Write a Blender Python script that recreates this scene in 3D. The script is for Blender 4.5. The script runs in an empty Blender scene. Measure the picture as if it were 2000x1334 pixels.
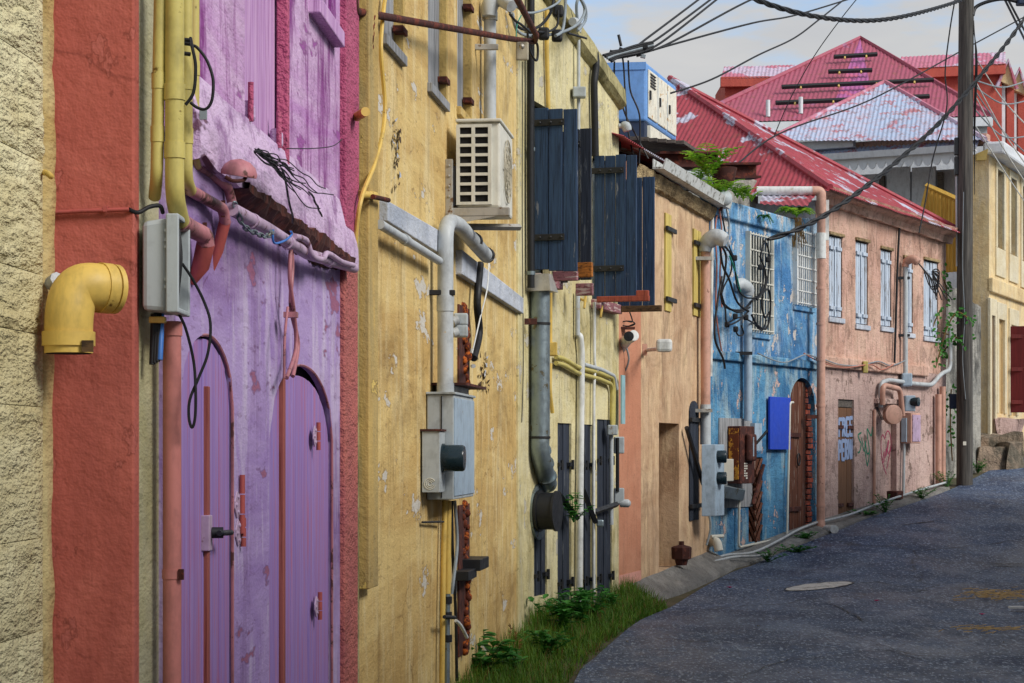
import bpy, bmesh, math, random
from mathutils import Vector, Matrix, noise
random.seed(7)
R = math.radians
# ------------------------------------------------------------------ camera
scene = bpy.context.scene
EYE = 1.6            # eye height in metres
FPX = 4000.0         # focal length measured on the 2000 px wide photograph
HX, HY = 1000.0, 880.0   # vanishing column of the view axis, horizon row
S = 1.15
cam_data = bpy.data.cameras.new('camera')
cam = bpy.data.objects.new('camera', cam_data)
scene.collection.objects.link(cam)
cam.location = (0, 0, EYE)
cam.rotation_euler = (R(90), 0, 0)
cam_data.sensor_width = 36
cam_data.lens = 72
cam_data.shift_y = (HY - 667) / 2000
cam_data.clip_start = 0.1
cam_data.clip_end = 3000
scene.camera = cam
# ------------------------------------------------------------------ sky, sun, exposure
SUN_DIR = Vector((0.70, -0.46, 0.62)).normalized()     # towards the sun
SUN_EL = math.asin(SUN_DIR.z)
SUN_AZ = math.atan2(SUN_DIR.x, SUN_DIR.y)
world = bpy.data.worlds.new('World'); scene.world = world; world.use_nodes = True
wn = world.node_tree; wn.nodes.clear()
def wnode(t, **kw):
    n = wn.nodes.new(t)
    for k, v in kw.items(): setattr(n, k, v)
    return n
w_out = wnode('ShaderNodeOutputWorld')
w_sky = wnode('ShaderNodeTexSky', sky_type='NISHITA')
w_sky.sun_disc = False; w_sky.sun_elevation = SUN_EL; w_sky.sun_rotation = SUN_AZ
w_sky.dust_density = 0.4; w_sky.ozone_density = 3.0
w_bg = wnode('ShaderNodeBackground'); w_bg.inputs['Strength'].default_value = 0.085
w_cl = wnode('ShaderNodeBackground'); w_cl.inputs['Strength'].default_value = 0.315
w_mix = wnode('ShaderNodeMixShader')
w_tc = wnode('ShaderNodeTexCoord')
w_map = wnode('ShaderNodeMapping'); w_map.inputs['Scale'].default_value = (7.0, 7.0, 26.0); w_map.inputs['Location'].default_value = (3.1, 0.4, 1.2)
w_map.inputs['Rotation'].default_value = (0, R(14), 0)
w_no = wnode('ShaderNodeTexNoise'); w_no.inputs['Scale'].default_value = 1.0; w_no.inputs['Detail'].default_value = 8; w_no.inputs['Roughness'].default_value = 0.58
w_ra = wnode('ShaderNodeMapRange'); w_ra.inputs['From Min'].default_value = 0.36; w_ra.inputs['From Max'].default_value = 0.52
w_n2 = wnode('ShaderNodeTexNoise'); w_n2.inputs['Scale'].default_value = 2.3; w_n2.inputs['Detail'].default_value = 6
w_cr = wnode('ShaderNodeMix', data_type='RGBA')
w_cr.inputs[6].default_value = (0.78, 0.81, 0.86, 1); w_cr.inputs[7].default_value = (1.0, 0.99, 0.97, 1)
L = wn.links.new
L(w_tc.outputs['Generated'], w_map.inputs['Vector']); L(w_map.outputs[0], w_no.inputs['Vector']); L(w_map.outputs[0], w_n2.inputs['Vector'])
L(w_no.outputs['Fac'], w_ra.inputs['Value']); L(w_n2.outputs['Fac'], w_cr.inputs[0]); L(w_cr.outputs[2], w_cl.inputs['Color'])
L(w_sky.outputs[0], w_bg.inputs['Color']); L(w_ra.outputs[0], w_mix.inputs[0]); L(w_bg.outputs[0], w_mix.inputs[1]); L(w_cl.outputs[0], w_mix.inputs[2])
L(w_mix.outputs[0], w_out.inputs['Surface'])
sun_data = bpy.data.lights.new('sun', 'SUN'); sun_data.energy = 1.4; sun_data.angle = R(22); sun_data.color = (1.0, 0.96, 0.91)
sun = bpy.data.objects.new('sun', sun_data); scene.collection.objects.link(sun)
sun.rotation_euler = (-SUN_DIR).to_track_quat('-Z', 'Y').to_euler()
sun.location = (20, -10, 30)
scene.view_settings.view_transform = 'Standard'; scene.view_settings.look = 'None'
scene.view_settings.exposure = 1.1; scene.view_settings.gamma = 1.0
scene.view_settings.use_curve_mapping = False
scene.cycles.max_bounces = 4; scene.cycles.diffuse_bounces = 3; scene.cycles.glossy_bounces = 2
# ------------------------------------------------------------------ helpers
COL = scene.collection
ORIG = {}
def c(r, g, b):
    f = lambda v: ((v/255)/12.92 if v/255 <= 0.04045 else ((v/255+0.055)/1.055)**2.4)
    return (f(r), f(g), f(b), 1)
def P(x, y, Y):                      # photograph pixel at a distance of Y metres
    return Vector(((x-HX)/FPX*Y, Y, EYE+(HY-y)/FPX*Y))
def thing(name, label, cat, loc, group=None):
    o = bpy.data.objects.new(name, None); COL.objects.link(o)
    o.empty_display_size = 0.2
    o.location = loc; ORIG[o] = Vector(loc)
    o['label'] = label; o['category'] = cat
    if group: o['group'] = group
    return o
def tag(o, label=None, cat=None, group=None, kind=None):
    if label: o['label'] = label
    if cat: o['category'] = cat
    if group: o['group'] = group
    if kind: o['kind'] = kind
    return o
def fillet(pts, rad, n=6):
    pts = [Vector(p) for p in pts]; out = [pts[0]]
    for i in range(1, len(pts)-1):
        a, b, d = pts[i-1], pts[i], pts[i+1]
        r = min(rad, (a-b).length*0.45, (d-b).length*0.45)
        s, e = b+(a-b).normalized()*r, b+(d-b).normalized()*r
        for k in range(n+1):
            t = k/n; out.append(s*(1-t)**2+b*2*t*(1-t)+e*t*t)
    out.append(pts[-1]); return out
def smooth(pts, n=6):
    pts = [Vector(p) for p in pts]; out = []
    for i in range(len(pts)-1):
        p0 = pts[max(i-1, 0)]; p1 = pts[i]; p2 = pts[i+1]; p3 = pts[min(i+2, len(pts)-1)]
        for k in range(n):
            t = k/n
            out.append(0.5*((2*p1)+(p2-p0)*t+(2*p0-5*p1+4*p2-p3)*t*t+(3*p1-p0-3*p2+p3)*t**3))
    out.append(pts[-1]); return out
class MB:
    def __init__(s): s.v = []; s.f = []
    def add(s, vs, fs):
        k = len(s.v); s.v += [Vector(v) for v in vs]; s.f += [tuple(i+k for i in f) for f in fs]; return s
    def hexa(s, p):                  # 8 corners: bottom ring 0-3, top ring 4-7
        return s.add(p, [(3, 2, 1, 0), (4, 5, 6, 7), (0, 1, 5, 4), (1, 2, 6, 5), (2, 3, 7, 6), (3, 0, 4, 7)])
    def box(s, ctr, sx, sy, sz, rot=None):
        ctr = Vector(ctr); q = []
        for z in (-1, 1):
            for x, y in ((-1, -1), (1, -1), (1, 1), (-1, 1)):
                v = Vector((x*sx/2, y*sy/2, z*sz/2))
                if rot is not None: v = rot @ v
                q.append(ctr+v)
        return s.hexa(q)
    def tube(s, pts, r, seg=10, caps=True):
        pts = [Vector(p) for p in pts]; n = len(pts)
        rs = r if isinstance(r, (list, tuple)) else [r]*n
        d0 = (pts[1]-pts[0]).normalized()
        up = Vector((0, 0, 1)) if abs(d0.z) < 0.9 else Vector((1, 0, 0))
        a = d0.cross(up).normalized(); k = len(s.v)
        for i in range(n):
            d = (pts[min(i+1, n-1)]-pts[max(i-1, 0)])
            d = d.normalized() if d.length > 1e-9 else d0
            a = (a-d*a.dot(d)); a = a.normalized() if a.length > 1e-6 else d.orthogonal().normalized()
            b = d.cross(a)
            for j in range(seg):
                t = 2*math.pi*j/seg
                s.v.append(pts[i]+(a*math.cos(t)+b*math.sin(t))*rs[i])
        for i in range(n-1):
            for j in range(seg):
                j2 = (j+1) % seg
                s.f.append((k+i*seg+j, k+i*seg+j2, k+(i+1)*seg+j2, k+(i+1)*seg+j))
        if caps:
            s.f.append(tuple(k+j for j in range(seg))[::-1]); s.f.append(tuple(k+(n-1)*seg+j for j in range(seg)))
        return s
    def lathe(s, o, axis, prof, seg=20):     # prof: list of (distance along axis, radius)
        o = Vector(o); d = Vector(axis).normalized()
        return s.tube([o+d*(h+1e-5*i) for i, (h, r) in enumerate(prof)], [max(r, 1e-4) for h, r in prof], seg)
    def prism(s, pts, ext):                  # polygon extruded by vector
        n = len(pts); ext = Vector(ext); pts = [Vector(p) for p in pts]
        return s.add(pts+[p+ext for p in pts], [tuple(range(n))[::-1], tuple(range(n, 2*n))]+[(i, (i+1) % n, n+(i+1) % n, n+i) for i in range(n)])
    def build(s, name, mat, parent=None, sm=False, bevel=0, weld=False):
        me = bpy.data.meshes.new(name)
        lo = Vector((min(v.x for v in s.v), min(v.y for v in s.v), min(v.z for v in s.v)))
        hi = Vector((max(v.x for v in s.v), max(v.y for v in s.v), max(v.z for v in s.v)))
        o = Vector(((lo.x+hi.x)/2, (lo.y+hi.y)/2, lo.z))
        me.from_pydata([v-o for v in s.v], [], s.f)
        bm = bmesh.new(); bm.from_mesh(me)
        if weld: bmesh.ops.remove_doubles(bm, verts=bm.verts, dist=1e-4)
        bmesh.ops.recalc_face_normals(bm, faces=bm.faces)
        bm.to_mesh(me); bm.free()
        if sm:
            me.polygons.foreach_set('use_smooth', [True]*len(me.polygons))
        me.materials.append(MAT[mat])
        ob = bpy.data.objects.new(name, me); COL.objects.link(ob)
        if sm:
            try:
                me.set_sharp_from_angle(angle=R(50))
            except Exception: pass
        if parent is not None:
            ob.parent = parent; ob.location = o-ORIG[parent]
        else: ob.location = o
        ORIG[ob] = o
        if bevel:
            b = ob.modifiers.new('bevel', 'BEVEL'); b.width = bevel; b.segments = 2; b.limit_method = 'ANGLE'
        return ob
def one(name, mb, mat, label, cat, group=None, sm=False, bevel=0):
    return tag(mb.build(name, mat, None, sm, bevel), label, cat, group)
class Wall:
    def __init__(s, ax, ay, bx, by):
        s.A = Vector((ax, ay, 0))*S; s.B = Vector((bx, by, 0))*S
        s.len = (s.B-s.A).length; s.d = (s.B-s.A).normalized(); s.n = Vector((s.d.y, -s.d.x, 0))
    def pt(s, u, z, o=0): return s.A+s.d*u+s.n*o+Vector((0, 0, z))
    def hit(s, x, y, o=0):
        r = Vector(((x-HX)/FPX, 1, (HY-y)/FPX)); a = s.A+s.n*o
        t = a.dot(s.n)/r.dot(s.n); p = r*t
        return (p-s.A).dot(s.d), EYE+p.z
    def u(s, x, o=0): return s.hit(x, 880, o)[0]
    def px(s, x, y, o=0):
        u, z = s.hit(x, y, o); return s.pt(u, z, o)
    def off(s, u, x):                # offset from the wall at u that shows at column x
        q = s.A+s.d*u; k = (x-HX)/FPX
        return (k*q.y-q.x)/(s.n.x-k*s.n.y)
    def z(s, u, y, o=0):             # height at (u,o) that shows at row y
        return EYE+(HY-y)/FPX*(s.A+s.d*u+s.n*o).y
    def box(s, mb, u0, u1, z0, z1, o0, o1):
        return mb.hexa([s.pt(u0, z0, o0), s.pt(u1, z0, o0), s.pt(u1, z0, o1), s.pt(u0, z0, o1), s.pt(u0, z1, o0), s.pt(u1, z1, o0), s.pt(u1, z1, o1), s.pt(u0, z1, o1)])
    def ebox(s, xe0, xe1, xf1, y0, y1, base=0):
        """box standing off the wall: its near end shows from xe0 to xe1, its street face from xe1 to xf1"""
        u0 = s.u(xe0, base); o = s.off(u0, xe1); u1 = s.u(xf1, o)
        return u0, u1, s.z(u0, y1, o), s.z(u0, y0, o), base, o
    def tube(s, pts, r, fil=0, sm=0, seg=10, mb=None):
        q = [s.px(*p) for p in pts]
        if fil: q = fillet(q, fil)
        if sm: q = smooth(q, sm)
        return (mb or MB()).tube(q, r, seg)
def facade(name, W, u0, u1, zb, zt, ops, mat, parent, depth=0.2, thick=0.4):
    """wall sheet with real openings; ops: (u0,u1,z0,z1,rise)"""
    mb = MB(); zf = zt if callable(zt) else (lambda u: zt)
    bs = {u0, u1}
    for a, b, z0, z1, rise in ops:
        k = 14 if rise else 1
        for i in range(k+1): bs.add(a+(b-a)*i/k)
    n = max(1, int((u1-u0)/0.6))
    for i in range(n): bs.add(u0+(u1-u0)*i/n)
    bs = sorted(x for x in bs if u0-1e-6 <= x <= u1+1e-6)
    def top(op, u):
        a, b, z0, z1, rise = op
        if not rise: return z1
        t = min(1, abs((u-(a+b)/2)/((b-a)/2))); return z1-rise*(1-math.sqrt(max(0, 1-t*t)))
    for a, b in zip(bs, bs[1:]):
        if b-a < 1e-6: continue
        m = (a+b)/2
        act = sorted([op for op in ops if op[0]-1e-6 <= m <= op[1]+1e-6], key=lambda o: o[2])
        la, lb = zb, zb
        for op in act:
            if op[2] > min(la, lb)+1e-6: mb.add([W.pt(a, la), W.pt(b, lb), W.pt(b, op[2]), W.pt(a, op[2])], [(0, 1, 2, 3)])
            la, lb = top(op, a), top(op, b)
        mb.add([W.pt(a, la), W.pt(b, lb), W.pt(b, zf(b)), W.pt(a, zf(a))], [(0, 1, 2, 3)])
        mb.add([W.pt(a, zf(a)), W.pt(b, zf(b)), W.pt(b, zf(b), -thick), W.pt(a, zf(a), -thick)], [(0, 1, 2, 3)])
        for op in act:
            mb.add([W.pt(a, top(op, a)), W.pt(b, top(op, b)), W.pt(b, top(op, b), -depth), W.pt(a, top(op, a), -depth)], [(0, 1, 2, 3)])
            mb.add([W.pt(a, op[2]), W.pt(b, op[2]), W.pt(b, op[2], -depth), W.pt(a, op[2], -depth)], [(3, 2, 1, 0)])
    for op in ops:
        for uu in (op[0], op[1]):
            mb.add([W.pt(uu, op[2]), W.pt(uu, top(op, uu)), W.pt(uu, top(op, uu), -depth), W.pt(uu, op[2], -depth)], [(0, 1, 2, 3)])
    for uu in (u0, u1):
        mb.add([W.pt(uu, zb), W.pt(uu, zf(uu)), W.pt(uu, zf(uu), -thick), W.pt(uu, zb, -thick)], [(0, 1, 2, 3)])
    mb.add([W.pt(u0, zb, -thick), W.pt(u1, zb, -thick), W.pt(u1, zf(u1), -thick), W.pt(u0, zf(u0), -thick)], [(0, 1, 2, 3)])
    return mb.build(name, mat, parent, weld=True)
def planks(W, u0, u1, z0, z1, o, n, mat, parent, th=0.03, gap=0.006, arch=0, name='plank', jit=0.004, rnd=None):
    """upright boards filling an opening, each one an object"""
    rnd = rnd or random; w = (u1-u0)/n
    for i in range(n):
        a = u0+w*i+gap/2; b = u0+w*(i+1)-gap/2; j = rnd.uniform(-jit, jit)
        mb = MB()
        def tp(u):
            if not arch: return z1
            t = min(1, abs((u-(u0+u1)/2)/((u1-u0)/2))); return z1-arch*(1-math.sqrt(max(0, 1-t*t)))
        k = 4 if arch else 1; us = [a+(b-a)*q/k for q in range(k+1)]
        poly = [W.pt(a, z0, o+j), W.pt(b, z0, o+j)]+[W.pt(u, tp(u), o+j) for u in reversed(us)]
        mb.prism(poly, W.n*-th)
        mb.build(name, mat, parent, bevel=0.003)
# street level: rises away from the camera
GN = [(-30, -1.42), (0, -1.42), (12, -1.42), (18.1, -1.36), (22.3, -1.22), (25.7, -.90), (30.4, -.47), (34.2, -.14), (40, .30), (60, 1.2), (120, 2.5), (900, 3.0)]
def gz(X, Y):
    p = (Y+.3*X)/S
    if p <= GN[0][0]: return EYE+GN[0][1]*S
    for (a, za), (b, zb) in zip(GN, GN[1:]):
        if p <= b:
            t = (p-a)/(b-a); return EYE+S*(za+(zb-za)*t)
    return EYE+S*GN[-1][1]
def gp(x, y, dz=0):                  # where the ray through a pixel meets the street
    lo, hi = 2.0, 80.0
    Y = lo
    while Y < hi:
        p = P(x, y, Y)
        if p.z <= gz(p.x, p.y): break
        Y += 0.05
    p = P(x, y, Y); p.z = gz(p.x, p.y)+dz; return p
# ------------------------------------------------------------------ materials
MAT = {}
class G:
    def __init__(s, name):
        m = bpy.data.materials.new(name); m.use_nodes = True; s.m = m; s.t = m.node_tree; s.t.nodes.clear(); MAT[name] = m
        s.out = s.t.nodes.new('ShaderNodeOutputMaterial'); s.b = s.t.nodes.new('ShaderNodeBsdfPrincipled')
        s.t.links.new(s.b.outputs[0], s.out.inputs['Surface'])
        s.pos = s.t.nodes.new('ShaderNodeNewGeometry').outputs['Position']
    def link(s, a, b): s.t.links.new(a, b)
    def noise(s, sc=(1, 1, 1), detail=6, rough=0.6, loc=(0, 0, 0), dist=0):
        mp = s.t.nodes.new('ShaderNodeMapping'); mp.inputs['Scale'].default_value = sc if isinstance(sc, tuple) else (sc,)*3
        mp.inputs['Location'].default_value = loc
        s.link(s.pos, mp.inputs['Vector'])
        n = s.t.nodes.new('ShaderNodeTexNoise'); n.inputs['Scale'].default_value = 1; n.inputs['Detail'].default_value = min(detail, 4.5)
        n.inputs['Roughness'].default_value = rough; n.inputs['Distortion'].default_value = dist
        s.link(mp.outputs[0], n.inputs['Vector']); return n.outputs['Fac']
    def ramp(s, v, a, b, lo=0.0, hi=1.0):
        n = s.t.nodes.new('ShaderNodeMapRange'); n.inputs['From Min'].default_value = a; n.inputs['From Max'].default_value = b
        n.inputs['To Min'].default_value = lo; n.inputs['To Max'].default_value = hi
        s.link(v, n.inputs['Value']); return n.outputs[0]
    def mix(s, f, a, b, mode='MIX'):
        n = s.t.nodes.new('ShaderNodeMix'); n.data_type = 'RGBA'; n.blend_type = mode
        for i, v in ((0, f), (6, a), (7, b)):
            if hasattr(v, 'links') or hasattr(v, 'is_linked'): s.link(v, n.inputs[i])
            else: n.inputs[i].default_value = v
        return n.outputs[2]
    def math(s, op, a, b):
        n = s.t.nodes.new('ShaderNodeMath'); n.operation = op
        for i, v in ((0, a), (1, b)):
            if hasattr(v, 'is_linked'): s.link(v, n.inputs[i])
            else: n.inputs[i].default_value = v
        return n.outputs[0]
    def rand(s): return s.t.nodes.new('ShaderNodeObjectInfo').outputs['Random']
    def bump(s, h, st=0.3, dist=0.01, prev=None):
        n = s.t.nodes.new('ShaderNodeBump'); n.inputs['Strength'].default_value = st; n.inputs['Distance'].default_value = dist
        s.link(h, n.inputs['Height'])
        if prev is not None: s.link(prev, n.inputs['Normal'])
        return n.outputs[0]
    def fin(s, col, rough=0.85, nrm=None, metal=0.0, spec=0.3):
        if hasattr(col, 'is_linked'): s.link(col, s.b.inputs['Base Color'])
        else: s.b.inputs['Base Color'].default_value = col
        if hasattr(rough, 'is_linked'): s.link(rough, s.b.inputs['Roughness'])
        else: s.b.inputs['Roughness'].default_value = rough
        s.b.inputs['Metallic'].default_value = metal
        s.b.inputs['Specular IOR Level'].default_value = spec
        if nrm is not None: s.link(nrm, s.b.inputs['Normal'])
        return s.m
def mute(q, k=0.10, v=0.92):
    if q is None: return None
    l = 0.3*q[0]+0.59*q[1]+0.11*q[2]; return tuple((x*(1-k)+l*k)*v for x in q[:3])+(1,)
def plaster(name, base, alt, streak=None, samt=0.6, sfreq=7, peel=None, pthr=0.64, grime=0.35, bump=0.35, bd=0.008, fine=55, seed=0, rough=0.88, gcol=c(45, 40, 32), crack=0.0, spots=0.35, ky=0.35):
    """weathered limewash: blotches, rain streaks, flaking paint, grime flecks and hairline cracks"""
    base, alt, streak, peel = [mute(q) for q in (base, alt, streak, peel)]
    g = G(name); lo = (seed*3.7, seed*1.9, seed*2.3)
    n1 = g.noise((1.9, 1.9*ky, 1.5), 6, 0.72, lo, 0.6); col = g.mix(g.ramp(n1, 0.42, 0.58), base, alt)
    if streak is not None:
        n2 = g.noise((sfreq, sfreq*ky, 1.1), 6, 0.72, lo, 0.3); col = g.mix(g.ramp(n2, 0.49, 0.62, 0, samt), col, streak)
    n6 = g.noise((3.4, 3.4*ky, 1.3), 6, 0.76, (lo[2], 5, lo[0]), 0.5); col = g.mix(g.ramp(n6, 0.52, 0.68, 0, grime), col, gcol)
    n5 = g.noise((22, 22*ky*1.4, 1.0), 5, 0.72, (lo[1], lo[0], 3)); col = g.mix(g.ramp(n5, 0.54, 0.70, 0, grime*0.95), col, gcol)
    n3 = g.noise((6, 6*ky, 3.2), 7, 0.72, (lo[1], 2, lo[2]))
    pt = pthr-0.07
    if peel is not None:
        col = g.mix(g.ramp(n3, pt-0.02, pt, 0, 0.55), col, gcol); col = g.mix(g.ramp(n3, pt, pt+0.012), col, peel)
    sp = g.noise((36, 36*ky, 26), 4, 0.75, lo)
    col = g.mix(g.ramp(sp, 0.60, 0.66, 0, spots), col, gcol)
    hgt = g.math('ADD', g.math('MULTIPLY', g.noise((fine, fine*.5, fine), 2, 0.65), 0.35), g.noise((8, 8*max(ky, .3), 8), 4, 0.7, lo))
    nb = g.bump(hgt, min(1, bump*1.6), bd*3)
    if crack:
        v = g.t.nodes.new('ShaderNodeTexVoronoi'); v.feature = 'DISTANCE_TO_EDGE'; v.inputs['Scale'].default_value = 1.6
        mp = g.t.nodes.new('ShaderNodeMix'); mp.data_type = 'VECTOR'; mp.inputs[0].default_value = 0.2
        nn = g.t.nodes.new('ShaderNodeTexNoise'); nn.inputs['Scale'].default_value = 4; nn.inputs['Detail'].default_value = 5; g.link(g.pos, nn.inputs['Vector'])
        g.link(g.pos, mp.inputs[4]); g.link(nn.outputs['Color'], mp.inputs[5]); g.link(mp.outputs[1], v.inputs['Vector'])
        k = g.math('MULTIPLY', g.ramp(v.outputs['Distance'], 0.0, 0.010, 1, 0), g.ramp(n1, 0.5, 0.56, 0, crack))
        col = g.mix(k, col, gcol)
    return g.fin(col, rough, nb, spec=0.25)
def wood(name, base, alt, dark, grain=(30, 30, 1.2), bump=0.5, rough=0.75, bare=None, bthr=0.66, vary=0.25):
    g = G(name)
    r = g.rand(); n1 = g.noise(grain, 8, 0.7); n2 = g.noise((grain[0]*4, grain[1]*4, grain[2]*2.5), 5, 0.6)
    col = g.mix(g.ramp(n1, 0.38, 0.62), base, alt)
    col = g.mix(g.ramp(n2, 0.50, 0.64, 0, 0.8), col, dark)
    if bare is not None: col = g.mix(g.ramp(g.noise((grain[0]*.7, grain[1]*.7, grain[2]*2), 7, 0.7, (2, 9, 4)), bthr-0.08, bthr-0.05), col, bare)
    col = g.mix(g.math('MULTIPLY', r, vary), col, dark)
    return g.fin(col, rough, g.bump(n2, bump, 0.003, g.bump(n1, bump, 0.004)), spec=0.3)
def paint(name, col, rough=0.45, metal=0.0, rust=None, rthr=0.66, var=0.25, dirt=c(50, 46, 40), bump=0.12, rscale=9):
    g = G(name)
    o = g.mix(g.ramp(g.noise(7, 6, 0.7), 0.48, 0.68, 0, var), col, dirt)
    o = g.mix(g.ramp(g.noise((16, 10, 5), 4, 0.7), 0.5, 0.68, 0, var), o, dirt)
    rr = g.ramp(g.noise(15, 4), 0.3, 0.7, rough-0.02, rough+0.25)
    if rust is not None:
        k = g.ramp(g.noise(rscale, 6, 0.72, (4, 1, 7)), rthr-0.06, rthr-0.02); o = g.mix(k, o, rust)
    return g.fin(o, rr, g.bump(g.noise(45, 4), bump, 0.004), metal, 0.4)
plaster('cream_stone', c(226, 218, 172), c(208, 196, 146), c(190, 172, 112), 0.5, 5, None, grime=0.22, bump=0.6, bd=0.015, fine=80, seed=1, gcol=c(140, 122, 66), spots=0.2, ky=0.15)
plaster('cream_render', c(206, 188, 128), c(188, 160, 92), c(170, 134, 60), 0.5, 8, None, grime=0.4, bump=0.5, seed=2, gcol=c(84, 66, 34), ky=0.15)
plaster('red_render', c(206, 108, 90), c(188, 92, 76), c(172, 84, 72), 0.45, 3, c(190, 98, 84), 0.70, grime=0.2, bump=0.2, bd=0.010, fine=45, seed=3, gcol=c(110, 52, 42), spots=0.2, crack=0.5)
plaster('olive_render', c(196, 190, 148), c(180, 176, 140), c(170, 160, 96), 0.5, 6, None, grime=0.25, seed=4, gcol=c(70, 70, 40), ky=0.15)
plaster('purple_upper', c(222, 184, 222), c(198, 140, 202), c(140, 52, 138), 0.95, 26, c(166, 90, 166), 0.67, grime=0.36, bump=0.25, bd=0.010, seed=5, gcol=c(104, 40, 98), ky=0.15)
plaster('purple_lower', c(184, 156, 210), c(158, 124, 192), c(216, 200, 226), 0.65, 28, c(164, 100, 132), 0.70, grime=0.42, bump=0.2, bd=0.008, seed=6, gcol=c(96, 54, 92), crack=0.7, ky=0.15)
plaster('purple_ledge', c(216, 186, 220), c(192, 156, 204), c(136, 82, 142), 0.7, 20, c(120, 84, 104), 0.70, grime=0.35, bump=0.3, bd=0.012, seed=7, gcol=c(74, 50, 68), ky=0.15)
plaster('magenta_trim', c(188, 84, 120), c(176, 76, 112), c(214, 110, 140), 0.4, 6, None, grime=0.1, bump=0.7, bd=0.012, seed=8, gcol=c(110, 40, 60))
plaster('salmon_trim', c(196, 108, 96), c(180, 98, 92), c(182, 92, 100), 0.4, 6, None, grime=0.1, bump=0.7, bd=0.012, seed=9, gcol=c(110, 48, 44))
plaster('yellow_wall', c(230, 198, 120), c(208, 170, 94), c(238, 220, 166), 0.5, 24, c(212, 206, 192), 0.69, grime=0.5, bump=0.28, seed=10, gcol=c(116, 86, 44), crack=0.6, ky=0.15)
plaster('yellow_pilaster', c(210, 176, 94), c(192, 160, 88), c(178, 158, 104), 0.6, 20, c(226, 194, 96), 0.68, grime=0.35, bump=0.25, seed=11, gcol=c(104, 88, 52), ky=0.15)
plaster('pale_yellow_wall', c(232, 220, 166), c(212, 196, 136), c(206, 198, 166), 0.5, 8, c(196, 190, 172), 0.70, grime=0.5, bump=0.3, seed=12, gcol=c(112, 100, 58), crack=0.5)
plaster('mossy_coping', c(196, 184, 128), c(160, 150, 100), c(84, 80, 46), 0.7, 8, None, grime=0.6, seed=13, gcol=c(50, 48, 28))
plaster('white_band', c(206, 212, 222), c(186, 194, 206), c(150, 160, 176), 0.5, 8, None, grime=0.3, seed=14, gcol=c(110, 104, 84), ky=0.15)
plaster('orange_wall', c(216, 148, 112), c(206, 136, 100), c(206, 130, 96), 0.3, 4, None, grime=0.18, bump=0.2, seed=15, gcol=c(96, 66, 50))
plaster('pink_patch', c(232, 164, 146), c(226, 156, 136), None, grime=0.1, seed=15, gcol=c(120, 80, 66))
plaster('tan_wall', c(216, 180, 140), c(198, 158, 118), c(240, 206, 156), 0.7, 6, None, grime=0.55, bump=0.25, seed=16, gcol=c(108, 82, 60))
plaster('old_stone', c(196, 170, 120), c(150, 126, 86), c(90, 74, 50), 0.6, 6, None, grime=0.6, bump=0.8, bd=0.02, seed=17, gcol=c(58, 46, 32))
plaster('blue_wall', c(116, 174, 212), c(64, 128, 184), c(196, 212, 220), 0.75, 8, c(204, 196, 188), 0.67, grime=0.55, bump=0.5, bd=0.012, seed=18, gcol=c(40, 66, 86), crack=0.5)
plaster('blue_lower', c(84, 154, 196), c(52, 114, 160), c(170, 196, 200), 0.7, 8, c(208, 178, 168), 0.69, grime=0.4, bump=0.5, bd=0.012, seed=19, gcol=c(36, 54, 66), crack=0.4)
plaster('pink_wall', c(216, 178, 154), c(204, 158, 136), c(236, 190, 170), 0.5, 5, c(186, 150, 132), 0.69, grime=0.68, bump=0.5, bd=0.012, seed=20, gcol=c(92, 70, 58), crack=0.6, spots=0.55)
plaster('pink_lower', c(208, 178, 166), c(192, 160, 150), c(200, 168, 158), 0.5, 5, c(140, 116, 104), 0.68, grime=0.68, bump=0.5, bd=0.012, seed=21, gcol=c(74, 60, 54), crack=0.6, spots=0.5)
plaster('sunlit_gold_wall', c(240, 214, 156), c(228, 196, 138), c(214, 200, 174), 0.5, 6, None, grime=0.3, seed=22, gcol=c(128, 104, 70))  # pale yellow paint; the low sun's warmth is put into its colour
plaster('white_wall', c(206, 208, 212), c(190, 194, 200), c(170, 176, 186), 0.5, 5, None, grime=0.25, seed=23, gcol=c(110, 108, 104))
plaster('red_house_wall', c(200, 90, 72), c(190, 82, 68), c(176, 80, 70), 0.5, 4, None, grime=0.1, seed=24)
plaster('concrete', c(150, 148, 142), c(126, 124, 120), c(100, 100, 98), 0.4, 4, None, grime=0.4, bump=0.6, bd=0.012, seed=25, gcol=c(52, 50, 46))
plaster('stained_concrete', c(176, 172, 160), c(146, 144, 136), c(70, 70, 66), 0.75, 4, None, grime=0.6, bump=0.6, bd=0.012, seed=26, gcol=c(44, 44, 42))
plaster('rubble', c(170, 146, 122), c(116, 108, 92), c(90, 84, 70), 0.5, 4, None, grime=0.6, bump=0.9, bd=0.02, seed=27, gcol=c(54, 50, 40))
plaster('sooty_tan', c(170, 146, 122), c(140, 118, 98), c(66, 54, 46), 0.8, 5, None, grime=0.6, seed=31, gcol=c(44, 38, 34))
plaster('gold_trim', c(232, 220, 186), c(222, 206, 166), c(200, 192, 170), 0.5, 5, None, grime=0.25, seed=32, gcol=c(128, 108, 76))
wood('purple_plank', c(162, 138, 198), c(142, 116, 184), c(184, 108, 132), (34, 20, 0.8), vary=0.12)
wood('purple_board', c(214, 176, 214), c(196, 152, 202), c(140, 76, 140), (26, 26, 1.0), vary=0.12)
wood('red_batten', c(166, 96, 86), c(150, 84, 78), c(110, 50, 42))
wood('navy_plank', c(54, 78, 108), c(42, 62, 90), c(22, 32, 50), (30, 30, 1.4), bare=c(120, 124, 132), bthr=0.73, vary=0.35)
wood('black_plank', c(58, 66, 80), c(44, 50, 62), c(24, 26, 32), (30, 30, 1.2), bare=c(104, 108, 112), bthr=0.7)
wood('weathered_plank', c(178, 180, 182), c(136, 138, 140), c(56, 54, 52), (36, 36, 1.0), vary=0.3)
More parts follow.
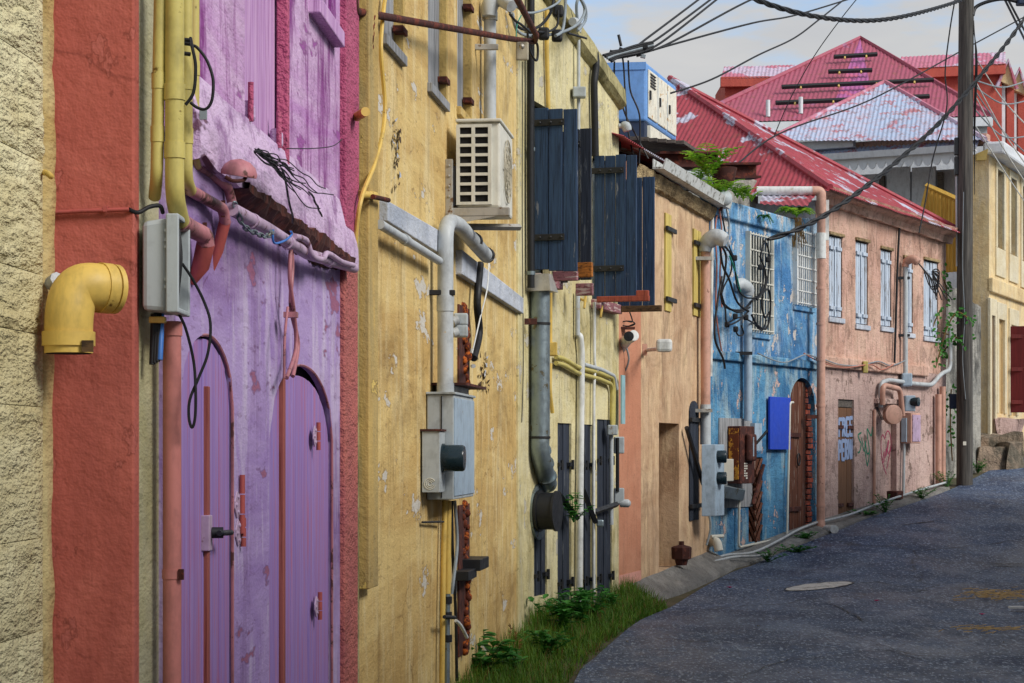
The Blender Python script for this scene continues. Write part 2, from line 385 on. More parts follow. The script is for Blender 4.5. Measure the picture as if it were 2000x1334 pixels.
wood('blue_white_plank', c(206, 218, 230), c(190, 204, 220), c(140, 148, 160), (30, 30, 1.2), bare=c(120, 112, 104), bthr=0.66, vary=0.2)
wood('yellow_plank', c(226, 206, 120), c(210, 186, 100), c(140, 116, 56), (30, 30, 1.2))
wood('brown_plank', c(120, 72, 50), c(98, 58, 42), c(52, 32, 26), (30, 30, 1.2), bare=c(160, 140, 126), bthr=0.68)
wood('door_brown', c(128, 92, 64), c(114, 80, 56), c(80, 56, 42), (24, 24, 1.0), vary=0.1)
wood('raw_wood', c(200, 124, 50), c(150, 90, 40), c(70, 44, 26), (6, 6, 22))
wood('dark_raw_wood', c(110, 84, 54), c(84, 62, 42), c(40, 30, 22), (6, 6, 22))
wood('rose_wood', c(168, 116, 122), c(140, 92, 98), c(92, 62, 62), (8, 8, 20), bare=c(196, 176, 170), bthr=0.64)
wood('brick_red_wood', c(170, 86, 66), c(156, 76, 60), c(120, 56, 46), (14, 14, 3))
wood('maroon_plank', c(120, 46, 44), c(104, 38, 38), c(70, 26, 28), (30, 30, 1.2))
wood('maroon_board', c(108, 36, 42), c(96, 32, 38), c(90, 28, 32), (10, 10, 1.0), vary=0.0)
wood('cream_plank', c(226, 200, 146), c(206, 178, 124), c(150, 120, 80), (30, 30, 1.0))
wood('new_timber', c(234, 192, 92), c(216, 172, 76), c(170, 124, 52), (30, 30, 1.4), vary=0.3)
wood('pole_wood', c(98, 94, 88), c(60, 58, 56), c(18, 17, 18), (26, 26, 0.8), bump=0.8, vary=0)
wood('grey_timber', c(112, 104, 96), c(88, 82, 76), c(50, 46, 44), (5, 5, 24))
paint('white_door', c(214, 220, 226), 0.6)
paint('yellow_pipe', c(216, 182, 92), 0.42, rust=c(110, 76, 30), rthr=0.70)
paint('olive_pipe', c(196, 182, 104), 0.40, rust=c(104, 84, 30), rthr=0.70)
paint('rose_pipe', c(182, 118, 124), 0.42, rust=c(96, 60, 54), rthr=0.62, var=0.4)
paint('red_pipe', c(176, 84, 78), 0.5)
paint('salmon_pipe', c(196, 124, 116), 0.45)
paint('lilac_pipe', c(190, 164, 190), 0.4, rust=c(120, 84, 90), rthr=0.66)
paint('grey_pipe', c(186, 192, 194), 0.38, rust=c(196, 160, 84), rthr=0.73)
paint('grey_box', c(176, 184, 186), 0.42, rust=c(130, 112, 84), rthr=0.73)
paint('blue_grey_box', c(164, 184, 200), 0.4, rust=c(120, 118, 110), rthr=0.72)
paint('white_pipe', c(224, 226, 222), 0.36, rust=c(180, 168, 130), rthr=0.72)
paint('tan_pipe', c(206, 160, 140), 0.45, rust=c(150, 110, 96), rthr=0.70)
paint('ivory', c(216, 214, 200), 0.45, var=0.14)
paint('ivory_dark', c(176, 168, 146), 0.5)
paint('black_metal', c(30, 32, 36), 0.4)
paint('black_rubber', c(20, 22, 26), 0.5, var=0.1)
paint('dark_void', c(16, 16, 18), 0.8, var=0.1)
paint('dark_glass', c(34, 44, 48), 0.18, var=0.1)
paint('meter_glass', c(26, 44, 52), 0.15, var=0.05)
paint('green_wire', c(30, 130, 110), 0.4)
paint('blue_wire', c(60, 120, 200), 0.4)
paint('copper_wire', c(190, 120, 100), 0.5)
paint('grey_wire', c(140, 150, 156), 0.5)
paint('steel', c(186, 182, 172), 0.38, 0.6, rust=c(120, 90, 60), rthr=0.68)
paint('galvanised', c(140, 154, 160), 0.36, 0.75, rust=c(110, 104, 84), rthr=0.66, bump=0.2)
paint('rusty_iron', c(110, 50, 34), 0.8, 0.1, rust=c(70, 34, 28), rthr=0.5, bump=0.6)
paint('rust_orange', c(186, 96, 34), 0.85, 0.0, rust=c(92, 42, 26), rthr=0.5, bump=0.9, rscale=14)
paint('rust_brown', c(104, 56, 44), 0.7, 0.1, rust=c(70, 38, 32), rthr=0.5, bump=0.3)
paint('old_rust_plate', c(214, 150, 50), 0.7, 0.1, rust=c(110, 54, 26), rthr=0.5, bump=0.4, rscale=11)
paint('blue_board', c(30, 70, 190), 0.5, var=0.1)
paint('gen_blue', c(112, 160, 220), 0.45, var=0.15)
paint('gen_white', c(236, 232, 214), 0.45, rust=c(190, 140, 60), rthr=0.66)
paint('gen_navy', c(40, 56, 84), 0.5)
paint('gutter_white', c(206, 208, 204), 0.45, rust=c(120, 116, 104), rthr=0.62)
paint('far_white', c(224, 228, 232), 0.5, var=0.12)
paint('brick', c(150, 70, 52), 0.85, rust=c(96, 50, 40), rthr=0.55, bump=0.8)
paint('aqua_sticker', c(150, 190, 196), 0.5)
paint('spray_blue', c(150, 170, 206), 0.7, var=0.1)
paint('spray_green', c(36, 130, 100), 0.7, var=0.1)
paint('spray_red', c(170, 60, 96), 0.7, var=0.1)
paint('gold_lamp', c(220, 190, 110), 0.4)
paint('flower_pink', c(206, 30, 110), 0.6)
paint('straw', c(206, 176, 126), 0.8)
paint('terracotta', c(176, 96, 64), 0.7)
def roofmat(name, col, worn, thr, dark, alt, scale=1.6):
    g = G(name); r = g.rand()
    o = g.mix(g.math('MULTIPLY', r, 0.5), col, alt)
    o = g.mix(g.ramp(g.noise(scale, 7, 0.75), thr-0.1, thr-0.07), o, worn)
    o = g.mix(g.ramp(g.noise(6, 6, 0.75, (3, 3, 3)), 0.5, 0.66, 0, 0.6), o, dark)
    o = g.mix(g.ramp(g.noise((5, 5, 1.4), 5, 0.75, (8, 2, 5)), 0.55, 0.66, 0, 0.55), o, c(132, 84, 66))
    return g.fin(o, 0.6, g.bump(g.noise((6, 6, 6), 4), 0.35, 0.02), 0.0, 0.35)
roofmat('red_roof', c(156, 62, 72), c(190, 190, 206), 0.635, c(120, 40, 50), c(184, 80, 92), 0.8)
roofmat('far_red_roof', c(166, 84, 102), c(160, 102, 134), 0.70, c(136, 68, 84), c(160, 82, 106), 0.25)
roofmat('lavender_roof', c(178, 100, 156), c(196, 100, 130), 0.66, c(150, 74, 110), c(170, 96, 150), 0.4)
roofmat('pale_roof', c(172, 188, 214), c(180, 120, 132), 0.655, c(186, 140, 136), c(190, 190, 212), 3.0)
roofmat('pink_roof', c(188, 112, 130), c(196, 180, 200), 0.60, c(160, 90, 100), c(200, 120, 150), 0.5)
# asphalt
g = G('asphalt')
o = g.mix(g.ramp(g.noise((0.9, 0.55, 1), 6, 0.7), 0.44, 0.60), c(44, 60, 90), c(68, 87, 118))
o = g.mix(g.ramp(g.noise((1.6, 0.7, 1), 6, 0.7, (5, 2, 1)), 0.48, 0.64, 0, 0.5), o, c(104, 118, 138))
o = g.mix(g.ramp(g.noise((34, 10, 30), 2, 0.8), 0.55, 0.63, 0, 0.85), o, c(150, 164, 184))
o = g.mix(g.ramp(g.noise((44, 16, 30), 2, 0.8, (9, 9, 9)), 0.5, 0.64, 0, 0.7), o, c(14, 17, 24))
vv = g.t.nodes.new('ShaderNodeTexVoronoi'); vv.feature = 'DISTANCE_TO_EDGE'; vv.inputs['Scale'].default_value = 0.3
nn = g.t.nodes.new('ShaderNodeTexNoise'); nn.inputs['Scale'].default_value = 1.5; nn.inputs['Detail'].default_value = 6; g.link(g.pos, nn.inputs['Vector'])
mp = g.t.nodes.new('ShaderNodeMix'); mp.data_type = 'VECTOR'; mp.inputs[0].default_value = 0.45
g.link(g.pos, mp.inputs[4]); g.link(nn.outputs['Color'], mp.inputs[5]); g.link(mp.outputs[1], vv.inputs['Vector'])
ck = g.ramp(vv.outputs['Distance'], 0.0, 0.004, 0.8, 0); o = g.mix(ck, o, c(12, 13, 16))
rg = g.ramp(g.noise((1.1, 0.5, 1), 6, 0.7, (1, 7, 3)), 0.42, 0.58, 0.50, 0.74)
nb = g.bump(g.noise((40, 18, 30), 2, 0.8), 0.35, 0.006); nb = g.bump(g.noise((2, 1, 1), 3, 0.6), 0.25, 0.03, nb)
g.fin(o, rg, nb, 0, 0.4)
g = G('earth')
o = g.mix(g.ramp(g.noise(3, 8, 0.7), 0.4, 0.65), c(92, 84, 66), c(70, 72, 48))
g.fin(o, 0.95, g.bump(g.noise(30, 6), 0.6, 0.02))
def leafmat(name, a, b, tr=0.25):
    g = G(name); r = g.rand()
    o = g.mix(g.ramp(g.noise(12, 3), 0.35, 0.65), a, b)
    g.fin(o, 0.55, None, 0, 0.35)
    t = g.t.nodes.new('ShaderNodeBsdfTranslucent'); m = g.t.nodes.new('ShaderNodeMixShader'); m.inputs[0].default_value = tr
    g.link(o, t.inputs['Color']); g.link(g.b.outputs[0], m.inputs[1]); g.link(t.outputs[0], m.inputs[2]); g.link(m.outputs[0], g.out.inputs['Surface'])
leafmat('grass', c(112, 150, 46), c(60, 104, 34), 0.3)
leafmat('leaf', c(78, 146, 54), c(46, 108, 46), 0.3)
leafmat('fern', c(176, 212, 66), c(110, 172, 50), 0.4)
leafmat('dry', c(150, 120, 70), c(110, 84, 50))
# ------------------------------------------------------------------ plan of the street (left-hand row, near to far)
CRW = Wall(-1.07-.055*2.4, 2.45, -1.07, 4.85)
RED = Wall(-1.9, 4.85, -.895, 4.85)
GRN = Wall(-.895, 4.85, -.895+.055*.6, 5.45)
PUR = Wall(-1.123+.055*5.12, 5.12, -.657, 8.48)
YE1 = Wall(-.657, 8.48, .075, 15.0)
YE2 = Wall(.075, 15.0, .93, 17.84)
TAN = Wall(.93, 17.84, 2.09, 21.7)
BLU = Wall(2.09, 21.7, 3.66, 24.6)
PNK = Wall(3.66, 24.6, 6.06, 28.6)
GLD = Wall(7.22, 31.0, 7.22+.45*9, 40.0)
ZB = -0.35
# ------------------------------------------------------------------ ground and road
def sheet(name, xs, ys, zf, mat):
    mb = MB(); nx = len(xs)
    mb.v = [Vector((x, y, zf(x, y))) for y in ys for x in xs]
    mb.f = [(j*nx+i, j*nx+i+1, (j+1)*nx+i+1, (j+1)*nx+i) for j in range(len(ys)-1) for i in range(nx-1)]
    return mb.build(name, mat, None, True)
gxs = [-900, -300, -100, -40]+[-20+i for i in range(0, 61)]+[60, 120, 300, 900]
gys = [-300, -100, -30]+[-10+i for i in range(0, 71)]+[80, 120, 200, 400, 1200]
tag(sheet('ground', gxs, gys, lambda x, y: gz(x, y)-0.012, 'earth'), kind='structure')
edge_px = [(1122, 1334), (1165, 1285), (1205, 1248), (1250, 1214), (1310, 1188), (1372, 1150), (1432, 1118), (1500, 1092), (1560, 1068), (1630, 1040), (1700, 1012), (1780, 985), (1850, 960), (1905, 934), (1950, 912), (2000, 894)]
edge = [gp(x, y) for x, y in edge_px]
edge = [Vector((edge[0].x-.55, 4, 0)), Vector((edge[0].x-.3, 9, 0))]+edge
last = edge[-1]; edge += [last+Vector((.5*k, k, 0)) for k in (6, 14, 30)]
edge = smooth(edge, 4)
mb = MB(); NA = 22
for q in edge:
    for i in range(NA+1):
        x = q.x+9.0*i/NA; dip = -0.012*min(1, i/3)
        mb.v.append(Vector((x, q.y+(.0 if i else 0), gz(x, q.y)+0.008+0.012*math.sin(i*.6)*min(1, i/4))))
for j in range(len(edge)-1):
    for i in range(NA):
        a = j*(NA+1)+i; mb.f.append((a, a+1, a+NA+2, a+NA+1))
road = tag(mb.build('road', 'asphalt', None, True), kind='structure')
rnc = random.Random(77)
for pts, w in (([(1600, 1178), (1640, 1192), (1668, 1206), (1690, 1224)], .012), ([(1440, 1335), (1520, 1300), (1600, 1290), (1700, 1282)], .007), ([(1700, 1255), (1770, 1282), (1860, 1290)], .010), ([(1925, 1103), (1965, 1106), (2010, 1105)], .035), ([(1480, 1118), (1560, 1120), (1640, 1112), (1760, 1108)], .008), ([(1760, 1030), (1800, 1024), (1840, 1020)], .02)):
    q = smooth([gp(x, y) for x, y in pts], 7); mc = MB(); L_, R_ = [], []
    for i, p in enumerate(q):
        d_ = (q[min(i+1, len(q)-1)]-q[max(i-1, 0)]); sd_ = Vector((-d_.y, d_.x, 0)).normalized(); ww = w*(.35+rnc.random())*math.sin(math.pi*(i+.4)/(len(q)-.2))
        off_ = sd_*rnc.uniform(-.02, .02)
        for s_, lst in ((-1, L_), (1, R_)):
            v_ = p+off_+sd_*ww*s_; v_.z = gz(v_.x, v_.y)+.0235; lst.append(v_)
    n_ = len(q); mc.add(L_+R_, [(i, i+1, n_+i+1, n_+i) for i in range(n_-1)]); mc.build('crack', 'black_rubber', road)
# concrete apron in front of the tan house and gutter strip along the blue and pink houses
def apron(name, outer_px, W, x0, x1, h, mat, lift=0.02):
    n = 14; mb = MB(); ot = smooth([gp(*p) for p in outer_px], 6)
    for i in range(n+1):
        t = i/n; k = t*(len(ot)-1); a = int(min(k, len(ot)-2)); o = ot[a].lerp(ot[a+1], k-a)
        w = W.px(x0+(x1-x0)*t, 900, 0.0); w.z = gz(w.x, w.y)+h
        for s_ in (0, .35, .7, .95, 1.0):
            p = w.lerp(o, s_); g0 = gz(p.x, p.y)
            p.z = g0+h*(1-s_)**.8+(lift if s_ < 1 else -.03)+0.012*noise.noise(p*2.0)
            mb.v.append(p)
    for i in range(n):
        for j in range(4):
            a = i*5+j; mb.f.append((a, a+1, a+6, a+5))
    return mb.build(name, mat, None, True)
tag(apron('concrete_apron', [(1225, 1188), (1290, 1172), (1350, 1152), (1440, 1110)], TAN, 1212, 1386, 0.16, 'concrete'), kind='structure')
tag(apron('pavement', [(1430, 1112), (1500, 1090), (1560, 1067), (1625, 1042)], BLU, 1392, 1594, 0.05, 'concrete'), kind='structure')
tag(apron('gutter_strip', [(1625, 1042), (1700, 1012), (1780, 984), (1855, 956)], PNK, 1602, 1850, 0.04, 'concrete'), kind='structure')
# ================================================================== CREAM STONE HOUSE (nearest, left edge)
h = thing('stone_house', 'cream rough stone house wall at the left edge, nearest building', 'house', CRW.pt(0, ZB, -1))
mb = MB(); CRW.box(mb, 0, CRW.len, ZB, 5.0, -1.2, -0.03); mb.build('wall', 'cream_render', h)
ue = CRW.u(88)
rows = [-90, 130, 318, 538, 655, 795, 1050, 1230, 1420]
for i, (ya, yb) in enumerate(zip(rows, rows[1:])):
    nb_ = 2
    cuts = [CRW.u(-260), CRW.u(-80) if i % 2 else CRW.u(-20), ue]
    if i % 3 == 1: cuts = [CRW.u(-260), CRW.u(40), ue]
    for a, b in zip(cuts, cuts[1:]):
        z1, z0 = CRW.z(ue, ya)-.001, CRW.z(ue, yb)+.001; a += .001; b -= .001
        nu, nz = 16, max(12, int((z1-z0)/.012)); mb = MB()
        for j in range(nz+1):
            for k in range(nu+1):
                u = a+(b-a)*k/nu; z = z0+(z1-z0)*j/nz
                ed = min(1, min(k, nu-k)/1.5, min(j, nz-j)/1.5)
                q = Vector((u*14, z*14, i*3.1)); tool = .5+.5*math.sin(z*150+2*math.sin(u*20)+3*noise.noise(q*.4))
                o = -0.006+ed*(.004+.009*noise.noise(q*.7)+.006*noise.noise(q*3)+.008*tool*(1 if ya < 600 else .35))
                mb.v.append(CRW.pt(u, z, o))
        for j in range(nz):
            for k in range(nu):
                q = j*(nu+1)+k; mb.f.append((q, q+1, q+nu+2, q+nu+1))
        mb.build('stone_block', 'cream_stone', h, True)
mb = MB(); nz = 150
for j in range(nz+1):
    z = ZB+.2+(5.0-ZB)*j/nz
    for k in range(5):
        u = ue+(CRW.len-ue)*k/4; q = Vector((u*12, z*9, 4.2))
        mb.v.append(CRW.pt(u+(.012*noise.noise(Vector((0, z*4, 1))) if k == 4 else 0), z, (-.008 if k in (1, 2, 3) else -.03)+.012*noise.noise(q)+.004*noise.noise(q*4)))
for j in range(nz):
    for k in range(4):
        q = j*5+k; mb.f.append((q, q+1, q+6, q+5))
mb.build('corner_render', 'cream_render', h, True)
mb = MB(); CRW.tube([(85, 337, 0), (92, 338, .02), (100, 345, .025)], .008, 0, 3, 8, mb)
mb.build('iron_stub', 'yellow_pipe', h, True)
# big yellow elbow sticking out of the stone corner
e = thing('pipe_elbow', 'large yellow plastic pipe elbow with a torn lower end on the cream stone wall', 'pipe', P(130, 690, 4.85*S-.12))
Ye = 5.38
path = [P(134, 690, Ye-.02), P(134, 645, Ye-.02), P(136, 610, Ye-.02), P(143, 580, Ye-.01), P(157, 564, Ye), P(176, 560, Ye+.01), P(196, 562, Ye+.03)]
mb = MB(); mb.tube(smooth(path, 4), .063, 24); ob = mb.build('bend', 'yellow_pipe', e, True)
mb = MB(); mb.tube([P(134, 676, Ye-.02), P(134, 648, Ye-.02)], .069, 24); mb.build('lower_collar', 'yellow_pipe', e, True)
mb = MB(); d = (path[-1]-path[-2]).normalized(); b0 = path[-1]
mb.lathe(b0-d*.004, d, [(0, .067), (.03, .067), (.03, .060), (.036, .060), (.036, .066), (.05, .066), (.05, .05)], 24); mb.build('upper_collar', 'yellow_pipe', e, True)
mb = MB(); mb.tube([P(134, 690.5, Ye-.02), P(134, 690.8, Ye-.02)], .058, 20); mb.build('torn_end', 'dark_void', e)
mb = MB(); mb.box(P(171, 676, Ye-.075), .03, .006, .03); mb.build('broken_tab', 'dark_raw_wood', e)
mb = MB(); mb.tube([P(100, 555, 5.45), P(112, 545, 5.42)], .02, 8); mb.build('mortar_dab', 'white_wall', e, True)
# ================================================================== PURPLE HOUSE
h = thing('purple_house', 'lilac house with two arched plank doors and a red painted end wall', 'house', PUR.pt(0, ZB, -1))
ZP = 5.4
mb = MB(); RED.box(mb, 0, RED.len, ZB, ZP, -.5, 0); mb.build('end_wall', 'red_render', h, bevel=.006)
mb = MB(); GRN.box(mb, .001, GRN.len, ZB, ZP-.01, -.4, -.004); mb.build('corner_strip', 'olive_render', h)
def ops_px(W, L):
    out = []
    for x0, x1, y0, y1, rise, at in L:      # at: column at which the rows were read
        a, b = W.u(x0), W.u(x1); m = W.u(at); out.append((a, b, W.z(m, y1), W.z(m, y0), rise))
    return out
d1, d2 = ops_px(PUR, [(352, 456, 652, 1900, .22, 400), (526, 650, 714, 1700, .30, 595)])
d1 = (d1[0], d1[1], 0.05, d1[3], d1[4]); d2 = (d2[0], d2[1], 0.05, d2[3], d2[4])
zl = PUR.z(PUR.u(690), 524)               # height of the ledge underside
uE = PUR.u(664)
facade('lower_wall', PUR, 0, uE, ZB, zl+.05, [d1, d2], 'purple_lower', h, depth=.03)
for (a, b, z0, z1, rise), n, nm in ((d1, 9, 'left'), (d2, 11, 'right')):
    dr = MB(); PUR.box(dr, a-.02, b+.02, z0, z1+.02, -.12, -.055); door = dr.build('door', 'dark_void', h)
    planks(PUR, a+.005, b-.005, z0, z1-.012-(.03 if nm == 'right' else 0), -.018 if nm == 'right' else -.010, n, 'purple_plank', door, th=.03, gap=.003, arch=rise, jit=.003)
    mb = MB(); PUR.box(mb, PUR.u(555), PUR.u(559), z0, z1-.05, -.03, -.002) if nm == 'right' else PUR.box(mb, PUR.u(404), PUR.u(408), z0, z1-.16, -.028, .004)
    mb.build('batten', 'red_batten', door, bevel=.003)
# arch rims and leftover render lips
for a, b, z0, z1, rise in (d1, d2):
    mb = MB(); pts = []
    for i in range(19):
        u = (a+b)/2+(b-a)/2*math.sin(math.pi/2*(-1+2*i/18)) if False else a+(b-a)*i/18
        t = min(1, abs((u-(a+b)/2)/((b-a)/2))); pts.append(PUR.pt(u, z1-rise*(1-math.sqrt(max(0, 1-t*t))), -.004))
    pts.append(PUR.pt(b, z0, -.004)); pts = pts[7:]; mb.tube(pts, .006, 6); mb.build('arch_rim', 'rose_pipe', h, True)
# door hardware
def hinge(x, y, W, parent, long=0):
    m = MB(); u, z = W.hit(x, y)
    m.prism([W.pt(u-.07, z-.012, .0), W.pt(u-.03, z-.045, .0), W.pt(u+.02, z-.03, .0), W.pt(u+.02, z+.03, .0), W.pt(u-.03, z+.045, .0), W.pt(u-.07, z+.012, .0)], W.n*.006)
    m.prism([W.pt(u+.02, z-.03, .0), W.pt(u+.06, z-.02, .0), W.pt(u+.075, z, .0), W.pt(u+.06, z+.02, .0), W.pt(u+.02, z+.03, .0)], W.n*.005)
    hb = m.build('hinge', 'lilac_pipe', parent, bevel=.002)
    for du, dz in ((-.05, 0), (-.02, .025), (-.02, -.025), (.05, 0)):
        m = MB(); m.lathe(W.pt(u+du, z+dz, .005), W.n, [(0, .008), (.005, .007), (.007, .002)], 7); m.build('bolt', 'lilac_pipe', hb, True)
    m = MB()
    for k in range(3):
        za = z-.05-long+(.1+2*long)*k/3; m.tube([W.pt(u+.02, za+.002, .012), W.pt(u+.02, za+(.1+2*long)/3-.002, .012)], .0095, 9)
    m.build('pin', 'red_pipe', hb, True)
for x, y, l in ((466, 1040, 0), (464, 985, .05), (615, 852, .01), (618, 1184, .01)): hinge(x, y, PUR, h, l)
u, z = PUR.hit(404, 1041); mb = MB(); PUR.box(mb, u-.02, u+.03, z-.055, z+.055, -.02, .012); lk = mb.build('latch_plate', 'lilac_pipe', h, bevel=.003)
mb = MB(); mb.tube([PUR.pt(u+.02, z, .01), PUR.pt(u+.03, z, .045)], .018, 10); mb.tube([PUR.pt(u-.01, z, .04), PUR.pt(u+.16, z-.005, .045)], .009, 8); mb.build('bolt', 'black_metal', lk, True)
# ledge, upper wall
mb = MB(); N = 40
prof = [(0.0, -.10), (.03, -.115), (.056, -.11), (.062, -.07), (.056, .0), (.035, .06), (.0, .17)]
for i in range(N+1):
    u = PUR.u(362)+(PUR.u(683)-PUR.u(362))*i/N
    for k, (o, dz) in enumerate(prof):
        q = Vector((u*5, k*2.2, 1)); w = .007 if k in (1, 2) else .004
        brk = -.035*max(0, noise.noise(Vector((u*6, 3, 3)))) if k in (1, 2) else 0
        mb.v.append(PUR.pt(u, zl+.10+dz-brk+w*noise.noise(q*2), o*.72+w*noise.noise(q)))
for i in range(N):
    for k in range(6):
        a = i*7+k; mb.f.append((a, a+7, a+8, a+1))
k = N*7; mb.f.append(tuple(range(7))); mb.f.append(tuple(k+i for i in range(7)))
mb.build('ledge', 'purple_ledge', h, False)
mb = MB(); N = 60; uA, uB = PUR.u(448), PUR.u(668)
for i in range(N+1):
    u = uA+(uB-uA)*i/N; e_ = math.sin(math.pi*i/N)**.4
    for o, dz in ((.0, .03), (.066, .02), (.062, -.012), (.035, -.05), (.002, -.085)):
        q = Vector((u*9, o*40, dz*20)); mb.v.append(PUR.pt(u, zl-.012+dz*(e_ if dz < 0 else 1)+.018*noise.noise(q)*e_, o+.012*noise.noise(q*2+Vector((3, 1, 2)))))
for i in range(N):
    for k in range(4):
        a = i*5+k; mb.f.append((a, a+5, a+6, a+1))
mb.build('broken_underside', 'rust_brown', h)
us0, us1 = PUR.u(478), PUR.u(558); zs0 = PUR.z(us0, 300)
w0, w1 = PUR.u(606), PUR.u(650); zw = PUR.z(w1, 60)
facade('upper_wall', PUR, 0, uE, zl+.02, ZP, [(us0, us1, zs0, ZP-.3, 0), (w0, w1, zw, ZP-.3, 0)], 'purple_upper', h, depth=.06)
sh = MB(); PUR.box(sh, us0-.01, us1+.01, zs0-.01, ZP-.29, -.10, -.065); sb = sh.build('shutter', 'purple_board', h)
planks(PUR, us0, us1, zs0, ZP-.3, -.035, 2, 'purple_board', sb)
mb = MB(); PUR.box(mb, us1-.03, us1+.02, zs0-.02, ZP-.3, -.03, .012); mb.build('frame', 'magenta_trim', h, bevel=.004)
mb = MB(); PUR.box(mb, w0-.05, w1+.03, zw-.07, zw, -.04, .05); mb.build('window_sill', 'purple_board', h, bevel=.006)
mb = MB(); PUR.box(mb, w0, w1, zw, ZP-.3, -.07, -.055); wn_ = mb.build('window', 'dark_glass', h)
mb = MB(); PUR.box(mb, w0, w0+.12, zw, ZP-.3, -.054, -.02); PUR.box(mb, w1-.04, w1, zw, ZP-.3, -.054, -.02); mb.build('window_frame', 'purple_board', wn_, bevel=.004)
for x, y in ((490, 215), (545, 268)):
    u, z = PUR.hit(x, y); mb = MB()
    PUR.box(mb, u-.035, u+.075, z-.03, z+.03, -.03, .005)
    sg = mb.build('strap_hinge', 'purple_ledge', h, bevel=.012)
    mb = MB(); mb.tube([PUR.pt(u-.035, z-.045, .006), PUR.pt(u-.035, z+.09, .006)], .010, 8); mb.build('pin', 'magenta_trim', sg, True)
mb = MB(); PUR.box(mb, uE, PUR.len, zl+.15, ZP, -.3, .028); mb.build('edge_strip_upper', 'magenta_trim', h, bevel=.006)
mb = MB(); PUR.box(mb, uE, PUR.len, ZB, zl+.05, -.3, .022); mb.build('edge_strip_lower', 'salmon_trim', h, bevel=.006)
mb = MB(); PUR.box(mb, .3, PUR.len, ZP-.01, ZP+.05, -6, .05); mb.build('roof_slab', 'concrete', h)
# ================================================================== YELLOW HOUSE (two stretches)
h = thing('yellow_house', 'long ochre yellow house with a paler far stretch and navy shutters', 'house', YE1.pt(3, ZB, -1))
ZY = 5.75
up0, up1 = YE1.u(697), YE1.u(739, .06)
def zy2(u): return ZY-.06-(u/YE2.len)*.62
W1 = ops_px(YE1, [(747, 783, -400, 112, 0, 783), (836, 868, -500, 203, 0, 868), (893, 916, -500, 226, 0, 905)])
W1 = [(a, b, z0, ZY-.5, 0) for a, b, z0, z1, r in W1]
facade('near_wall', YE1, 0.012, YE1.len, ZB, ZY, W1, 'yellow_wall', h, depth=.07)
for k, (a, b, z0, z1, r) in enumerate(W1):
    mb = MB(); YE1.box(mb, a, b, z0, z1, -.12, -.072); wb = mb.build('window', 'dark_void', h)
    planks(YE1, a+.02, b-.02, z0+.02, z1, -.03, 4, 'weathered_plank', wb, th=.025, gap=.012, jit=.008)
    mb = MB(); YE1.box(mb, a-.03, b+.04, z0-.045, z0+.01, -.05, .03); mb.build('window_sill', 'weathered_plank' if k != 2 else 'yellow_pilaster', wb, bevel=.004)
    mb = MB(); YE1.box(mb, b-.005, b+.05, z0-.02, z1, -.05, .016); mb.build('window_frame', 'yellow_pilaster', wb, bevel=.004)
    for zz in (z0+.12, z0+.75):
        mb = MB(); YE1.box(mb, b-.10, b+.05, zz, zz+.035, -.03, .03); mb.build('hinge', 'rusty_iron', wb, bevel=.003)
zpb = YE1.z(up0, 1151)
mb = MB(); YE1.box(mb, up0, up1, zpb, ZY-.1, -.02, .06); mb.build('pilaster', 'yellow_pilaster', h, bevel=.006)
mb = MB(); YE1.box(mb, up1, up1+.03, zpb+.02, YE1.z(up1, 425), -.01, .035); mb.build('pilaster_edge', 'white_band', h)
mb = MB(); YE1.box(mb, .02, up0-.004, ZB, ZY-.2, -.01, .012); mb.build('seam_strip', 'mossy_coping', h)
# white moulding band in two lengths
def slope_box(W, xa, ya, ya2, xb, yb, yb2, o0, o1):
    ua, ub = W.u(xa), W.u(xb)
    za1, za0, zb1, zb0 = W.z(ua, ya), W.z(ua, ya2), W.z(ub, yb), W.z(ub, yb2)
    return MB().hexa([W.pt(ua, za0, o0), W.pt(ub, zb0, o0), W.pt(ub, zb0, o1), W.pt(ua, za0, o1), W.pt(ua, za1, o0), W.pt(ub, zb1, o0), W.pt(ub, zb1, o1), W.pt(ua, za1, o1)])
slope_box(YE1, 741, 392, 432, 853, 455, 500, -.01, .045).build('moulding', 'white_band', h, bevel=.006)
slope_box(YE1, 890, 488, 536, 1012, 582, 613, -.01, .045).build('moulding', 'white_band', h, bevel=.006)
mb = MB(); YE1.box(mb, YE1.u(1008), YE1.len-.02, ZB, ZY-.02, -.02, .02); mb.build('corner_strip', 'pale_yellow_wall', h, bevel=.006)
# far stretch
wA = (YE2.u(1040), YE2.u(1075)); wC = (YE2.u(1157), YE2.u(1193))
o2 = []
for (a, b), ys in ((wA, (205, 540)), (wC, (310, 590))):
    m = (a+b)/2; o2.append((a, b, YE2.z(m, ys[1]), YE2.z(m, ys[0]), 0))
lowdoors = [(1043, 1068, 962, 1166, 0, 1045), (1089, 1116, 826, 1215, 0, 1090), (1139, 1158, 829, 1205, 0, 1145), (1166, 1195, 820, 1195, 0, 1190)]
od = ops_px(YE2, lowdoors)
facade('far_wall', YE2, 0.0, YE2.len, ZB, zy2, o2+od, 'pale_yellow_wall', h, depth=.07)
for a, b, z0, z1, r in o2:
    mb = MB(); YE2.box(mb, a, b, z0, z1, -.14, -.09); mb.build('window', 'dark_glass', h)
    mb = MB(); YE2.box(mb, a-.05, b+.1, z0-.09, z0, -.05, .09); mb.build('window_sill', 'rose_wood', h, bevel=.006)
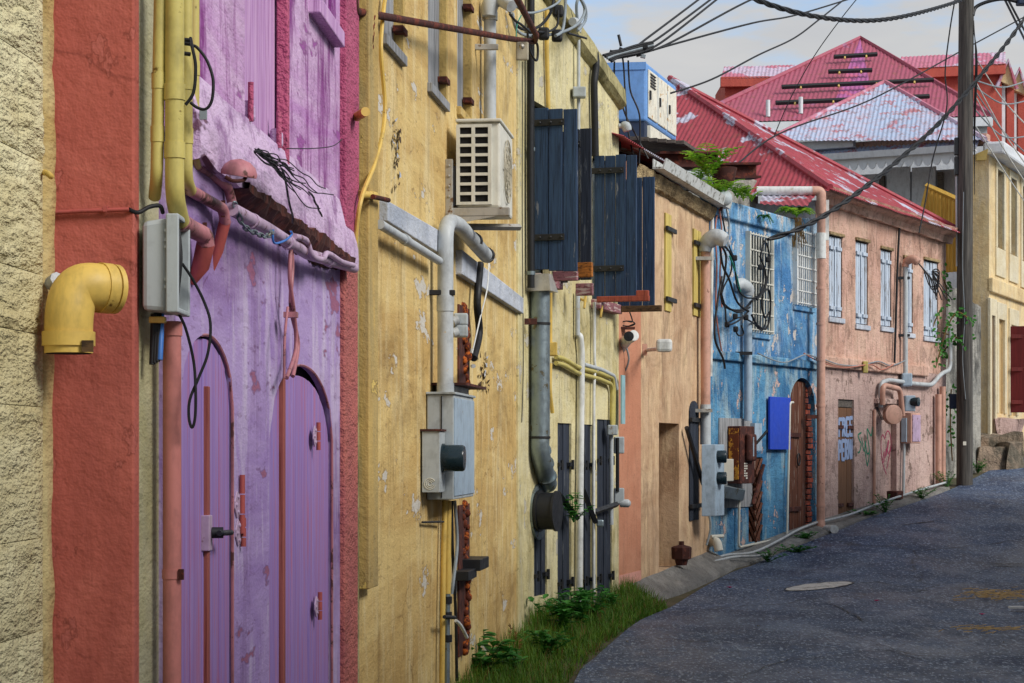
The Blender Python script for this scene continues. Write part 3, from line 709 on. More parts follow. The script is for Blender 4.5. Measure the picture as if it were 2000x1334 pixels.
for k, (a, b, z0, z1, r) in enumerate(od):
    mb = MB(); YE2.box(mb, a, b, z0, z1, -.10, -.066); dd = mb.build('door' if k else 'shutter', 'dark_void', h)
    planks(YE2, a+.01, b-.01, z0, z1, -.015, 4 if k else 3, 'black_plank', dd, th=.04, gap=.008, jit=.012)
    for zz in ((z0+.18*(z1-z0)), z0+.78*(z1-z0)):
        for uu in (a+.04, b-.06):
            m2 = MB(); YE2.box(m2, uu-.05, uu+.05, zz, zz+.035, -.02, .02); m2.tube([YE2.pt(uu+.04, zz-.03, .02), YE2.pt(uu+.04, zz+.06, .02)], .014, 8)
            m2.build('hinge', 'black_metal', dd)
# iron bars across the doors
for (xa, ya, xb, yb, k) in ((1092, 965, 1128, 1012, 1), (1138, 955, 1163, 1020, 2), (1160, 1000, 1205, 985, 3)):
    q0, q1 = YE2.px(xa, ya, .04), YE2.px(xb, yb, .08); mb = MB(); mb.tube([q0, q1], .028, 4); mb.build('iron_bar', 'black_metal', h)
# parapet coping
mb = MB(); K = 20
for i in range(K+1):
    u = -.1+(YE2.len+.12)*i/K; zt = zy2(u)+.02
    for o, dz in ((-.25, .0), (-.25, .12), (.06, .13), (.075, -.02), (.03, -.06), (-.01, -.08)):
        mb.v.append(YE2.pt(u, zt+dz+.012*noise.noise(Vector((u*4, dz*9, o*9))), o+.01*noise.noise(Vector((u*5, 2, o*3)))))
for i in range(K):
    for k in range(5):
        a = i*6+k; mb.f.append((a, a+6, a+7, a+1))
mb.f.append(tuple(K*6+i for i in range(6)))
mb.build('coping', 'mossy_coping', h)
mb = MB(); YE2.box(mb, 0, YE2.len, zy2(YE2.len)-.4, zy2(YE2.len)-.3, -5, -.35); mb.build('roof_slab', 'concrete', h)
mb = MB(); mb.prism([YE2.pt(YE2.len, ZB, -.38), YE2.pt(YE2.len, ZB, -5), YE2.pt(YE2.len, 4.9, -5), YE2.pt(YE2.len, 4.9, -.38)], YE2.d*-.2); mb.build('end_wall', 'pale_yellow_wall', h)
mb = MB(); YE1.box(mb, 0, YE1.len, ZY-.25, ZY-.15, -5, -.35); mb.build('roof_slab', 'concrete', h)
# open shutter leaves: each leaf stands out from the wall
def leaf(W, xw, x0, x1, y0, y1, n, mat, straps, parent, name='shutter', skew=0.0):
    u = W.u(xw); a, b = W.off(u, x0), W.off(u, x1); z1, z0 = W.z(u, y0, b), W.z(u, y1, b)
    base = None; w = (b-a)/n
    for i in range(n):
        o0, o1 = a+w*i+.004, a+w*(i+1)-.004; j = random.uniform(-.008, .008); t = random.uniform(-.012, .012)
        m = MB(); m.hexa([W.pt(u+j+skew*o0, z0+t, o0), W.pt(u+j+skew*o1, z0+t, o1), W.pt(u+j+.035+skew*o1, z0+t, o1), W.pt(u+j+.035+skew*o0, z0+t, o0),
                          W.pt(u+j+skew*o0, z1+t, o0), W.pt(u+j+skew*o1, z1+t, o1), W.pt(u+j+.035+skew*o1, z1+t, o1), W.pt(u+j+.035+skew*o0, z1+t, o0)])
        if base is None: base = m.build(name, mat, parent, bevel=.004)
        else: m.build('plank', mat, base, bevel=.004)
    for yy in straps:
        zz = W.z(u, yy, b); m = MB(); W.box(m, u-.022+skew*a, u-.008+skew*a, zz-.028, zz+.028, a-.03, a+(b-a)*.72)
        for q in (.15, .4, .65): m.lathe(W.pt(u-.02+skew*a, zz, a+(b-a)*q), -W.d, [(0, .014), (.01, .012), (.014, .004)], 8)
        m.build('strap_hinge', 'black_metal', base, bevel=.004)
    return base
leaf(YE2, 1040, 1043, 1127, 210, 527, 3, 'navy_plank', (237, 462), h)
leaf(YE2, 1076, 1085, 1155, 252, 548, 3, 'black_plank', (281,), h)
leaf(YE2, 1156, 1160, 1243, 302, 586, 4, 'navy_plank', (331, 523), h)
leaf(YE2, 1196, 1205, 1278, 346, 602, 3, 'navy_plank', (), h)
# odd timber offcuts under the shutters
for (xw, x0, x1, y0, y1, mt) in ((1072, 1124, 1157, 512, 541, 'raw_wood'), (1060, 1080, 1128, 529, 548, 'rose_wood'), (1100, 1125, 1158, 553, 577, 'rose_wood'), (1150, 1166, 1268, 577, 588, 'brick_red_wood'), (1150, 1243, 1267, 567, 578, 'brick_red_wood'), (1196, 1200, 1292, 596, 608, 'dark_raw_wood')):
    u = YE2.u(xw); a, b = YE2.off(u, x0), YE2.off(u, x1); mb = MB()
    YE2.box(mb, u-.02, u+.03, YE2.z(u, y1, b), YE2.z(u, y0, b), a, b); mb.build('timber_offcut', mt, h, bevel=.006)
# ================================================================== TAN HOUSE
h = thing('tan_house', 'tan plastered house with orange painted edge, recessed doorway and narrow yellow shutters', 'house', TAN.pt(2, ZB, -1))
ZT = TAN.z(TAN.u(1385), 408)
uo = TAN.u(1252)
T = ops_px(TAN, [(1297, 1309, 418, 608, 0, 1303), (1352, 1367, 450, 618, 0, 1360), (1287, 1326, 826, 1112, 0, 1300), (1345, 1363, 783, 1016, .15, 1354)])
facade('wall', TAN, uo, TAN.len, ZB, ZT, T, 'tan_wall', h, depth=.3)
facade('orange_edge', TAN, 0.0, uo-.001, TAN.z(.2, 1122), ZT, [], 'orange_wall', h)
mb = MB(); TAN.box(mb, 0, uo, ZB, TAN.z(.2, 1122), -.3, .004); mb.build('unpainted_foot', 'pink_patch', h)
a, b, z0, z1, r = T[2]
mb = MB(); TAN.box(mb, a, b, z0, z1, -.38, -.3); mb.build('blocked_doorway', 'sooty_tan', h)
for k, n_, mt in ((0, 2, 'yellow_plank'), (1, 3, 'yellow_plank'), (3, 3, 'black_plank')):
    a, b, z0, z1, r = T[k]
    mb = MB(); TAN.box(mb, a, b, z0, z1, -.12, -.06); dd = mb.build('shutter', 'dark_void', h)
    planks(TAN, a+.01, b-.01, z0, z1, .02, n_, mt, dd, th=.05, gap=.01, arch=r)
    for zz in (z0+.12*(z1-z0), z0+.84*(z1-z0)):
        m2 = MB(); TAN.box(m2, a-.02, b+.14, zz-.025, zz+.025, .02, .05); m2.build('strap_hinge', 'black_metal', dd, bevel=.004)
mb = MB(); mb.tube([TAN.px(1341, 835, .06), TAN.px(1373, 945, .10)], .028, 6); mb.build('iron_bar', 'black_metal', h)
# rough stone cornice, gutter and roof
mb = MB(); K = 26
for i in range(K+1):
    u = .5+(TAN.len-.5)*i/K
    for o, dz in ((0, -.16), (.05, -.14), (.08, -.06), (.10, .0), (.0, .02)):
        mb.v.append(TAN.pt(u, ZT+dz+.02*noise.noise(Vector((u*5, dz*20, 1))), o+.02*noise.noise(Vector((u*6, dz*9, 4)))))
for i in range(K):
    for k in range(4):
        a = i*5+k; mb.f.append((a, a+5, a+6, a+1))
mb.build('cornice', 'old_stone', h)
def gutter(W, u0, u1, z, o, r, mat, parent, name='gutter'):
    mb = MB(); prof = [(o, .0), (o+.01, r*1.1), (o+.02, r*1.1), (o+.02, .01), (o+r*1.3, .0), (o+r*1.5, r*.5), (o+r*1.7, r*1.1), (o+r*1.5, r*1.12), (o+r*1.3, r*.6), (o+r*1.1, .012), (o+.022, .012)]
    prof = [(o, -.01), (o, r*1.1), (o+.012, r*1.1), (o+.012, .012), (o+r*1.2, .012), (o+r*1.55, r*1.1), (o+r*1.7, r*1.1), (o+r*1.35, -.01)]
    n = len(prof)
    for u in (u0, u1):
        for a, b in prof: mb.v.append(W.pt(u, z+b, a))
    for k in range(n): mb.f.append((k, (k+1) % n, n+(k+1) % n, n+k))
    mb.f.append(tuple(range(n))); mb.f.append(tuple(range(n, 2*n)))
    return mb.build(name, mat, parent)
gutter(TAN, TAN.u(1258), TAN.len+.25, ZT+.03, .09, .09, 'gutter_white', h)
def corrugate(poly, down, mat, parent, pitch=0.08, amp=0.0085, sheet_w=0.8, name='roof_sheet', wob=0.006):
    poly = [Vector(p) for p in poly]
    n = (poly[1]-poly[0]).cross(poly[2]-poly[0]).normalized()
    if n.z < 0: n = -n
    v = (Vector(down)-n*Vector(down).dot(n)).normalized(); u = n.cross(v).normalized(); o = poly[0]
    q = [((p-o).dot(u), (p-o).dot(v)) for p in poly]
    lo, hi = min(a for a, b in q), max(a for a, b in q)
    def rng(x):
        ys = []
        for (a, b), (a2, b2) in zip(q, q[1:]+q[:1]):
            if (a-x)*(a2-x) <= 0 and abs(a2-a) > 1e-9: ys.append(b+(b2-b)*(x-a)/(a2-a))
        return (min(ys), max(ys)) if ys else None
    x = lo+1e-4; i = 0; st = pitch/6
    while x < hi-1e-3:
        x2 = min(x+sheet_w, hi-1e-4); mb = MB(); k = 0; j = random.uniform(0, wob); ex = random.uniform(0, .04)
        xx = x
        while True:
            r = rng(xx)
            if r is None: break
            a, b = r; b += ex
            for t in (0, .2, .4, .6, .8, 1):
                q_ = o+u*xx+v*(a+(b-a)*t); mb.v.append(q_+n*(amp*math.sin(2*math.pi*xx/pitch)+j+.014*noise.noise(q_*1.1)))
            k += 1
            if xx >= x2: break
            xx = min(xx+st, x2)
        for c_ in range(k-1):
            for t in range(5):
                a = c_*6+t; mb.f.append((a, a+1, a+7, a+6))
        if k > 1: mb.build(name, mat, parent, True)
        x = x2; i += 1
zr = ZT+.16
corrugate([TAN.pt(-.3, zr, .12), TAN.pt(TAN.len+.1, zr, .12), TAN.pt(TAN.len+.1, zr+1.0, -3.4), TAN.pt(-.3, zr+1.0, -3.4)], TAN.n, 'red_roof', h)
mb = MB(); mb.prism([TAN.pt(-.2, ZT, -.42), TAN.pt(-.2, zr+.06, -.42), TAN.pt(-.2, zr+.9, -3.2), TAN.pt(-.2, ZT, -3.2)], TAN.d*(TAN.len-.05)); mb.build('roof_core', 'old_stone', h)
# ================================================================== BLUE HOUSE
h = thing('blue_house', 'peeling blue house with barred windows and an arched brown door', 'house', BLU.pt(1.5, ZB, -1))
ZL = BLU.z(BLU.u(1490), 704); ZT2 = BLU.z(BLU.u(1475), 412)
B = ops_px(BLU, [(1459, 1500, 462, 646, 0, 1480), (1551, 1585, 456, 594, 0, 1568), (1541, 1593, 738, 1034, .45, 1567), (1462, 1489, 893, 1058, 0, 1475)])
facade('upper_wall', BLU, 0, BLU.len, ZL, ZT2-.2, B[:2], 'blue_wall', h, depth=.12)
facade('lower_wall', BLU, 0, BLU.len, ZB, ZL-.001, B[2:], 'blue_lower', h, depth=.16)
mb = MB(); BLU.box(mb, 0, BLU.len-.02, ZL-.05, ZL+.06, -.1, .05); mb.build('string_course', 'blue_lower', h, bevel=.015)
mb = MB(); BLU.box(mb, 0, BLU.u(1545), ZT2-.2, ZT2+.02, -.35, .06); mb.build('parapet', 'blue_wall', h, bevel=.02)
mb = MB(); BLU.box(mb, BLU.u(1547), BLU.len, ZT2-.2, ZT2-.05, -.35, .0); mb.build('parapet', 'blue_wall', h, bevel=.02)
mb = MB(); BLU.box(mb, BLU.u(1576), BLU.len-.01, ZT2-.35, ZT2+.10, -.3, .03); mb.build('corner_pier', 'blue_wall', h, bevel=.02)
for k, (a, b, z0, z1, r) in enumerate(B[:2]):
    mb = MB(); BLU.box(mb, a, b, z0, z1, -.16, -.11); wb = mb.build('window', 'dark_glass' if k == 0 else 'far_white', h)
    mb = MB(); nb_ = 8; o = .05
    for i in range(nb_+1):
        u = a+(b-a)*i/nb_; mb.tube([BLU.pt(u, z0-.03, o), BLU.pt(u, z1+.03, o)], .011, 6)
    for i in range(7):
        z = z0+(z1-z0)*i/6; mb.tube([BLU.pt(a-.04, z, o+.012), BLU.pt(b+.04, z, o+.012)], .010, 6)
    for u in (a-.04, b+.04): BLU.box(mb, u-.015, u+.015, z0-.03, z1+.03, -.01, o+.015)
    mb.build('window_bars', 'white_pipe' if k else 'ivory', wb)
    mb = MB(); BLU.box(mb, a-.06, b+.06, z0-.10, z0-.04, -.05, .035); mb.build('window_sill', 'blue_wall', wb, bevel=.01)
a, b, z0, z1, r = B[2]
mb = MB(); BLU.box(mb, a, b, z0, z1, -.26, -.2); dd = mb.build('door', 'dark_void', h)
um = a+(b-a)*.78
planks(BLU, a+.02, um, z0, z1-.05, -.06, 5, 'brown_plank', dd, th=.06, gap=.01, arch=.0)
for o_ in [x for x in dd.children]:
    pass
for zz in (z0+.25, z0+1.25):
    m2 = MB(); BLU.box(m2, a+.02, a+.55, zz, zz+.06, -.06, -.03); m2.build('strap_hinge', 'rust_brown', dd, bevel=.004)
m2 = MB(); pts = [BLU.pt(um-.35+.05*math.cos(t), z0+.95+.08*math.sin(t), -.03) for t in [i*math.pi/6 for i in range(13)]]; m2.tube(pts, .01, 6); m2.build('ring_handle', 'black_metal', dd)
# exposed bricks of the door jamb
zz = z0; i = 0
while zz < z1-.12:
    lim = 1.0 if zz < z1-.5 else max(.35, (z1-zz)/.6)
    bu0 = um+.015+(.04 if i % 2 else 0); bu1 = um+.015+(b-um-.02)*lim
    mb = MB(); BLU.box(mb, bu0, bu1, zz+.006, zz+.07, -.2, -.05+random.uniform(-.02, .02)); mb.build('brick', 'brick', dd, bevel=.006)
    zz += .078; i += 1
a, b, z0, z1, r = B[3]
mb = MB(); BLU.box(mb, a, b, z0, z1, -.2, -.15); dd = mb.build('shutter', 'dark_void', h)
planks(BLU, a+.01, b-.01, z0, z1, -.02, 4, 'brown_plank', dd, th=.05)
for i in range(7):
    za = z0+(z1-z0)*(i+.3)/7.6; mb = MB(); mb.tube([BLU.pt(a+.03, za+.16, .0), BLU.pt((a+b)/2, za-.05, .0), BLU.pt(b-.03, za+.16, .0)], .022, 4); mb.build('chevron_slat', 'brown_plank', dd)
mb = MB(); mb.tube([BLU.px(1492, 908, .05), BLU.px(1470, 985, .05)], .022, 6); mb.build('iron_bar', 'rust_brown', h)
# raised concrete upstand behind the parapet
mb = MB(); q0 = P(1345, 312, 26.6); q1 = P(1482, 352, 28.8); q2 = Vector(q1); q2.z = ZT2-.3; q3 = Vector(q0); q3.z = ZT2-.3
mb.prism([q0, q1, q2, q3], Vector((-.25, .35, 0))); mb.build('upstand', 'stained_concrete', h, bevel=.03)
mb = MB(); BLU.box(mb, 0, BLU.len, ZT2-.5, ZT2-.4, -4, -.35); mb.build('roof_slab', 'concrete', h)
# ================================================================== PINK HOUSE
h = thing('pink_house', 'salmon pink house with five pale blue shuttered windows under a red hipped roof', 'house', PNK.pt(2, ZB, -1))
ZK = PNK.z(PNK.u(1612), 398); ZM = PNK.z(PNK.u(1680), 716)
wins = ops_px(PNK, [(1619, 1645, 461, 622, 0, 1632), (1671, 1695, 472, 636, 0, 1683), (1720, 1741, 488, 640, 0, 1730), (1764, 1783, 506, 652, 0, 1774), (1804, 1832, 510, 660, 0, 1818)])
facade('upper_wall', PNK, 0, PNK.len, ZM, ZK, wins, 'pink_wall', h, depth=.12)
pdoor = ops_px(PNK, [(1637, 1668, 780, 1017, 0, 1650), (1708, 1751, 792, 1030, 0, 1730)])
pdoor[1] = (pdoor[1][0], pdoor[1][1], ZB+.9, pdoor[1][3], 0)
facade('lower_wall', PNK, 0, PNK.len, ZB, ZM-.001, pdoor, 'pink_lower', h, depth=.10)
mb = MB(); PNK.box(mb, 0.02, PNK.len*.82, ZM-.06, ZM+.10, -.1, .06); mb.build('string_course', 'pink_wall', h, bevel=.02)
mb = MB(); PNK.box(mb, pdoor[1][0], pdoor[1][1], pdoor[1][2], pdoor[1][3], -.2, -.09); mb.build('blocked_doorway', 'pink_lower', h)
mb = MB(); PNK.box(mb, pdoor[1][0]-.03, pdoor[1][1]+.1, pdoor[1][3]+.02, pdoor[1][3]+.10, -.05, .07); mb.build('lintel', 'pink_lower', h, bevel=.012)
for k, (a, b, z0, z1, r) in enumerate(wins):
    mb = MB(); PNK.box(mb, a, b, z0, z1, -.14, -.07); wb = mb.build('shutter', 'blue_white_plank', h)
    m_ = (a+b)/2
    planks(PNK, a+.02, m_-.01, z0+.03, z1-.02, -.02, 3, 'blue_white_plank', wb, th=.04, gap=.008)
    planks(PNK, m_+.01, b-.02, z0+.03, z1-.02, -.012, 3, 'blue_white_plank', wb, th=.04, gap=.008)
    for uu in (a+.04, m_+.04):
        for zz in (z0+.12, z1-.2):
            m2 = MB(); PNK.box(m2, uu, uu+.35*(b-a), zz, zz+.05, -.015, .012); m2.build('strap_hinge', 'blue_white_plank', wb, bevel=.003)
    m2 = MB(); PNK.box(m2, a-.03, b+.05, z0-.06, z0+.01, -.06, .03); m2.build('window_sill', 'white_band', wb, bevel=.008)
    m2 = MB(); PNK.box(m2, a-.02, b+.03, z1, z1+.045, -.06, .035); m2.build('drip_mould', 'old_stone', wb, bevel=.008)
a, b, z0, z1, r = pdoor[0]
mb = MB(); PNK.box(mb, a, b, z0, z1, -.16, -.10); dd = mb.build('door', 'dark_void', h)
planks(PNK, a+.01, b-.01, z0, z1-.12, -.03, 3, 'door_brown', dd, th=.06, gap=.006)
mb = MB(); PNK.box(mb, a, b, z1-.11, z1, -.09, -.025); mb.build('lintel', 'grey_timber', dd)
for uu in (a+.02, b-.2):
    for zz in (z0+.2, z1-.42):
        m2 = MB(); PNK.box(m2, uu, uu+.2, zz, zz+.05, -.03, .0); m2.build('strap_hinge', 'rust_brown', dd, bevel=.003)
def ribbon(mb, W, pts, w, o):                # flat stroke of paint lying on the wall
    q = [W.hit(x, y, o) for x, y in pts]
    for (ua, za), (ub, zb2) in zip(q, q[1:]):
        du, dz = ub-ua, zb2-za; l = math.hypot(du, dz) or 1; du, dz = du/l, dz/l
        a, b_ = (ua-du*w*.4, za-dz*w*.4), (ub+du*w*.4, zb2+dz*w*.4)
        mb.prism([W.pt(a[0]-dz*w, a[1]+du*w, o), W.pt(b_[0]-dz*w, b_[1]+du*w, o), W.pt(b_[0]+dz*w, b_[1]-du*w, o), W.pt(a[0]+dz*w, a[1]-du*w, o)], W.n*(.001+random.random()*.0015))
def scrawl(mb, W, pts, w, o, n=4):
    q = smooth([Vector((x, y, 0)) for x, y in pts], n); ribbon(mb, W, [(p.x, p.y) for p in q], w, o)
# spray-painted lettering on the plank door: FREE / PERNA
def strokes(L, x0, y0, x1, y1):
    F = {'F': [[(0, 1), (0, 0), (1, 0)], [(0, .5), (.75, .5)]], 'R': [[(0, 1), (0, 0), (.8, .05), (.85, .4), (0, .5)], [(.3, .5), (.9, 1)]],
         'E': [[(1, 0), (0, 0), (0, 1), (1, 1)], [(0, .5), (.8, .5)]], 'P': [[(0, 1), (0, 0), (.9, .05), (.9, .5), (0, .55)]],
         'N': [[(0, 1), (0, 0), (1, 1), (1, 0)]], 'A': [[(0, 1), (.5, 0), (1, 1)], [(.2, .6), (.8, .6)]]}
    out = []; n = len(L); w = (x1-x0)/n
    for i, ch in enumerate(L):
        for s_ in F[ch]: out.append([(x0+w*(i+.12+.7*a)+.0, y0+(y1-y0)*b-(.9*i)) for a, b in s_])
    return out
mb = MB()
for st in strokes('FREE', 1638, 819, 1666, 852)+strokes('PERNA', 1637.5, 862, 1669, 898): ribbon(mb, PNK, st, .028, -.022)
mb.build('spray_lettering', 'spray_blue', dd)
mb = MB()
for st in ([(1682, 845), (1676, 850), (1679, 860), (1682, 868), (1679, 882), (1676, 884)], [(1683, 855), (1686, 875), (1689, 880), (1690, 862), (1693, 885), (1698, 880), (1694, 850), (1694, 838), (1699, 848), (1702, 850), (1704, 834)], [(1690, 882), (1693, 905), (1695, 908)], [(1698, 880), (1697, 895), (1694, 910)]):
    scrawl(mb, PNK, st, .013, .002)
mb.build('green_scrawl', 'spray_green', h)
mb = MB()
for st in ([(1728, 857), (1724, 849), (1721, 858), (1721, 880), (1724, 905), (1731, 926)], [(1728, 857), (1733, 842), (1738, 848), (1740, 868), (1737, 890), (1732, 915)], [(1724, 898), (1727, 882), (1727, 898), (1724, 904)], [(1729, 893), (1731, 876), (1731, 890), (1733, 872)], [(1734, 876), (1736, 860), (1733, 870), (1735, 886), (1740, 872)]):
    scrawl(mb, PNK, st, .009, -.087)
mb.build('heart_scrawl', 'spray_red', h)
# eaves and hipped roof
E0 = PNK.pt(-.25, ZK+.12, .30); E1 = PNK.pt(PNK.len+.1, ZK+.02, .30)
ap = P(1308, 156, 32.4)
EL = Vector((-1.9, 31.4, ZK+.12))
mb = MB()
K = 24
for i in range(K+1):
    u = -.1+(PNK.len+.2)*i/K; zz = ZK+.10*(1-i/K)
    for o, dz in ((.0, -.12), (.07, -.12), (.10, -.02), (.22, .01), (.26, .09), (.0, .09)):
        mb.v.append(PNK.pt(u, zz+dz+.03*noise.noise(Vector((u*4, o*7, 2)))*(1 if o else 0), o+.02*noise.noise(Vector((u*3, o*7, dz*4)))))
for i in range(K):
    for k in range(5):
        a = i*6+k; mb.f.append((a, a+6, a+7, a+1))
mb.build('eaves_cornice', 'pink_wall', h)
corrugate([E0, E1, ap], PNK.n, 'red_roof', h)
corrugate([E0, EL, ap], (E0+EL)/2-ap, 'red_roof', h, sheet_w=1.2)
mb = MB(); mb.tube([ap+Vector((0, 0, .03)), E0+Vector((0, 0, .03))], .05, 6); mb.tube([ap+Vector((0, 0, .03)), E1+Vector((0, 0, .02))], .045, 6); mb.build('ridge_cap', 'red_roof', h)
SD = Wall(*(EL.x/S, EL.y/S), *(PNK.A.x/S+.0, PNK.A.y/S+.0))
mb = MB(); SD.box(mb, 0, SD.len-.02, ZB, ZK+.02, -.3, 0); mb.build('side_wall', 'white_wall', h)
ENDW = Wall(PNK.B.x/S-2.2, PNK.B.y/S+.9, PNK.B.x/S, PNK.B.y/S)
mb = MB(); mb.prism([PNK.pt(PNK.len-.02, ZB, -.42), PNK.pt(PNK.len-.02, ZB, -4), PNK.pt(PNK.len-.02, ZK, -4), PNK.pt(PNK.len-.02, ZK, -.42)], PNK.d*-.15); mb.build('far_end_wall', 'pink_wall', h)
# little lean-to roof at its near side
q = [P(1484, 398, 27.4), P(1576, 402, 27.2), P(1592, 381, 27.9), P(1490, 379, 28.2)]
corrugate(q, Vector((0, -1, -.2)), 'red_roof', h, sheet_w=.9, name='lean_to_sheet')

# ================================================================== unseen house added across the street, right of frame, to shade the lower walls
OPP = Wall(7.2, 25.0, 2.1, 1.5)
h = thing('opposite_shade_house', 'plain cream two storey house added unseen across the street, beyond the right edge, to shade the lower walls', 'house', OPP.pt(OPP.len/2, 0, -1))
HO = 4.3
oo = []
for i in range(7):
    u_ = 2+i*3.6; oo += [(u_, u_+1.0, .3, 2.3, 0), (u_, u_+1.0, 2.8, 3.8, 0)]
facade('wall', OPP, 0, OPP.len, ZB, HO, oo, 'white_wall', h)
for a, b, z0, z1, r in oo:
    mb = MB(); OPP.box(mb, a, b, z0, z1, -.2, -.12); mb.build('shutter', 'blue_white_plank', h)
mb = MB(); OPP.box(mb, -.1, OPP.len+.1, HO-.02, HO+.1, -5, .2); mb.build('roof_slab', 'stained_concrete', h, bevel=.02)
mb = MB(); OPP.box(mb, 0, OPP.len, ZB, HO-.03, -4.8, -.45); mb.build('back_rooms', 'sunlit_gold_wall', h)
# ================================================================== equipment on the purple house
def cable(name, pts, r, mat, label, cat='cable', sm=6, seg=7, group=None):
    return one(name, MB().tube(smooth(pts, sm) if sm else [Vector(p) for p in pts], r, seg), mat, label, cat, group, True)
GY = 4.9*S
def gpt(x, y, d=0): return P(x, y, GY+d)
def conduit(label, yel, rose, flare, r, d0, col='olive_pipe'):
    t = thing('conduit', label, 'pipe', gpt(yel[-1][0], yel[-1][1], d0), 'conduits beside the red wall')
    MB().tube(fillet([gpt(x, y, d) for x, y, d in yel], .06), r, 16).build('yellow_length', col, t, True)
    for k in range(0, len(yel)-1):
        if k == 0:
            x, y, d = yel[0]; x2, y2, d2 = yel[1]
            for f in (.55, .8):
                q = gpt(x+(x2-x)*f, y+(y2-y)*f, d+(d2-d)*f)
                MB().tube([q+Vector((0, 0, .022)), q-Vector((0, 0, .022))], r*1.12, 16).build('coupling', col, t, True)
    if rose: MB().tube(fillet([gpt(x, y, d) for x, y, d in rose], .05), r*.98, 16).build('rose_length', 'rose_pipe', t, True)
    if rose:
        x, y, d = rose[len(rose)//2]; q = gpt(x, y, d); MB().box(q, .012, .012, r*2.9).build('strap', 'rusty_iron', t)
    if flare: MB().tube([gpt(x, y, d) for x, y, d in flare], [r*1.05, r*1.0, r*.5], 14).build('red_tail', 'red_pipe', t, True)
conduit('thick yellow conduit running down the corner, the widest of four, turning rose', [(341, -70, 0), (341, 385, 0), (352, 432, .10)], [(352, 432, .10), (372, 446, .28), (400, 460, .42), (402, 480, .43)], [(402, 475, .43), (392, 520, .45), (374, 552, .47)], .0265, 0)
conduit('thin yellow conduit nearest the red wall ending in a dark elbow', [(314, -70, .0), (306, 345, .0), (302, 385, .06)], None, None, .0175, .0)
conduit('slim yellow conduit right of the widest, turning rose above the grey box', [(364, -70, .25), (364, 350, .25), (372, 372, .35)], [(372, 372, .35), (395, 385, .55), (436, 408, .75), (440, 435, .78)], [(440, 430, .78), (425, 490, .8), (402, 552, .82)], .018, .25)
conduit('yellow conduit farthest right of the four, turning rose beside the dome lamp', [(379, -70, .45), (379, 300, .45), (384, 322, .55)], [(384, 322, .55), (410, 338, .75), (446, 366, .95), (455, 405, .97)], None, .016, .45)
# grey junction box, cover open to the street
t = thing('junction_box', 'open grey plastic junction box hanging on the pale corner strip', 'utility box', gpt(315, 612))
x0, x1, y0, y1, dd = 277, 328, 432, 606, 0.04
q = [gpt(x0, y1, -.03), gpt(x1, y1+4, -.03), gpt(x1, y0-8, -.03), gpt(x0, y0, -.03)]
MB().prism(q, Vector((.0, .16, 0))).build('body', 'grey_box', t, bevel=.014)
fr = MB()
ya, yb = GY-.035, GY+.14
xr = P(329, 0, GY).x
def rim(mb, xx, y_a, y_b, z_a, z_b, w, dx):
    for (a, b, c_, d_) in ((y_a, y_a+w, z_a, z_b), (y_b-w, y_b, z_a, z_b), (y_a+w, y_b-w, z_a, z_a+w), (y_a+w, y_b-w, z_b-w, z_b)):
        mb.hexa([(xx, a, c_), (xx+dx, a, c_), (xx+dx, b, c_), (xx, b, c_), (xx, a, d_), (xx+dx, a, d_), (xx+dx, b, d_), (xx, b, d_)])
za, zb_ = gpt(330, 612).z, gpt(330, 420).z
rim(fr, xr, ya-.01, yb+.02, za, zb_, .014, .035); fr.build('rim', 'grey_box', t, bevel=.004)
MB().hexa([(xr-.001, ya, za+.01), (xr+.004, ya, za+.01), (xr+.004, yb, za+.01), (xr-.001, yb, za+.01), (xr-.001, ya, zb_-.01), (xr+.004, ya, zb_-.01), (xr+.004, yb, zb_-.01), (xr-.001, yb, zb_-.01)]).build('inside', 'dark_void', t)
for k, yy in enumerate((450, 468, 482, 545, 560)):
    MB().box(gpt(325, yy, -.035), .012, .006, .008).build('rib', 'grey_box', t)
for k in range(3):
    MB().tube(smooth([Vector((xr+.015, ya+.05+.03*k, zb_-.03)), Vector((xr+.025, ya+.03+.03*k, (za+zb_)/2+.02)), Vector((xr+.012, ya+.06+.02*k, za+.04))], 6), .006, 6).build('wire', 'black_rubber', t, True)
t2 = thing('cable_bundle', 'stub of bundled black cables hanging under the grey junction box', 'cable', gpt(305, 715))
for k in range(4):
    MB().tube([gpt(300+5*k, 612, .03+.01*k), gpt(299+5*k, 660, .03), gpt(297+5*k, 712-3*k, .02)], .0085, 8).build('strand', 'black_rubber' if k != 3 else 'blue_wire', t2, True)
MB().box(gpt(308, 625, .03), .045, .03, .018).build('clamp', 'yellow_pipe', t2, bevel=.003)
cable('black_cable', [gpt(356, 515, .1), gpt(376, 545, .12), gpt(398, 588, .14), gpt(411, 632, .14), gpt(406, 690, .13), gpt(388, 738, .12), gpt(371, 780, .11), gpt(369, 815, .11), gpt(375, 835, .11), gpt(381, 815, .11), gpt(382, 765, .11), gpt(378, 705, .11), gpt(362, 640, .08), gpt(345, 606, .05)], .0042, 'black_rubber', 'thin black cable looping below the grey junction box in front of the left door')
cable('tied_cable', [gpt(372, 74, .2), gpt(376, 95, .18), gpt(382, 130, .18), gpt(378, 180, .18), gpt(362, 205, .18)], .0048, 'black_rubber', 'short black cable tied to the yellow conduits')
t = thing('looped_cable', 'black cable loop with a small grey tag right of the conduits', 'cable', gpt(395, 232, .2))
MB().tube(smooth([gpt(372, 90, .2), gpt(384, 92, .2), gpt(404, 118, .2), gpt(416, 155, .2), gpt(414, 195, .2), gpt(402, 213, .2), gpt(385, 210, .2), gpt(372, 200, .2)], 6), .0045, 8).build('loop', 'black_rubber', t, True)
MB().box(gpt(397, 224, .2), .022, .004, .028).build('cable_tag', 'grey_wire', t, bevel=.001)
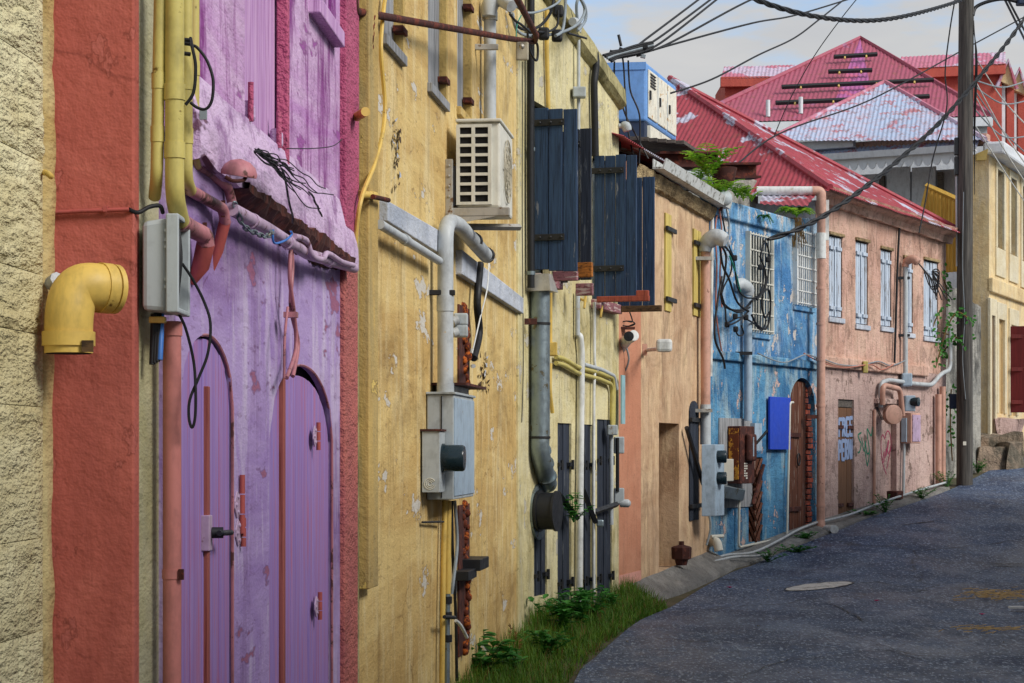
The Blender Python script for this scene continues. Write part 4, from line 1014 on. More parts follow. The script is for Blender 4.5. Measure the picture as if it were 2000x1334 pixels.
for k, yy in enumerate((77, 84, 104)): MB().tube([gpt(356, yy, .16), gpt(372, yy+2, .16)], .006, 8).build('tie', 'black_rubber', t)
t = thing('wall_conduit', 'thin red conduit running level across the red end wall', 'pipe', gpt(190, 412))
MB().tube([P(90, 416, GY-.07), P(160, 412, GY-.07), P(252, 409, GY-.07)], .006, 8).build('red_length', 'red_pipe', t, True)
MB().tube(smooth([P(252, 409, GY-.07), P(270, 415, GY-.04), P(292, 404, GY-.02), P(312, 402, GY), P(318, 415, GY+.04)], 5), .006, 8).build('black_end', 'black_rubber', t, True)
MB().box(P(206, 408, GY-.07), .012, .012, .016).build('clip', 'red_pipe', t)
# red drainpipe between the pale strip and the lilac wall
t = thing('drainpipe', 'salmon red drainpipe between the pale corner strip and the lilac doors', 'drainpipe', P(335, 1500, 5.95))
MB().tube([P(336, 1700, 5.80), P(336, 640, 5.80)], .0262, 20).build('pipe', 'salmon_pipe', t, True)
MB().tube([P(336, 656, 5.80), P(336, 628, 5.80)], .0295, 20).build('collar', 'salmon_pipe', t, True)
MB().tube([P(336, 1130, 5.80), P(336, 1112, 5.80)], .0285, 20).build('strap', 'salmon_pipe', t, True)
MB().box(P(354, 1122, 5.78), .014, .012, .03).build('bracket', 'rusty_iron', t)
# dome lamp
t = thing('dome_lamp', 'rose coloured half dome bulkhead lamp above the lilac ledge', 'lamp', PUR.px(466, 345, .12))
q = PUR.px(466, 344, .12); MB().lathe(q, (0.15, -.1, 1), [(0, .055), (.012, .056), (.03, .048), (.045, .030), (.052, .004)], 20).build('dome', 'rose_pipe', t, True)
MB().tube(smooth([PUR.px(440, 345, .10), PUR.px(455, 353, .12), PUR.px(475, 352, .14), PUR.px(482, 342, .14)], 4), .006, 7).build('guard', 'rusty_iron', t, True)
# lilac pipe and hanging leads below the ledge
t = thing('ledge_pipe', 'lilac pipe strapped along the wall under the broken ledge', 'pipe', PUR.px(690, 522, .05))
MB().tube([PUR.px(452, 408, .06), PUR.px(520, 445, .06), PUR.px(600, 496, .06), PUR.px(692, 524, .06)], .022, 14).build('pipe', 'lilac_pipe', t, True)
for x, y in ((490, 430), (560, 472), (640, 508)): MB().tube([PUR.px(x, y, .06), PUR.px(x+6, y+3, .06)], .026, 12).build('coupling', 'lilac_pipe', t, True)
MB().tube(smooth([PUR.px(575, 462, .08), PUR.px(598, 470, .08), PUR.px(610, 500, .09), PUR.px(630, 506, .09), PUR.px(640, 495, .09), PUR.px(668, 512, .09), PUR.px(690, 518, .09)], 5), .012, 8).build('looped_lead', 'lilac_pipe', t, True)
def chain(name, pts, r, mat, label, n):
    t = thing(name, label, 'chain', pts[-1]); q = smooth(pts, 20); tot = len(q)
    for i in range(n):
        a = q[int(i*(tot-1)/n)]; b = q[int((i+1)*(tot-1)/n)]; m = (a+b)/2; d = (b-a); l = d.length*.68; d.normalize()
        s_ = d.orthogonal().normalized()
        if i % 2: s_ = d.cross(s_)
        MB().tube([m+d*math.cos(k*math.pi/5)*l+s_*math.sin(k*math.pi/5)*r*2.2 for k in range(11)], r, 5).build('link', mat, t, True)
chain('steel_chain', [PUR.px(457, 396, .07), PUR.px(475, 440, .08), PUR.px(500, 455, .09), PUR.px(520, 462, .09), PUR.px(532, 452, .09)], .0035, 'galvanised', 'small galvanised chain draped on the lilac pipe', 14)
cable('blue_tie', [PUR.px(533, 448, .09), PUR.px(535, 474, .09), PUR.px(556, 470, .1), PUR.px(570, 458, .1), PUR.px(568, 452, .1)], .004, 'blue_wire', 'blue wire tie hooked over the lilac pipe')
t = thing('hanging_lead', 'bundle of rose painted leads hanging from the pipe to the right arched door', 'cable', PUR.px(570, 735, .06))
for k, pts in enumerate(([(567, 450), (571, 520), (568, 600), (582, 670), (572, 735)], [(570, 455), (566, 540), (574, 610), (578, 680), (560, 738)], [(562, 600), (556, 660), (555, 738)])):
    MB().tube(smooth([PUR.px(x, y, .05+.01*k) for x, y in pts], 6), .008 if k < 2 else .005, 8).build('lead', 'rose_pipe', t, True)
MB().box(PUR.px(568, 615, .06), .05, .05, .02).build('tie', 'rose_pipe', t)
rn = random.Random(3)
t = thing('wire_tangle', 'tangle of thin rusty black wire lying on the lilac ledge', 'wire', PUR.px(570, 400, .13))
for k in range(16):
    x, y = 500+rn.uniform(-4, 6), 293+rn.uniform(-3, 6); pts = []
    for i in range(rn.randint(5, 9)):
        pts.append(PUR.px(x, y, .13+rn.uniform(-.03, .04))); x += rn.uniform(10, 24); y += rn.uniform(2, 24)
    MB().tube(smooth(pts, 4), .0022, 5).build('strand', 'black_rubber', t)
for xs, ys, xe, ye in ((552, 330, 573, 435), (605, 375, 630, 422)):
    MB().tube(smooth([PUR.px(xs+(xe-xs)*i/8+rn.uniform(-2, 2), ys+(ye-ys)*i/8, .135+.02*(i % 2)) for i in range(9)], 3), .004, 5).build('strand', 'black_rubber', t)
MB().tube(smooth([PUR.px(560, 290, .12), PUR.px(610, 290, .15), PUR.px(650, 285, .12), PUR.px(668, 272, .06)], 5), .002, 5).build('strand', 'black_rubber', t)
# ================================================================== equipment on the yellow house
t = thing('rusty_bracket', 'rusty iron bar frame reaching out over the yellow wall near the top', 'bracket', YE1.px(1035, 80, .5))
u0 = YE1.u(690); k0 = [YE1.px(691, -6, .02), YE1.px(693, 22, .02), YE1.px(1000, 76, .25), YE1.px(1044, 82, .30), YE1.px(1048, 70, .36), YE1.px(1006, -10, .55)]
MB().tube(fillet(k0, .08), .021, 8).build('bar', 'rusty_iron', t, True)
MB().box(YE1.px(1020, 100, .3), .09, .03, .13).build('insulator_clamp', 'ivory_dark', t, bevel=.01)
MB().lathe(YE1.px(1019, 91, .33), (0, -1, 0), [(0, .02), (.02, .018), (.03, .004)], 10).build('bolt', 'steel', t, True)
chain('hanging_chain', [YE1.px(728, 28, .05), YE1.px(726, 55, .05), YE1.px(724, 95, .05)], .006, 'rusty_iron', 'short rusty chain hanging from the iron bar at the yellow corner', 7)
cable('yellow_cable', [YE1.px(753, -10, .03), YE1.px(744, 90, .04), YE1.px(752, 220, .05), YE1.px(735, 310, .06), YE1.px(708, 380, .07), YE1.px(697, 440, .05), YE1.px(694, 520, .03)], .011, 'yellow_pipe', 'yellow painted cable curving down the pilaster of the yellow house')
t = thing('anchor_bolt', 'rusty anchor bolt with a clamp at the top end of the white moulding', 'bolt', YE1.px(742, 388, .06))
MB().tube([YE1.px(700, 380, .03), YE1.px(732, 382, .07)], .02, 8).build('clamp', 'yellow_pipe', t, True)
MB().tube([YE1.px(728, 384, .09), YE1.px(759, 391, .10)], .012, 8).build('rod', 'rusty_iron', t, True)
one('iron_peg', MB().tube([YE1.px(697, 228, .05), YE1.px(714, 218, .12)], .022, 10), 'yellow_pipe', 'yellow painted iron peg sticking out high on the pilaster', 'peg', sm=True)
t = thing('moulding_pipe', 'pale thin pipe running under the white moulding of the yellow house', 'pipe', YE1.px(855, 512, .06))
MB().tube([YE1.px(742, 438, .07), YE1.px(858, 510, .07)], .024, 12).build('pipe', 'grey_pipe', t, True)
MB().tube([YE1.px(788, 466, .07), YE1.px(795, 471, .07)], .029, 12).build('coupling', 'grey_pipe', t, True)
# flaking paint scars with lifted flakes
rn = random.Random(11)
for nm, x, ya, yb, w in (('tall flaking paint scar beside the first window of the yellow wall', 775, 222, 372, 7), ('small flaking paint scar above the meter box on the yellow wall', 945, 690, 770, 10)):
    t = thing('flaking_scar', nm, 'paint scar', YE1.px(x, yb, 0))
    for i in range(26):
        y = ya+(yb-ya)*rn.random(); xx = x+rn.uniform(-w, w)
        q = [YE1.px(xx+rn.uniform(-3, 3), y+rn.uniform(-9, 9), .004+rn.random()*.018) for _ in range(4)]
        cx = sum((p for p in q), Vector())/4; q.sort(key=lambda p: math.atan2(p.z-cx.z, p.y-cx.y))
        MB().prism(q, YE1.n*.002).build('flake', rn.choice(['white_band', 'dark_raw_wood', 'yellow_pilaster', 'dark_raw_wood']), t)
# air conditioner
u0 = YE1.u(871); b0 = YE1.off(u0, 891); b1 = YE1.off(u0, 976); u1 = YE1.u(1001, b1); z1, z0 = YE1.z(u0, 237, b1), YE1.z(u0, 404, b1)
t = thing('air_conditioner', 'ivory outdoor air conditioner unit on a steel bracket on the yellow wall', 'air conditioner', YE1.pt(u0, z0, (b0+b1)/2))
mb = MB(); YE1.box(mb, u0+.02, u1, z0, z1, b0, b1); mb.build('casing', 'ivory', t, bevel=.015)
mb = MB(); YE1.box(mb, u0+.008, u0+.021, z0+.03, z1-.03, b0+.02, b1-.06); gr = mb.build('end_grille', 'dark_void', t)
mb = MB(); gw = (b1-.075)-(b0+.015)
for k in range(9):
    zz = z0+.025+(z1-z0-.05)*k/8; YE1.box(mb, u0-.004, u0+.02, zz-.009, zz+.009, b0+.006, b1-.055)
for bb in (b0+.012, b0+.012+gw*.52, b1-.062): YE1.box(mb, u0-.005, u0+.02, z0+.016, z1-.016, bb-.011, bb+.011)
mb.build('grille_bars', 'ivory', gr)
mb = MB(); YE1.box(mb, u0-.003, u1+.01, z1, z1+.02, b0-.005, b1+.008); mb.build('lid', 'ivory', t, bevel=.006)
um_, zm_ = (u0+u1)/2, (z0+z1)/2; mb = MB()
for rr in (.06, .11, .16, .2):
    mb.tube([YE1.pt(um_+rr*1.0*math.cos(a), zm_+rr*math.sin(a), b1+.012) for a in [i*math.pi/12 for i in range(25)]], .004, 5)
for a in range(8): mb.tube([YE1.pt(um_, zm_, b1+.012), YE1.pt(um_+.2*math.cos(a*math.pi/4), zm_+.2*math.sin(a*math.pi/4), b1+.012)], .004, 5)
mb.build('fan_grille', 'ivory_dark', t)
t = thing('wall_bracket', 'galvanised steel bracket holding up the air conditioner', 'bracket', YE1.pt(u0, z0-.15, .1))
mb = MB(); YE1.box(mb, u0-.03, u0+.01, YE1.z(u0, 430), YE1.z(u0, 312), .0, .045); mb.build('upright', 'steel', t, bevel=.003)
mb = MB(); YE1.box(mb, u0-.01, u0+.04, z0-.055, z0-.004, .0, b1+.06); mb.build('arm', 'steel', t, bevel=.003)
mb = MB(); mb.prism([YE1.pt(u0-.012, z0-.058, .02), YE1.pt(u0-.012, z0-.058, b1-.02), YE1.pt(u0-.012, z0-.11, .02)], YE1.d*.006); mb.build('gusset', 'steel', t)
mb = MB(); mb.tube([YE1.px(905, 443, .05), YE1.pt(u1, z0-.05, b1+.05)], .022, 4); mb.build('brace', 'steel', t)
for yy in (325, 345, 365, 385, 420): MB().lathe(YE1.pt(u0-.031, YE1.z(u0, yy), .022), -YE1.d, [(0, .01), (.006, .008), (.008, .002)], 8).build('bolt', 'steel', t)
mb = MB(); YE1.box(mb, u0+.0, u0+.015, YE1.z(u0, 402), YE1.z(u0, 325), b0-.035, b0-.005); mb.build('hose_plate', 'black_metal', t)
# service mast with weatherhead
t = thing('service_mast', 'grey service mast with curved weatherhead rising above the air conditioner', 'pipe', YE1.px(957, 235, .08))
MB().tube([YE1.px(957, 330, .07), YE1.px(957, 28, .07)], .044, 18).build('pipe', 'grey_pipe', t, True)
MB().tube([YE1.px(957, 40, .07), YE1.px(957, 24, .07)], .055, 18).build('collar', 'steel', t, True)
MB().tube(smooth([YE1.px(955, 32, .07), YE1.px(958, 8, .08), YE1.px(975, -4, .14), YE1.px(1000, 12, .24)], 5), [.05, .052, .055, .058, .06, .06, .06, .06, .06, .06, .058, .056, .054, .052, .05, .045], 16).build('weatherhead', 'grey_pipe', t, True)
MB().box(YE1.px(945, 92, .06), .20, .03, .04).build('strap', 'steel', t, bevel=.004)
rn = random.Random(5)
t = thing('splice_cables', 'grey service cables spliced in loops at the top of the yellow house', 'cable', YE1.px(1050, 80, .4))
for k, pts in enumerate(([(995, 20), (1010, 50), (1030, 58), (1055, 50), (1075, 25), (1083, -10)], [(1000, 25), (1012, 62), (1050, 70), (1100, 62), (1130, 45), (1142, 20), (1132, -5)], [(1005, 10), (1030, 25), (1060, 20), (1090, 5), (1100, -15)], [(1090, 20), (1088, 50), (1070, 62), (1050, 62)], [(1105, -5), (1103, 30), (1098, 60), (1085, 70)], [(1110, 65), (1135, 72), (1145, 75)], [(1030, 60), (1035, 100), (1048, 118), (1050, 90), (1040, 70)], [(996, 28), (1006, 40), (1018, 48), (1034, 62)])):
    MB().tube(smooth([YE2.px(x, y, .25+.03*k) for x, y in pts], 6), .013 if k in (0, 1, 4) else .010, 8).build('cable', 'grey_wire' if k in (1, 2, 4) else 'black_rubber', t, True)
for x, y in ((1090, 22), (1088, 70), (1062, 66)): MB().box(YE2.px(x, y, .33), .09, .08, .10).build('splice_cover', 'black_rubber', t, bevel=.02)
cable('green_lead', [YE2.px(1018, 30, .3), YE2.px(1010, 48, .3), YE2.px(1008, 72, .3)], .005, 'green_wire', 'short turquoise lead beside the rusty iron bar')
# grey riser with swan neck into the meter cabinet
t = thing('riser_pipe', 'thick grey pipe with a swan neck running down into the meter cabinet', 'pipe', YE1.px(870, 770, .1))
ur = YE1.u(862); rr = .0475; orr = .09
def yp(x, y, o): return YE1.px(x, y, o)
up_ = YE1.u(870, orr)
bot = YE1.pt(up_, YE1.z(up_, 772, orr), orr); top = YE1.pt(up_, YE1.z(up_, 455, orr), orr)
hor = [YE1.px(905, 450, orr), YE1.px(945, 498, orr)]
MB().tube(fillet([bot, YE1.pt(up_, YE1.z(up_, 432, orr), orr), YE1.px(893, 436, orr+.03), YE1.px(950, 500, orr+.03)], .17), rr, 20).build('pipe', 'grey_pipe', t, True)
MB().tube([YE1.pt(up_, YE1.z(up_, 608, orr), orr), YE1.pt(up_, YE1.z(up_, 578, orr), orr)], rr*1.1, 20).build('coupling', 'grey_pipe', t, True)
MB().tube([YE1.pt(up_, YE1.z(up_, 770, orr), orr), YE1.pt(up_, YE1.z(up_, 748, orr), orr)], rr*1.08, 20).build('coupling', 'grey_pipe', t, True)
MB().box(YE1.pt(up_-.02, YE1.z(up_, 572, orr), .05), .2, .05, .03).build('strap', 'black_metal', t, bevel=.004)
for x, y in ((926, 470), (950, 498)): MB().tube([YE1.px(x-2, y-2, orr+.03), YE1.px(x+2, y+1, orr+.03)], rr*1.1, 16).build('cable_tie', 'black_rubber', t, True)
MB().tube(smooth([YE1.px(938, 515, .06), YE1.px(932, 590, .06), YE1.px(936, 650, .06), YE1.px(925, 700, .05)], 6), .026, 10).build('black_hose', 'black_rubber', t, True)
MB().tube(smooth([YE1.px(955, 495, .06), YE1.px(952, 560, .1), YE1.px(938, 620, .08), YE1.px(922, 690, .06)], 6), .005, 6).build('white_lead', 'white_pipe', t, True)
one('pipe_stub', MB().tube([YE1.px(922, 715, .02), YE1.px(925, 715, .36)], .012, 10), 'grey_pipe', 'thin grey pipe stub sticking straight out from the yellow wall', 'pipe', sm=True)
t = thing('conduit_boxes', 'pair of small grey conduit elbows beside the grey riser', 'pipe', YE1.px(900, 655, .06))
for y in (624, 647):
    MB().tube([YE1.px(884, y+4, .05), YE1.px(894, y, .08)], .03, 10).build('neck', 'grey_pipe', t, True)
    MB().box(YE1.px(900, y, .09), .09, .10, .075).build('box', 'grey_box', t, bevel=.01)
# chase with rusty expanding foam
t = thing('rusty_chase', 'lumpy rust brown filled chase running down the yellow wall behind the cabinet', 'wall chase', YE1.px(908, 1270, .02))
rn = random.Random(8)
for ya, yb in ((600, 760), (985, 1275)):
    mb = MB(); YE1.box(mb, YE1.u(893), YE1.u(914), YE1.z(YE1.u(905), yb), YE1.z(YE1.u(905), ya), -.02, .012); mb.build('groove', 'rust_brown', t)
    y = ya
    while y < yb:
        q = YE1.px(908+rn.uniform(-3, 4), y, .015); rr_ = rn.uniform(.018, .034)
        mb = MB(); mb.lathe(q-Vector((0, 0, rr_)), (rn.uniform(-.4, .4), rn.uniform(-.2, .2), 1), [(0, .2*rr_), (.5*rr_, .85*rr_), (1.1*rr_, rr_), (1.8*rr_, .7*rr_), (2.2*rr_, .1*rr_)], 8); mb.build('foam_lump', 'rust_orange', t, True)
        y += rn.uniform(7, 13)
# meter cabinet
t = thing('meter_cabinet', 'large grey meter cabinet on the yellow wall under the riser pipe', 'meter box', YE1.px(880, 975, .1))
u0, u1, z0, z1, o0, o1 = YE1.ebox(832, 886, 925, 770, 976)
mb = MB(); YE1.box(mb, u0, u1, z0, z1, 0.005, o1); mb.build('cabinet', 'grey_box', t, bevel=.006)
mb = MB(); YE1.box(mb, u0-.012, u1+.012, z1, z1+.014, 0, o1+.012); mb.build('lid', 'grey_box', t, bevel=.003)
mb = MB(); YE1.box(mb, u0+.01, u1-.01, z0+.02, z1-.02, o1, o1+.006); mb.build('door_panel', 'blue_grey_box', t, bevel=.003)
mb = MB(); YE1.box(mb, u0-.005, u0, z0+.01, z1-.01, o1*.55, o1*.58); mb.build('seam', 'dark_void', t)
for y in (918,): mb = MB(); YE1.box(mb, u1, u1+.05, YE1.z(u1, 930), YE1.z(u1, 905), 0, .09); mb.build('hinge_bracket', 'black_metal', t)
mb = MB(); YE1.box(mb, u0+.2, u1+.25, z1+.06, z1+.075, 0, o1+.05); mb.build('rusty_shelf', 'rust_brown', t)
mb = MB(); YE1.box(mb, u0+.25, u1, z1+.015, z1+.06, .02, o1-.03); mb.build('cap_box', 'grey_box', t, bevel=.004)
t = thing('electric_meter', 'small grey meter box with a round dark meter and a coil emblem', 'meter', YE1.px(842, 962, .1))
uu = u0-.22; o1b = YE1.off(uu, 859); o0b = YE1.off(uu, 822)
zt_, zb2 = YE1.z(uu, 842, o1b), YE1.z(uu, 962, o1b)
mb = MB(); YE1.box(mb, uu, u0-.012, zb2, zt_, max(.01, o0b), o1b); mb.build('box', 'grey_box', t, bevel=.004)
mb = MB(); YE1.box(mb, uu-.01, u0-.01, zt_, zt_+.012, max(.0, o0b-.01), o1b+.008); mb.build('lid', 'rust_brown', t)
mid = YE1.pt(uu+.1, YE1.z(uu, 895, o1b), o1b); MB().lathe(mid, YE1.n, [(0, .085), (.012, .085), (.012, .078), (.12, .076), (.13, .07), (.132, .0)], 28).build('meter_dial', 'meter_glass', t, True)
ctr = YE1.pt(uu-.002, YE1.z(uu, 945, o1b), (max(.01, o0b)+o1b)*.5-.005); em = None
for k, r_ in enumerate((.012, .022, .032)):
    mb = MB(); mb.tube([ctr+YE1.n*r_*math.cos(a)+Vector((0, 0, r_*math.sin(a))) for a in [i*math.pi/12+.5 for i in range(22)]], .0025, 5); mb.build('emblem_ring', 'ivory', t)
# conduits and valve under the cabinet
t = thing('lower_conduit', 'yellow conduit dropping from the meter cabinet to the weeds', 'pipe', YE1.px(862, 1330, .04))
MB().tube([YE1.px(869, 978, .04), YE1.px(866, 1100, .04), YE1.px(862, 1420, .04)], .017, 10).build('pipe', 'yellow_pipe', t, True)
t = thing('water_pipe', 'yellow and dark water pipe with a valve left of the rusty chase', 'pipe', YE1.px(878, 1330, .05))
MB().tube([YE1.px(876, 978, .05), YE1.px(874, 1160, .05)], .020, 10).build('upper_length', 'yellow_pipe', t, True)
MB().tube([YE1.px(874, 1160, .05), YE1.px(873, 1400, .05)], .017, 10).build('lower_length', 'galvanised', t, True)
for y in (1165, 1195, 1240): MB().tube([YE1.px(874, y, .05), YE1.px(874, y+14, .05)], .028, 8).build('union', 'black_metal', t, True)
MB().tube([YE1.px(868, 1205, .09), YE1.px(888, 1206, .09)], .012, 8).build('valve_handle', 'black_metal', t, True)
MB().tube(smooth([YE1.px(890, 1212, .06), YE1.px(900, 1222, .08), YE1.px(912, 1245, .1)], 4), .011, 8).build('white_tail', 'white_pipe', t, True)
cable('grey_hose', [YE1.px(888, 978, .05), YE1.px(893, 1060, .06), YE1.px(886, 1130, .06), YE1.px(882, 1160, .05)], .011, 'grey_wire', 'grey flexible hose between the yellow conduits and the rusty chase')
cable('black_lead', [YE1.px(882, 978, .03), YE1.px(884, 1080, .03), YE1.px(890, 1200, .03), YE1.px(892, 1330, .03)], .010, 'black_rubber', 'black lead running straight down beside the rusty chase')
t = thing('iron_clamp', 'black iron angle clamp on the wall below the meter cabinet', 'clamp', YE1.px(920, 1120, .05))
mb = MB(); YE1.box(mb, YE1.u(900), YE1.u(918), YE1.z(YE1.u(905), 1113), YE1.z(YE1.u(905), 1091), 0, .13); mb.build('angle', 'black_metal', t, bevel=.004)
mb = MB(); YE1.box(mb, YE1.u(885), YE1.u(902), YE1.z(YE1.u(895), 1130), YE1.z(YE1.u(895), 1112), 0, .10); mb.build('angle', 'black_metal', t, bevel=.004)
one('iron_rod', MB().tube([YE1.px(825, 1020, .02), YE1.px(866, 1019, .04)], .007, 6), 'black_metal', 'thin black iron rod lying level below the small meter box', 'rod')
# black riser at the corner, thin lines
t = thing('black_riser', 'black pipe running up the corner between the two yellow stretches', 'pipe', YE2.px(1037, 560, .06))
MB().tube([YE2.px(1037, 562, .05), YE2.px(1036, 300, .05), YE2.px(1037, -20, .05)], .032, 12).build('pipe', 'black_rubber', t, True)
for y in (288, 530): MB().tube([YE2.px(1037, y, .05), YE2.px(1037, y+7, .05)], .037, 12).build('band', 'galvanised', t, True)
cable('thin_black_line', [YE1.px(1021, 120, .03), YE1.px(1020, 400, .03), YE1.px(1022, 700, .03), YE1.px(1019, 825, .03)], .004, 'black_rubber', 'thin black line hanging down the pale corner strip of the yellow house')
one('yellow_conduit', YE2.tube([(1068, 20, .03), (1068, 100, .03), (1071, 215, .03)], .02, 0, 0, 10), 'yellow_pipe', 'yellow conduit rising above the nearest navy shutter', 'pipe', sm=True)
t = thing('roof_conduit', 'grey conduit with a square junction box and weatherhead near the parapet', 'pipe', YE2.px(1130, 210, .05))
MB().tube([YE2.px(1130, 330, .05), YE2.px(1130, 60, .05)], .017, 10).build('pipe', 'grey_pipe', t, True)
MB().tube(smooth([YE2.px(1129, 64, .05), YE2.px(1128, 48, .06), YE2.px(1118, 42, .16)], 4), [.03, .032, .036, .04, .042, .044, .044, .042, .036], 10).build('weatherhead', 'grey_pipe', t, True)
MB().box(YE2.px(1131, 181, .07), .12, .12, .095).build('box', 'grey_box', t, bevel=.01)
MB().tube(smooth([YE2.px(1128, 45, .1), YE2.px(1126, 10, .12), YE2.px(1132, -3, .14), YE2.px(1143, 15, .16), YE2.px(1143, 40, .16), YE2.px(1128, 60, .2)], 6), .014, 8).build('cable_loop', 'grey_wire', t, True)
one('black_downpipe', MB().tube(fillet([YE2.px(1153, 98, -.1), YE2.px(1163, 104, .04), YE2.px(1165, 125, .06), YE2.px(1160, 160, .05), YE2.px(1163, 305, .05)], .08), .034, 12), 'black_rubber', 'black ribbed downpipe over the parapet between the shutters', 'pipe', sm=True)
# galvanised duct with a hooded cap and the extractor
t = thing('vent_duct', 'galvanised vent duct with a hooded cap and a bent lower end', 'duct', YE2.px(1055, 950, .15))
oD = YE2.off(YE2.u(1036), 1055); rD = .083
def dp(y, o=oD, x=1055): return YE2.px(x, y, o)
MB().tube([dp(570), dp(850)], rD, 28).build('duct', 'galvanised', t, True)
MB().tube(smooth([dp(850), dp(880), dp(905, oD, 1060), dp(930, oD-.02, 1066), dp(945, oD-.05, 1070)], 4), rD*.98, 24).build('elbow', 'galvanised', t, True)
for y, x in ((630, 1055), (852, 1055)): MB().tube([dp(y, oD, x), dp(y+5, oD, x)], rD*1.06, 28).build('band', 'black_metal', t, True)
for y in (880, 905, 930): MB().tube(smooth([dp(y, oD, 1055+(y-870)*.22), dp(y+3, oD, 1056+(y-870)*.22)], 2), rD*1.03, 24).build('seam', 'galvanised', t, True)
q = dp(570); mb = MB()
zq = q.z; w = .125; base = [q+YE2.d*a*w+YE2.n*b*w for a, b in ((-1, -1), (1, -1), (1, 1), (-1, 1))]; tp = [q+Vector((0, 0, .15))+YE2.d*a*.06+YE2.n*b for a, b in ((-1, -.05), (1, -.05), (1, .09), (-1, .09))]
mb.hexa(base+tp); mb.build('hood', 'steel', t)
MB().box(dp(628, .06, 1035), .12, .05, .05).build('wall_clamp', 'rust_brown', t)
t = thing('extractor_fan', 'round black extractor fan housing on the dark shutter below the duct', 'fan', YE2.px(1062, 1050, .1))
q = YE2.px(1052, 998, .03); MB().lathe(q, YE2.n, [(0, .18), (.02, .18), (.02, .16), (.15, .16), (.15, .175), (.17, .175), (.17, .0)], 30).build('housing', 'black_metal', t, True)
MB().lathe(YE2.px(1050, 1000, .0), YE2.n, [(0, .24), (.02, .24), (.025, .18)], 30).build('flange', 'galvanised', t, True)
# pipes on the pale stretch
t = thing('white_drainpipe', 'white drainpipe with an elbow between the dark doors', 'drainpipe', YE2.px(1133, 1190, .05))
MB().tube(fillet([YE2.px(1125, 655, .0), YE2.px(1133, 655, .05), YE2.px(1136, 690, .05), YE2.px(1131, 1200, .05)], .06), .031, 14).build('pipe', 'white_pipe', t, True)
MB().tube([YE2.px(1128, 655, .04), YE2.px(1128, 570, .04)], .024, 10).build('upper_length', 'grey_pipe', t, True)
one('thin_white_pipe', YE2.tube([(1161, 590, .04), (1161, 705, .04), (1166, 725, .05), (1160, 760, .04), (1160, 1200, .04)], .016, 0, 4, 8), 'white_pipe', 'thin white pipe kinked over the yellow conduits', 'pipe', sm=True)
for k, (dy, mt, nm) in enumerate(((0, 'olive_pipe', 'upper yellow conduit bending down by the corner of the pale wall'), (12, 'olive_pipe', 'lower yellow conduit bending down by the corner of the pale wall'), (-9, 'grey_pipe', 'grey conduit above the two yellow ones by the corner'))):
    if k < 2: pts = [(1086, 697+dy, .04), (1100, 700+dy, .04), (1130, 718+dy, .04), (1170, 728+dy, .04), (1196-3*k, 738+dy, .04), (1199-3*k, 760, .04), (1198-3*k, 832, .04)]
    else: pts = [(1140, 712, .05), (1175, 722, .05), (1200, 735, .05), (1204, 760, .05)]
    one('bent_conduit', YE2.tube(pts, .021, .10, 0, 10), mt, nm, 'pipe', sm=True)
t = thing('yellow_box', 'small yellow box with a conduit tail right of the vent duct', 'utility box', YE2.px(1077, 700, .03))
MB().box(YE2.px(1077, 682, .06), .1, .12, .12).build('box', 'yellow_pipe', t, bevel=.01)
YE2.tube([(1075, 710, .04), (1074, 760, .04), (1079, 806, .04)], .018, 0, 4).build('tail', 'yellow_pipe', t, True)
YE2.tube([(1075, 570, .03), (1075, 672, .03)], .018).build('upper_tail', 'yellow_pipe', t, True)
one('sticker', MB().hexa([YE2.pt(YE2.u(1200)+a, z, o) for z, a, o in ()]) if False else YE2.box(MB(), YE2.u(1200.5), YE2.u(1207), YE2.z(YE2.u(1204), 828), YE2.z(YE2.u(1204), 733), .06, .075), 'aqua_sticker', 'narrow pale sign with aqua marks at the corner of the pale wall', 'sign')
t = thing('conduit_switch', 'grey conduit with two weatherproof boxes at the end of the pale wall', 'utility box', YE2.px(1203, 1010, .05))
MB().tube([YE2.px(1194, 845, .05), YE2.px(1194, 1025, .05)], .022, 10).build('conduit', 'grey_pipe', t, True)
MB().tube([YE2.px(1206, 855, .08), YE2.px(1206, 960, .08)], .018, 10).build('conduit', 'black_rubber', t, True)
for ya, yb, x in ((830, 850, 1196), (853, 886, 1209), (953, 985, 1209)):
    q0 = YE2.px(x, ya, .08); q1 = YE2.px(x, yb, .08); MB().box((q0+q1)/2, .1, .12, q0.z-q1.z).build('box', 'grey_box', t, bevel=.012)
MB().lathe(YE2.px(1212, 983, .1), YE2.n, [(0, .04), (.08, .04), (.1, .02)], 12).build('cover', 'grey_pipe', t, True)
one('padlock', MB().box(YE2.px(1172, 1022, .1), .07, .05, .07), 'galvanised', 'small silver padlock on the iron bar of a dark door', 'padlock', bevel=.015)
# yellow iron hooks under the shutters
for x, y, nm in ((1140, 588, 'yellow iron shutter hook beside the white pipe'), (1172, 606, 'yellow iron shutter hook below the farther navy shutters')):
    t = thing('shutter_hook', nm, 'hook', YE2.px(x, y, .05))
    MB().tube([YE2.px(x-6, y-4, .0), YE2.px(x+4, y, .09)], .012, 6).build('arm', 'yellow_pipe', t)
    MB().tube([YE2.px(x+4, y-9, .09), YE2.px(x+1, y+14, .09)], .012, 6).build('pin', 'yellow_pipe', t)
# wall lamp arm at parapet
t = thing('wall_lamp', 'small grey wall lamp on the end of the pale yellow wall near the roof', 'lamp', YE2.px(1215, 255, .02))
qw = P(1208, 246, YE2.B.y); MB().tube([qw, P(1216, 246, YE2.B.y)], .025, 10).build('arm', 'grey_pipe', t, True)
MB().tube(smooth([P(1214, 245, YE2.B.y), P(1222, 246, YE2.B.y), P(1226, 256, YE2.B.y)], 4), [.03, .035, .04, .045, .05, .05, .048, .045, .04], 12).build('head', 'grey_box', t, True)
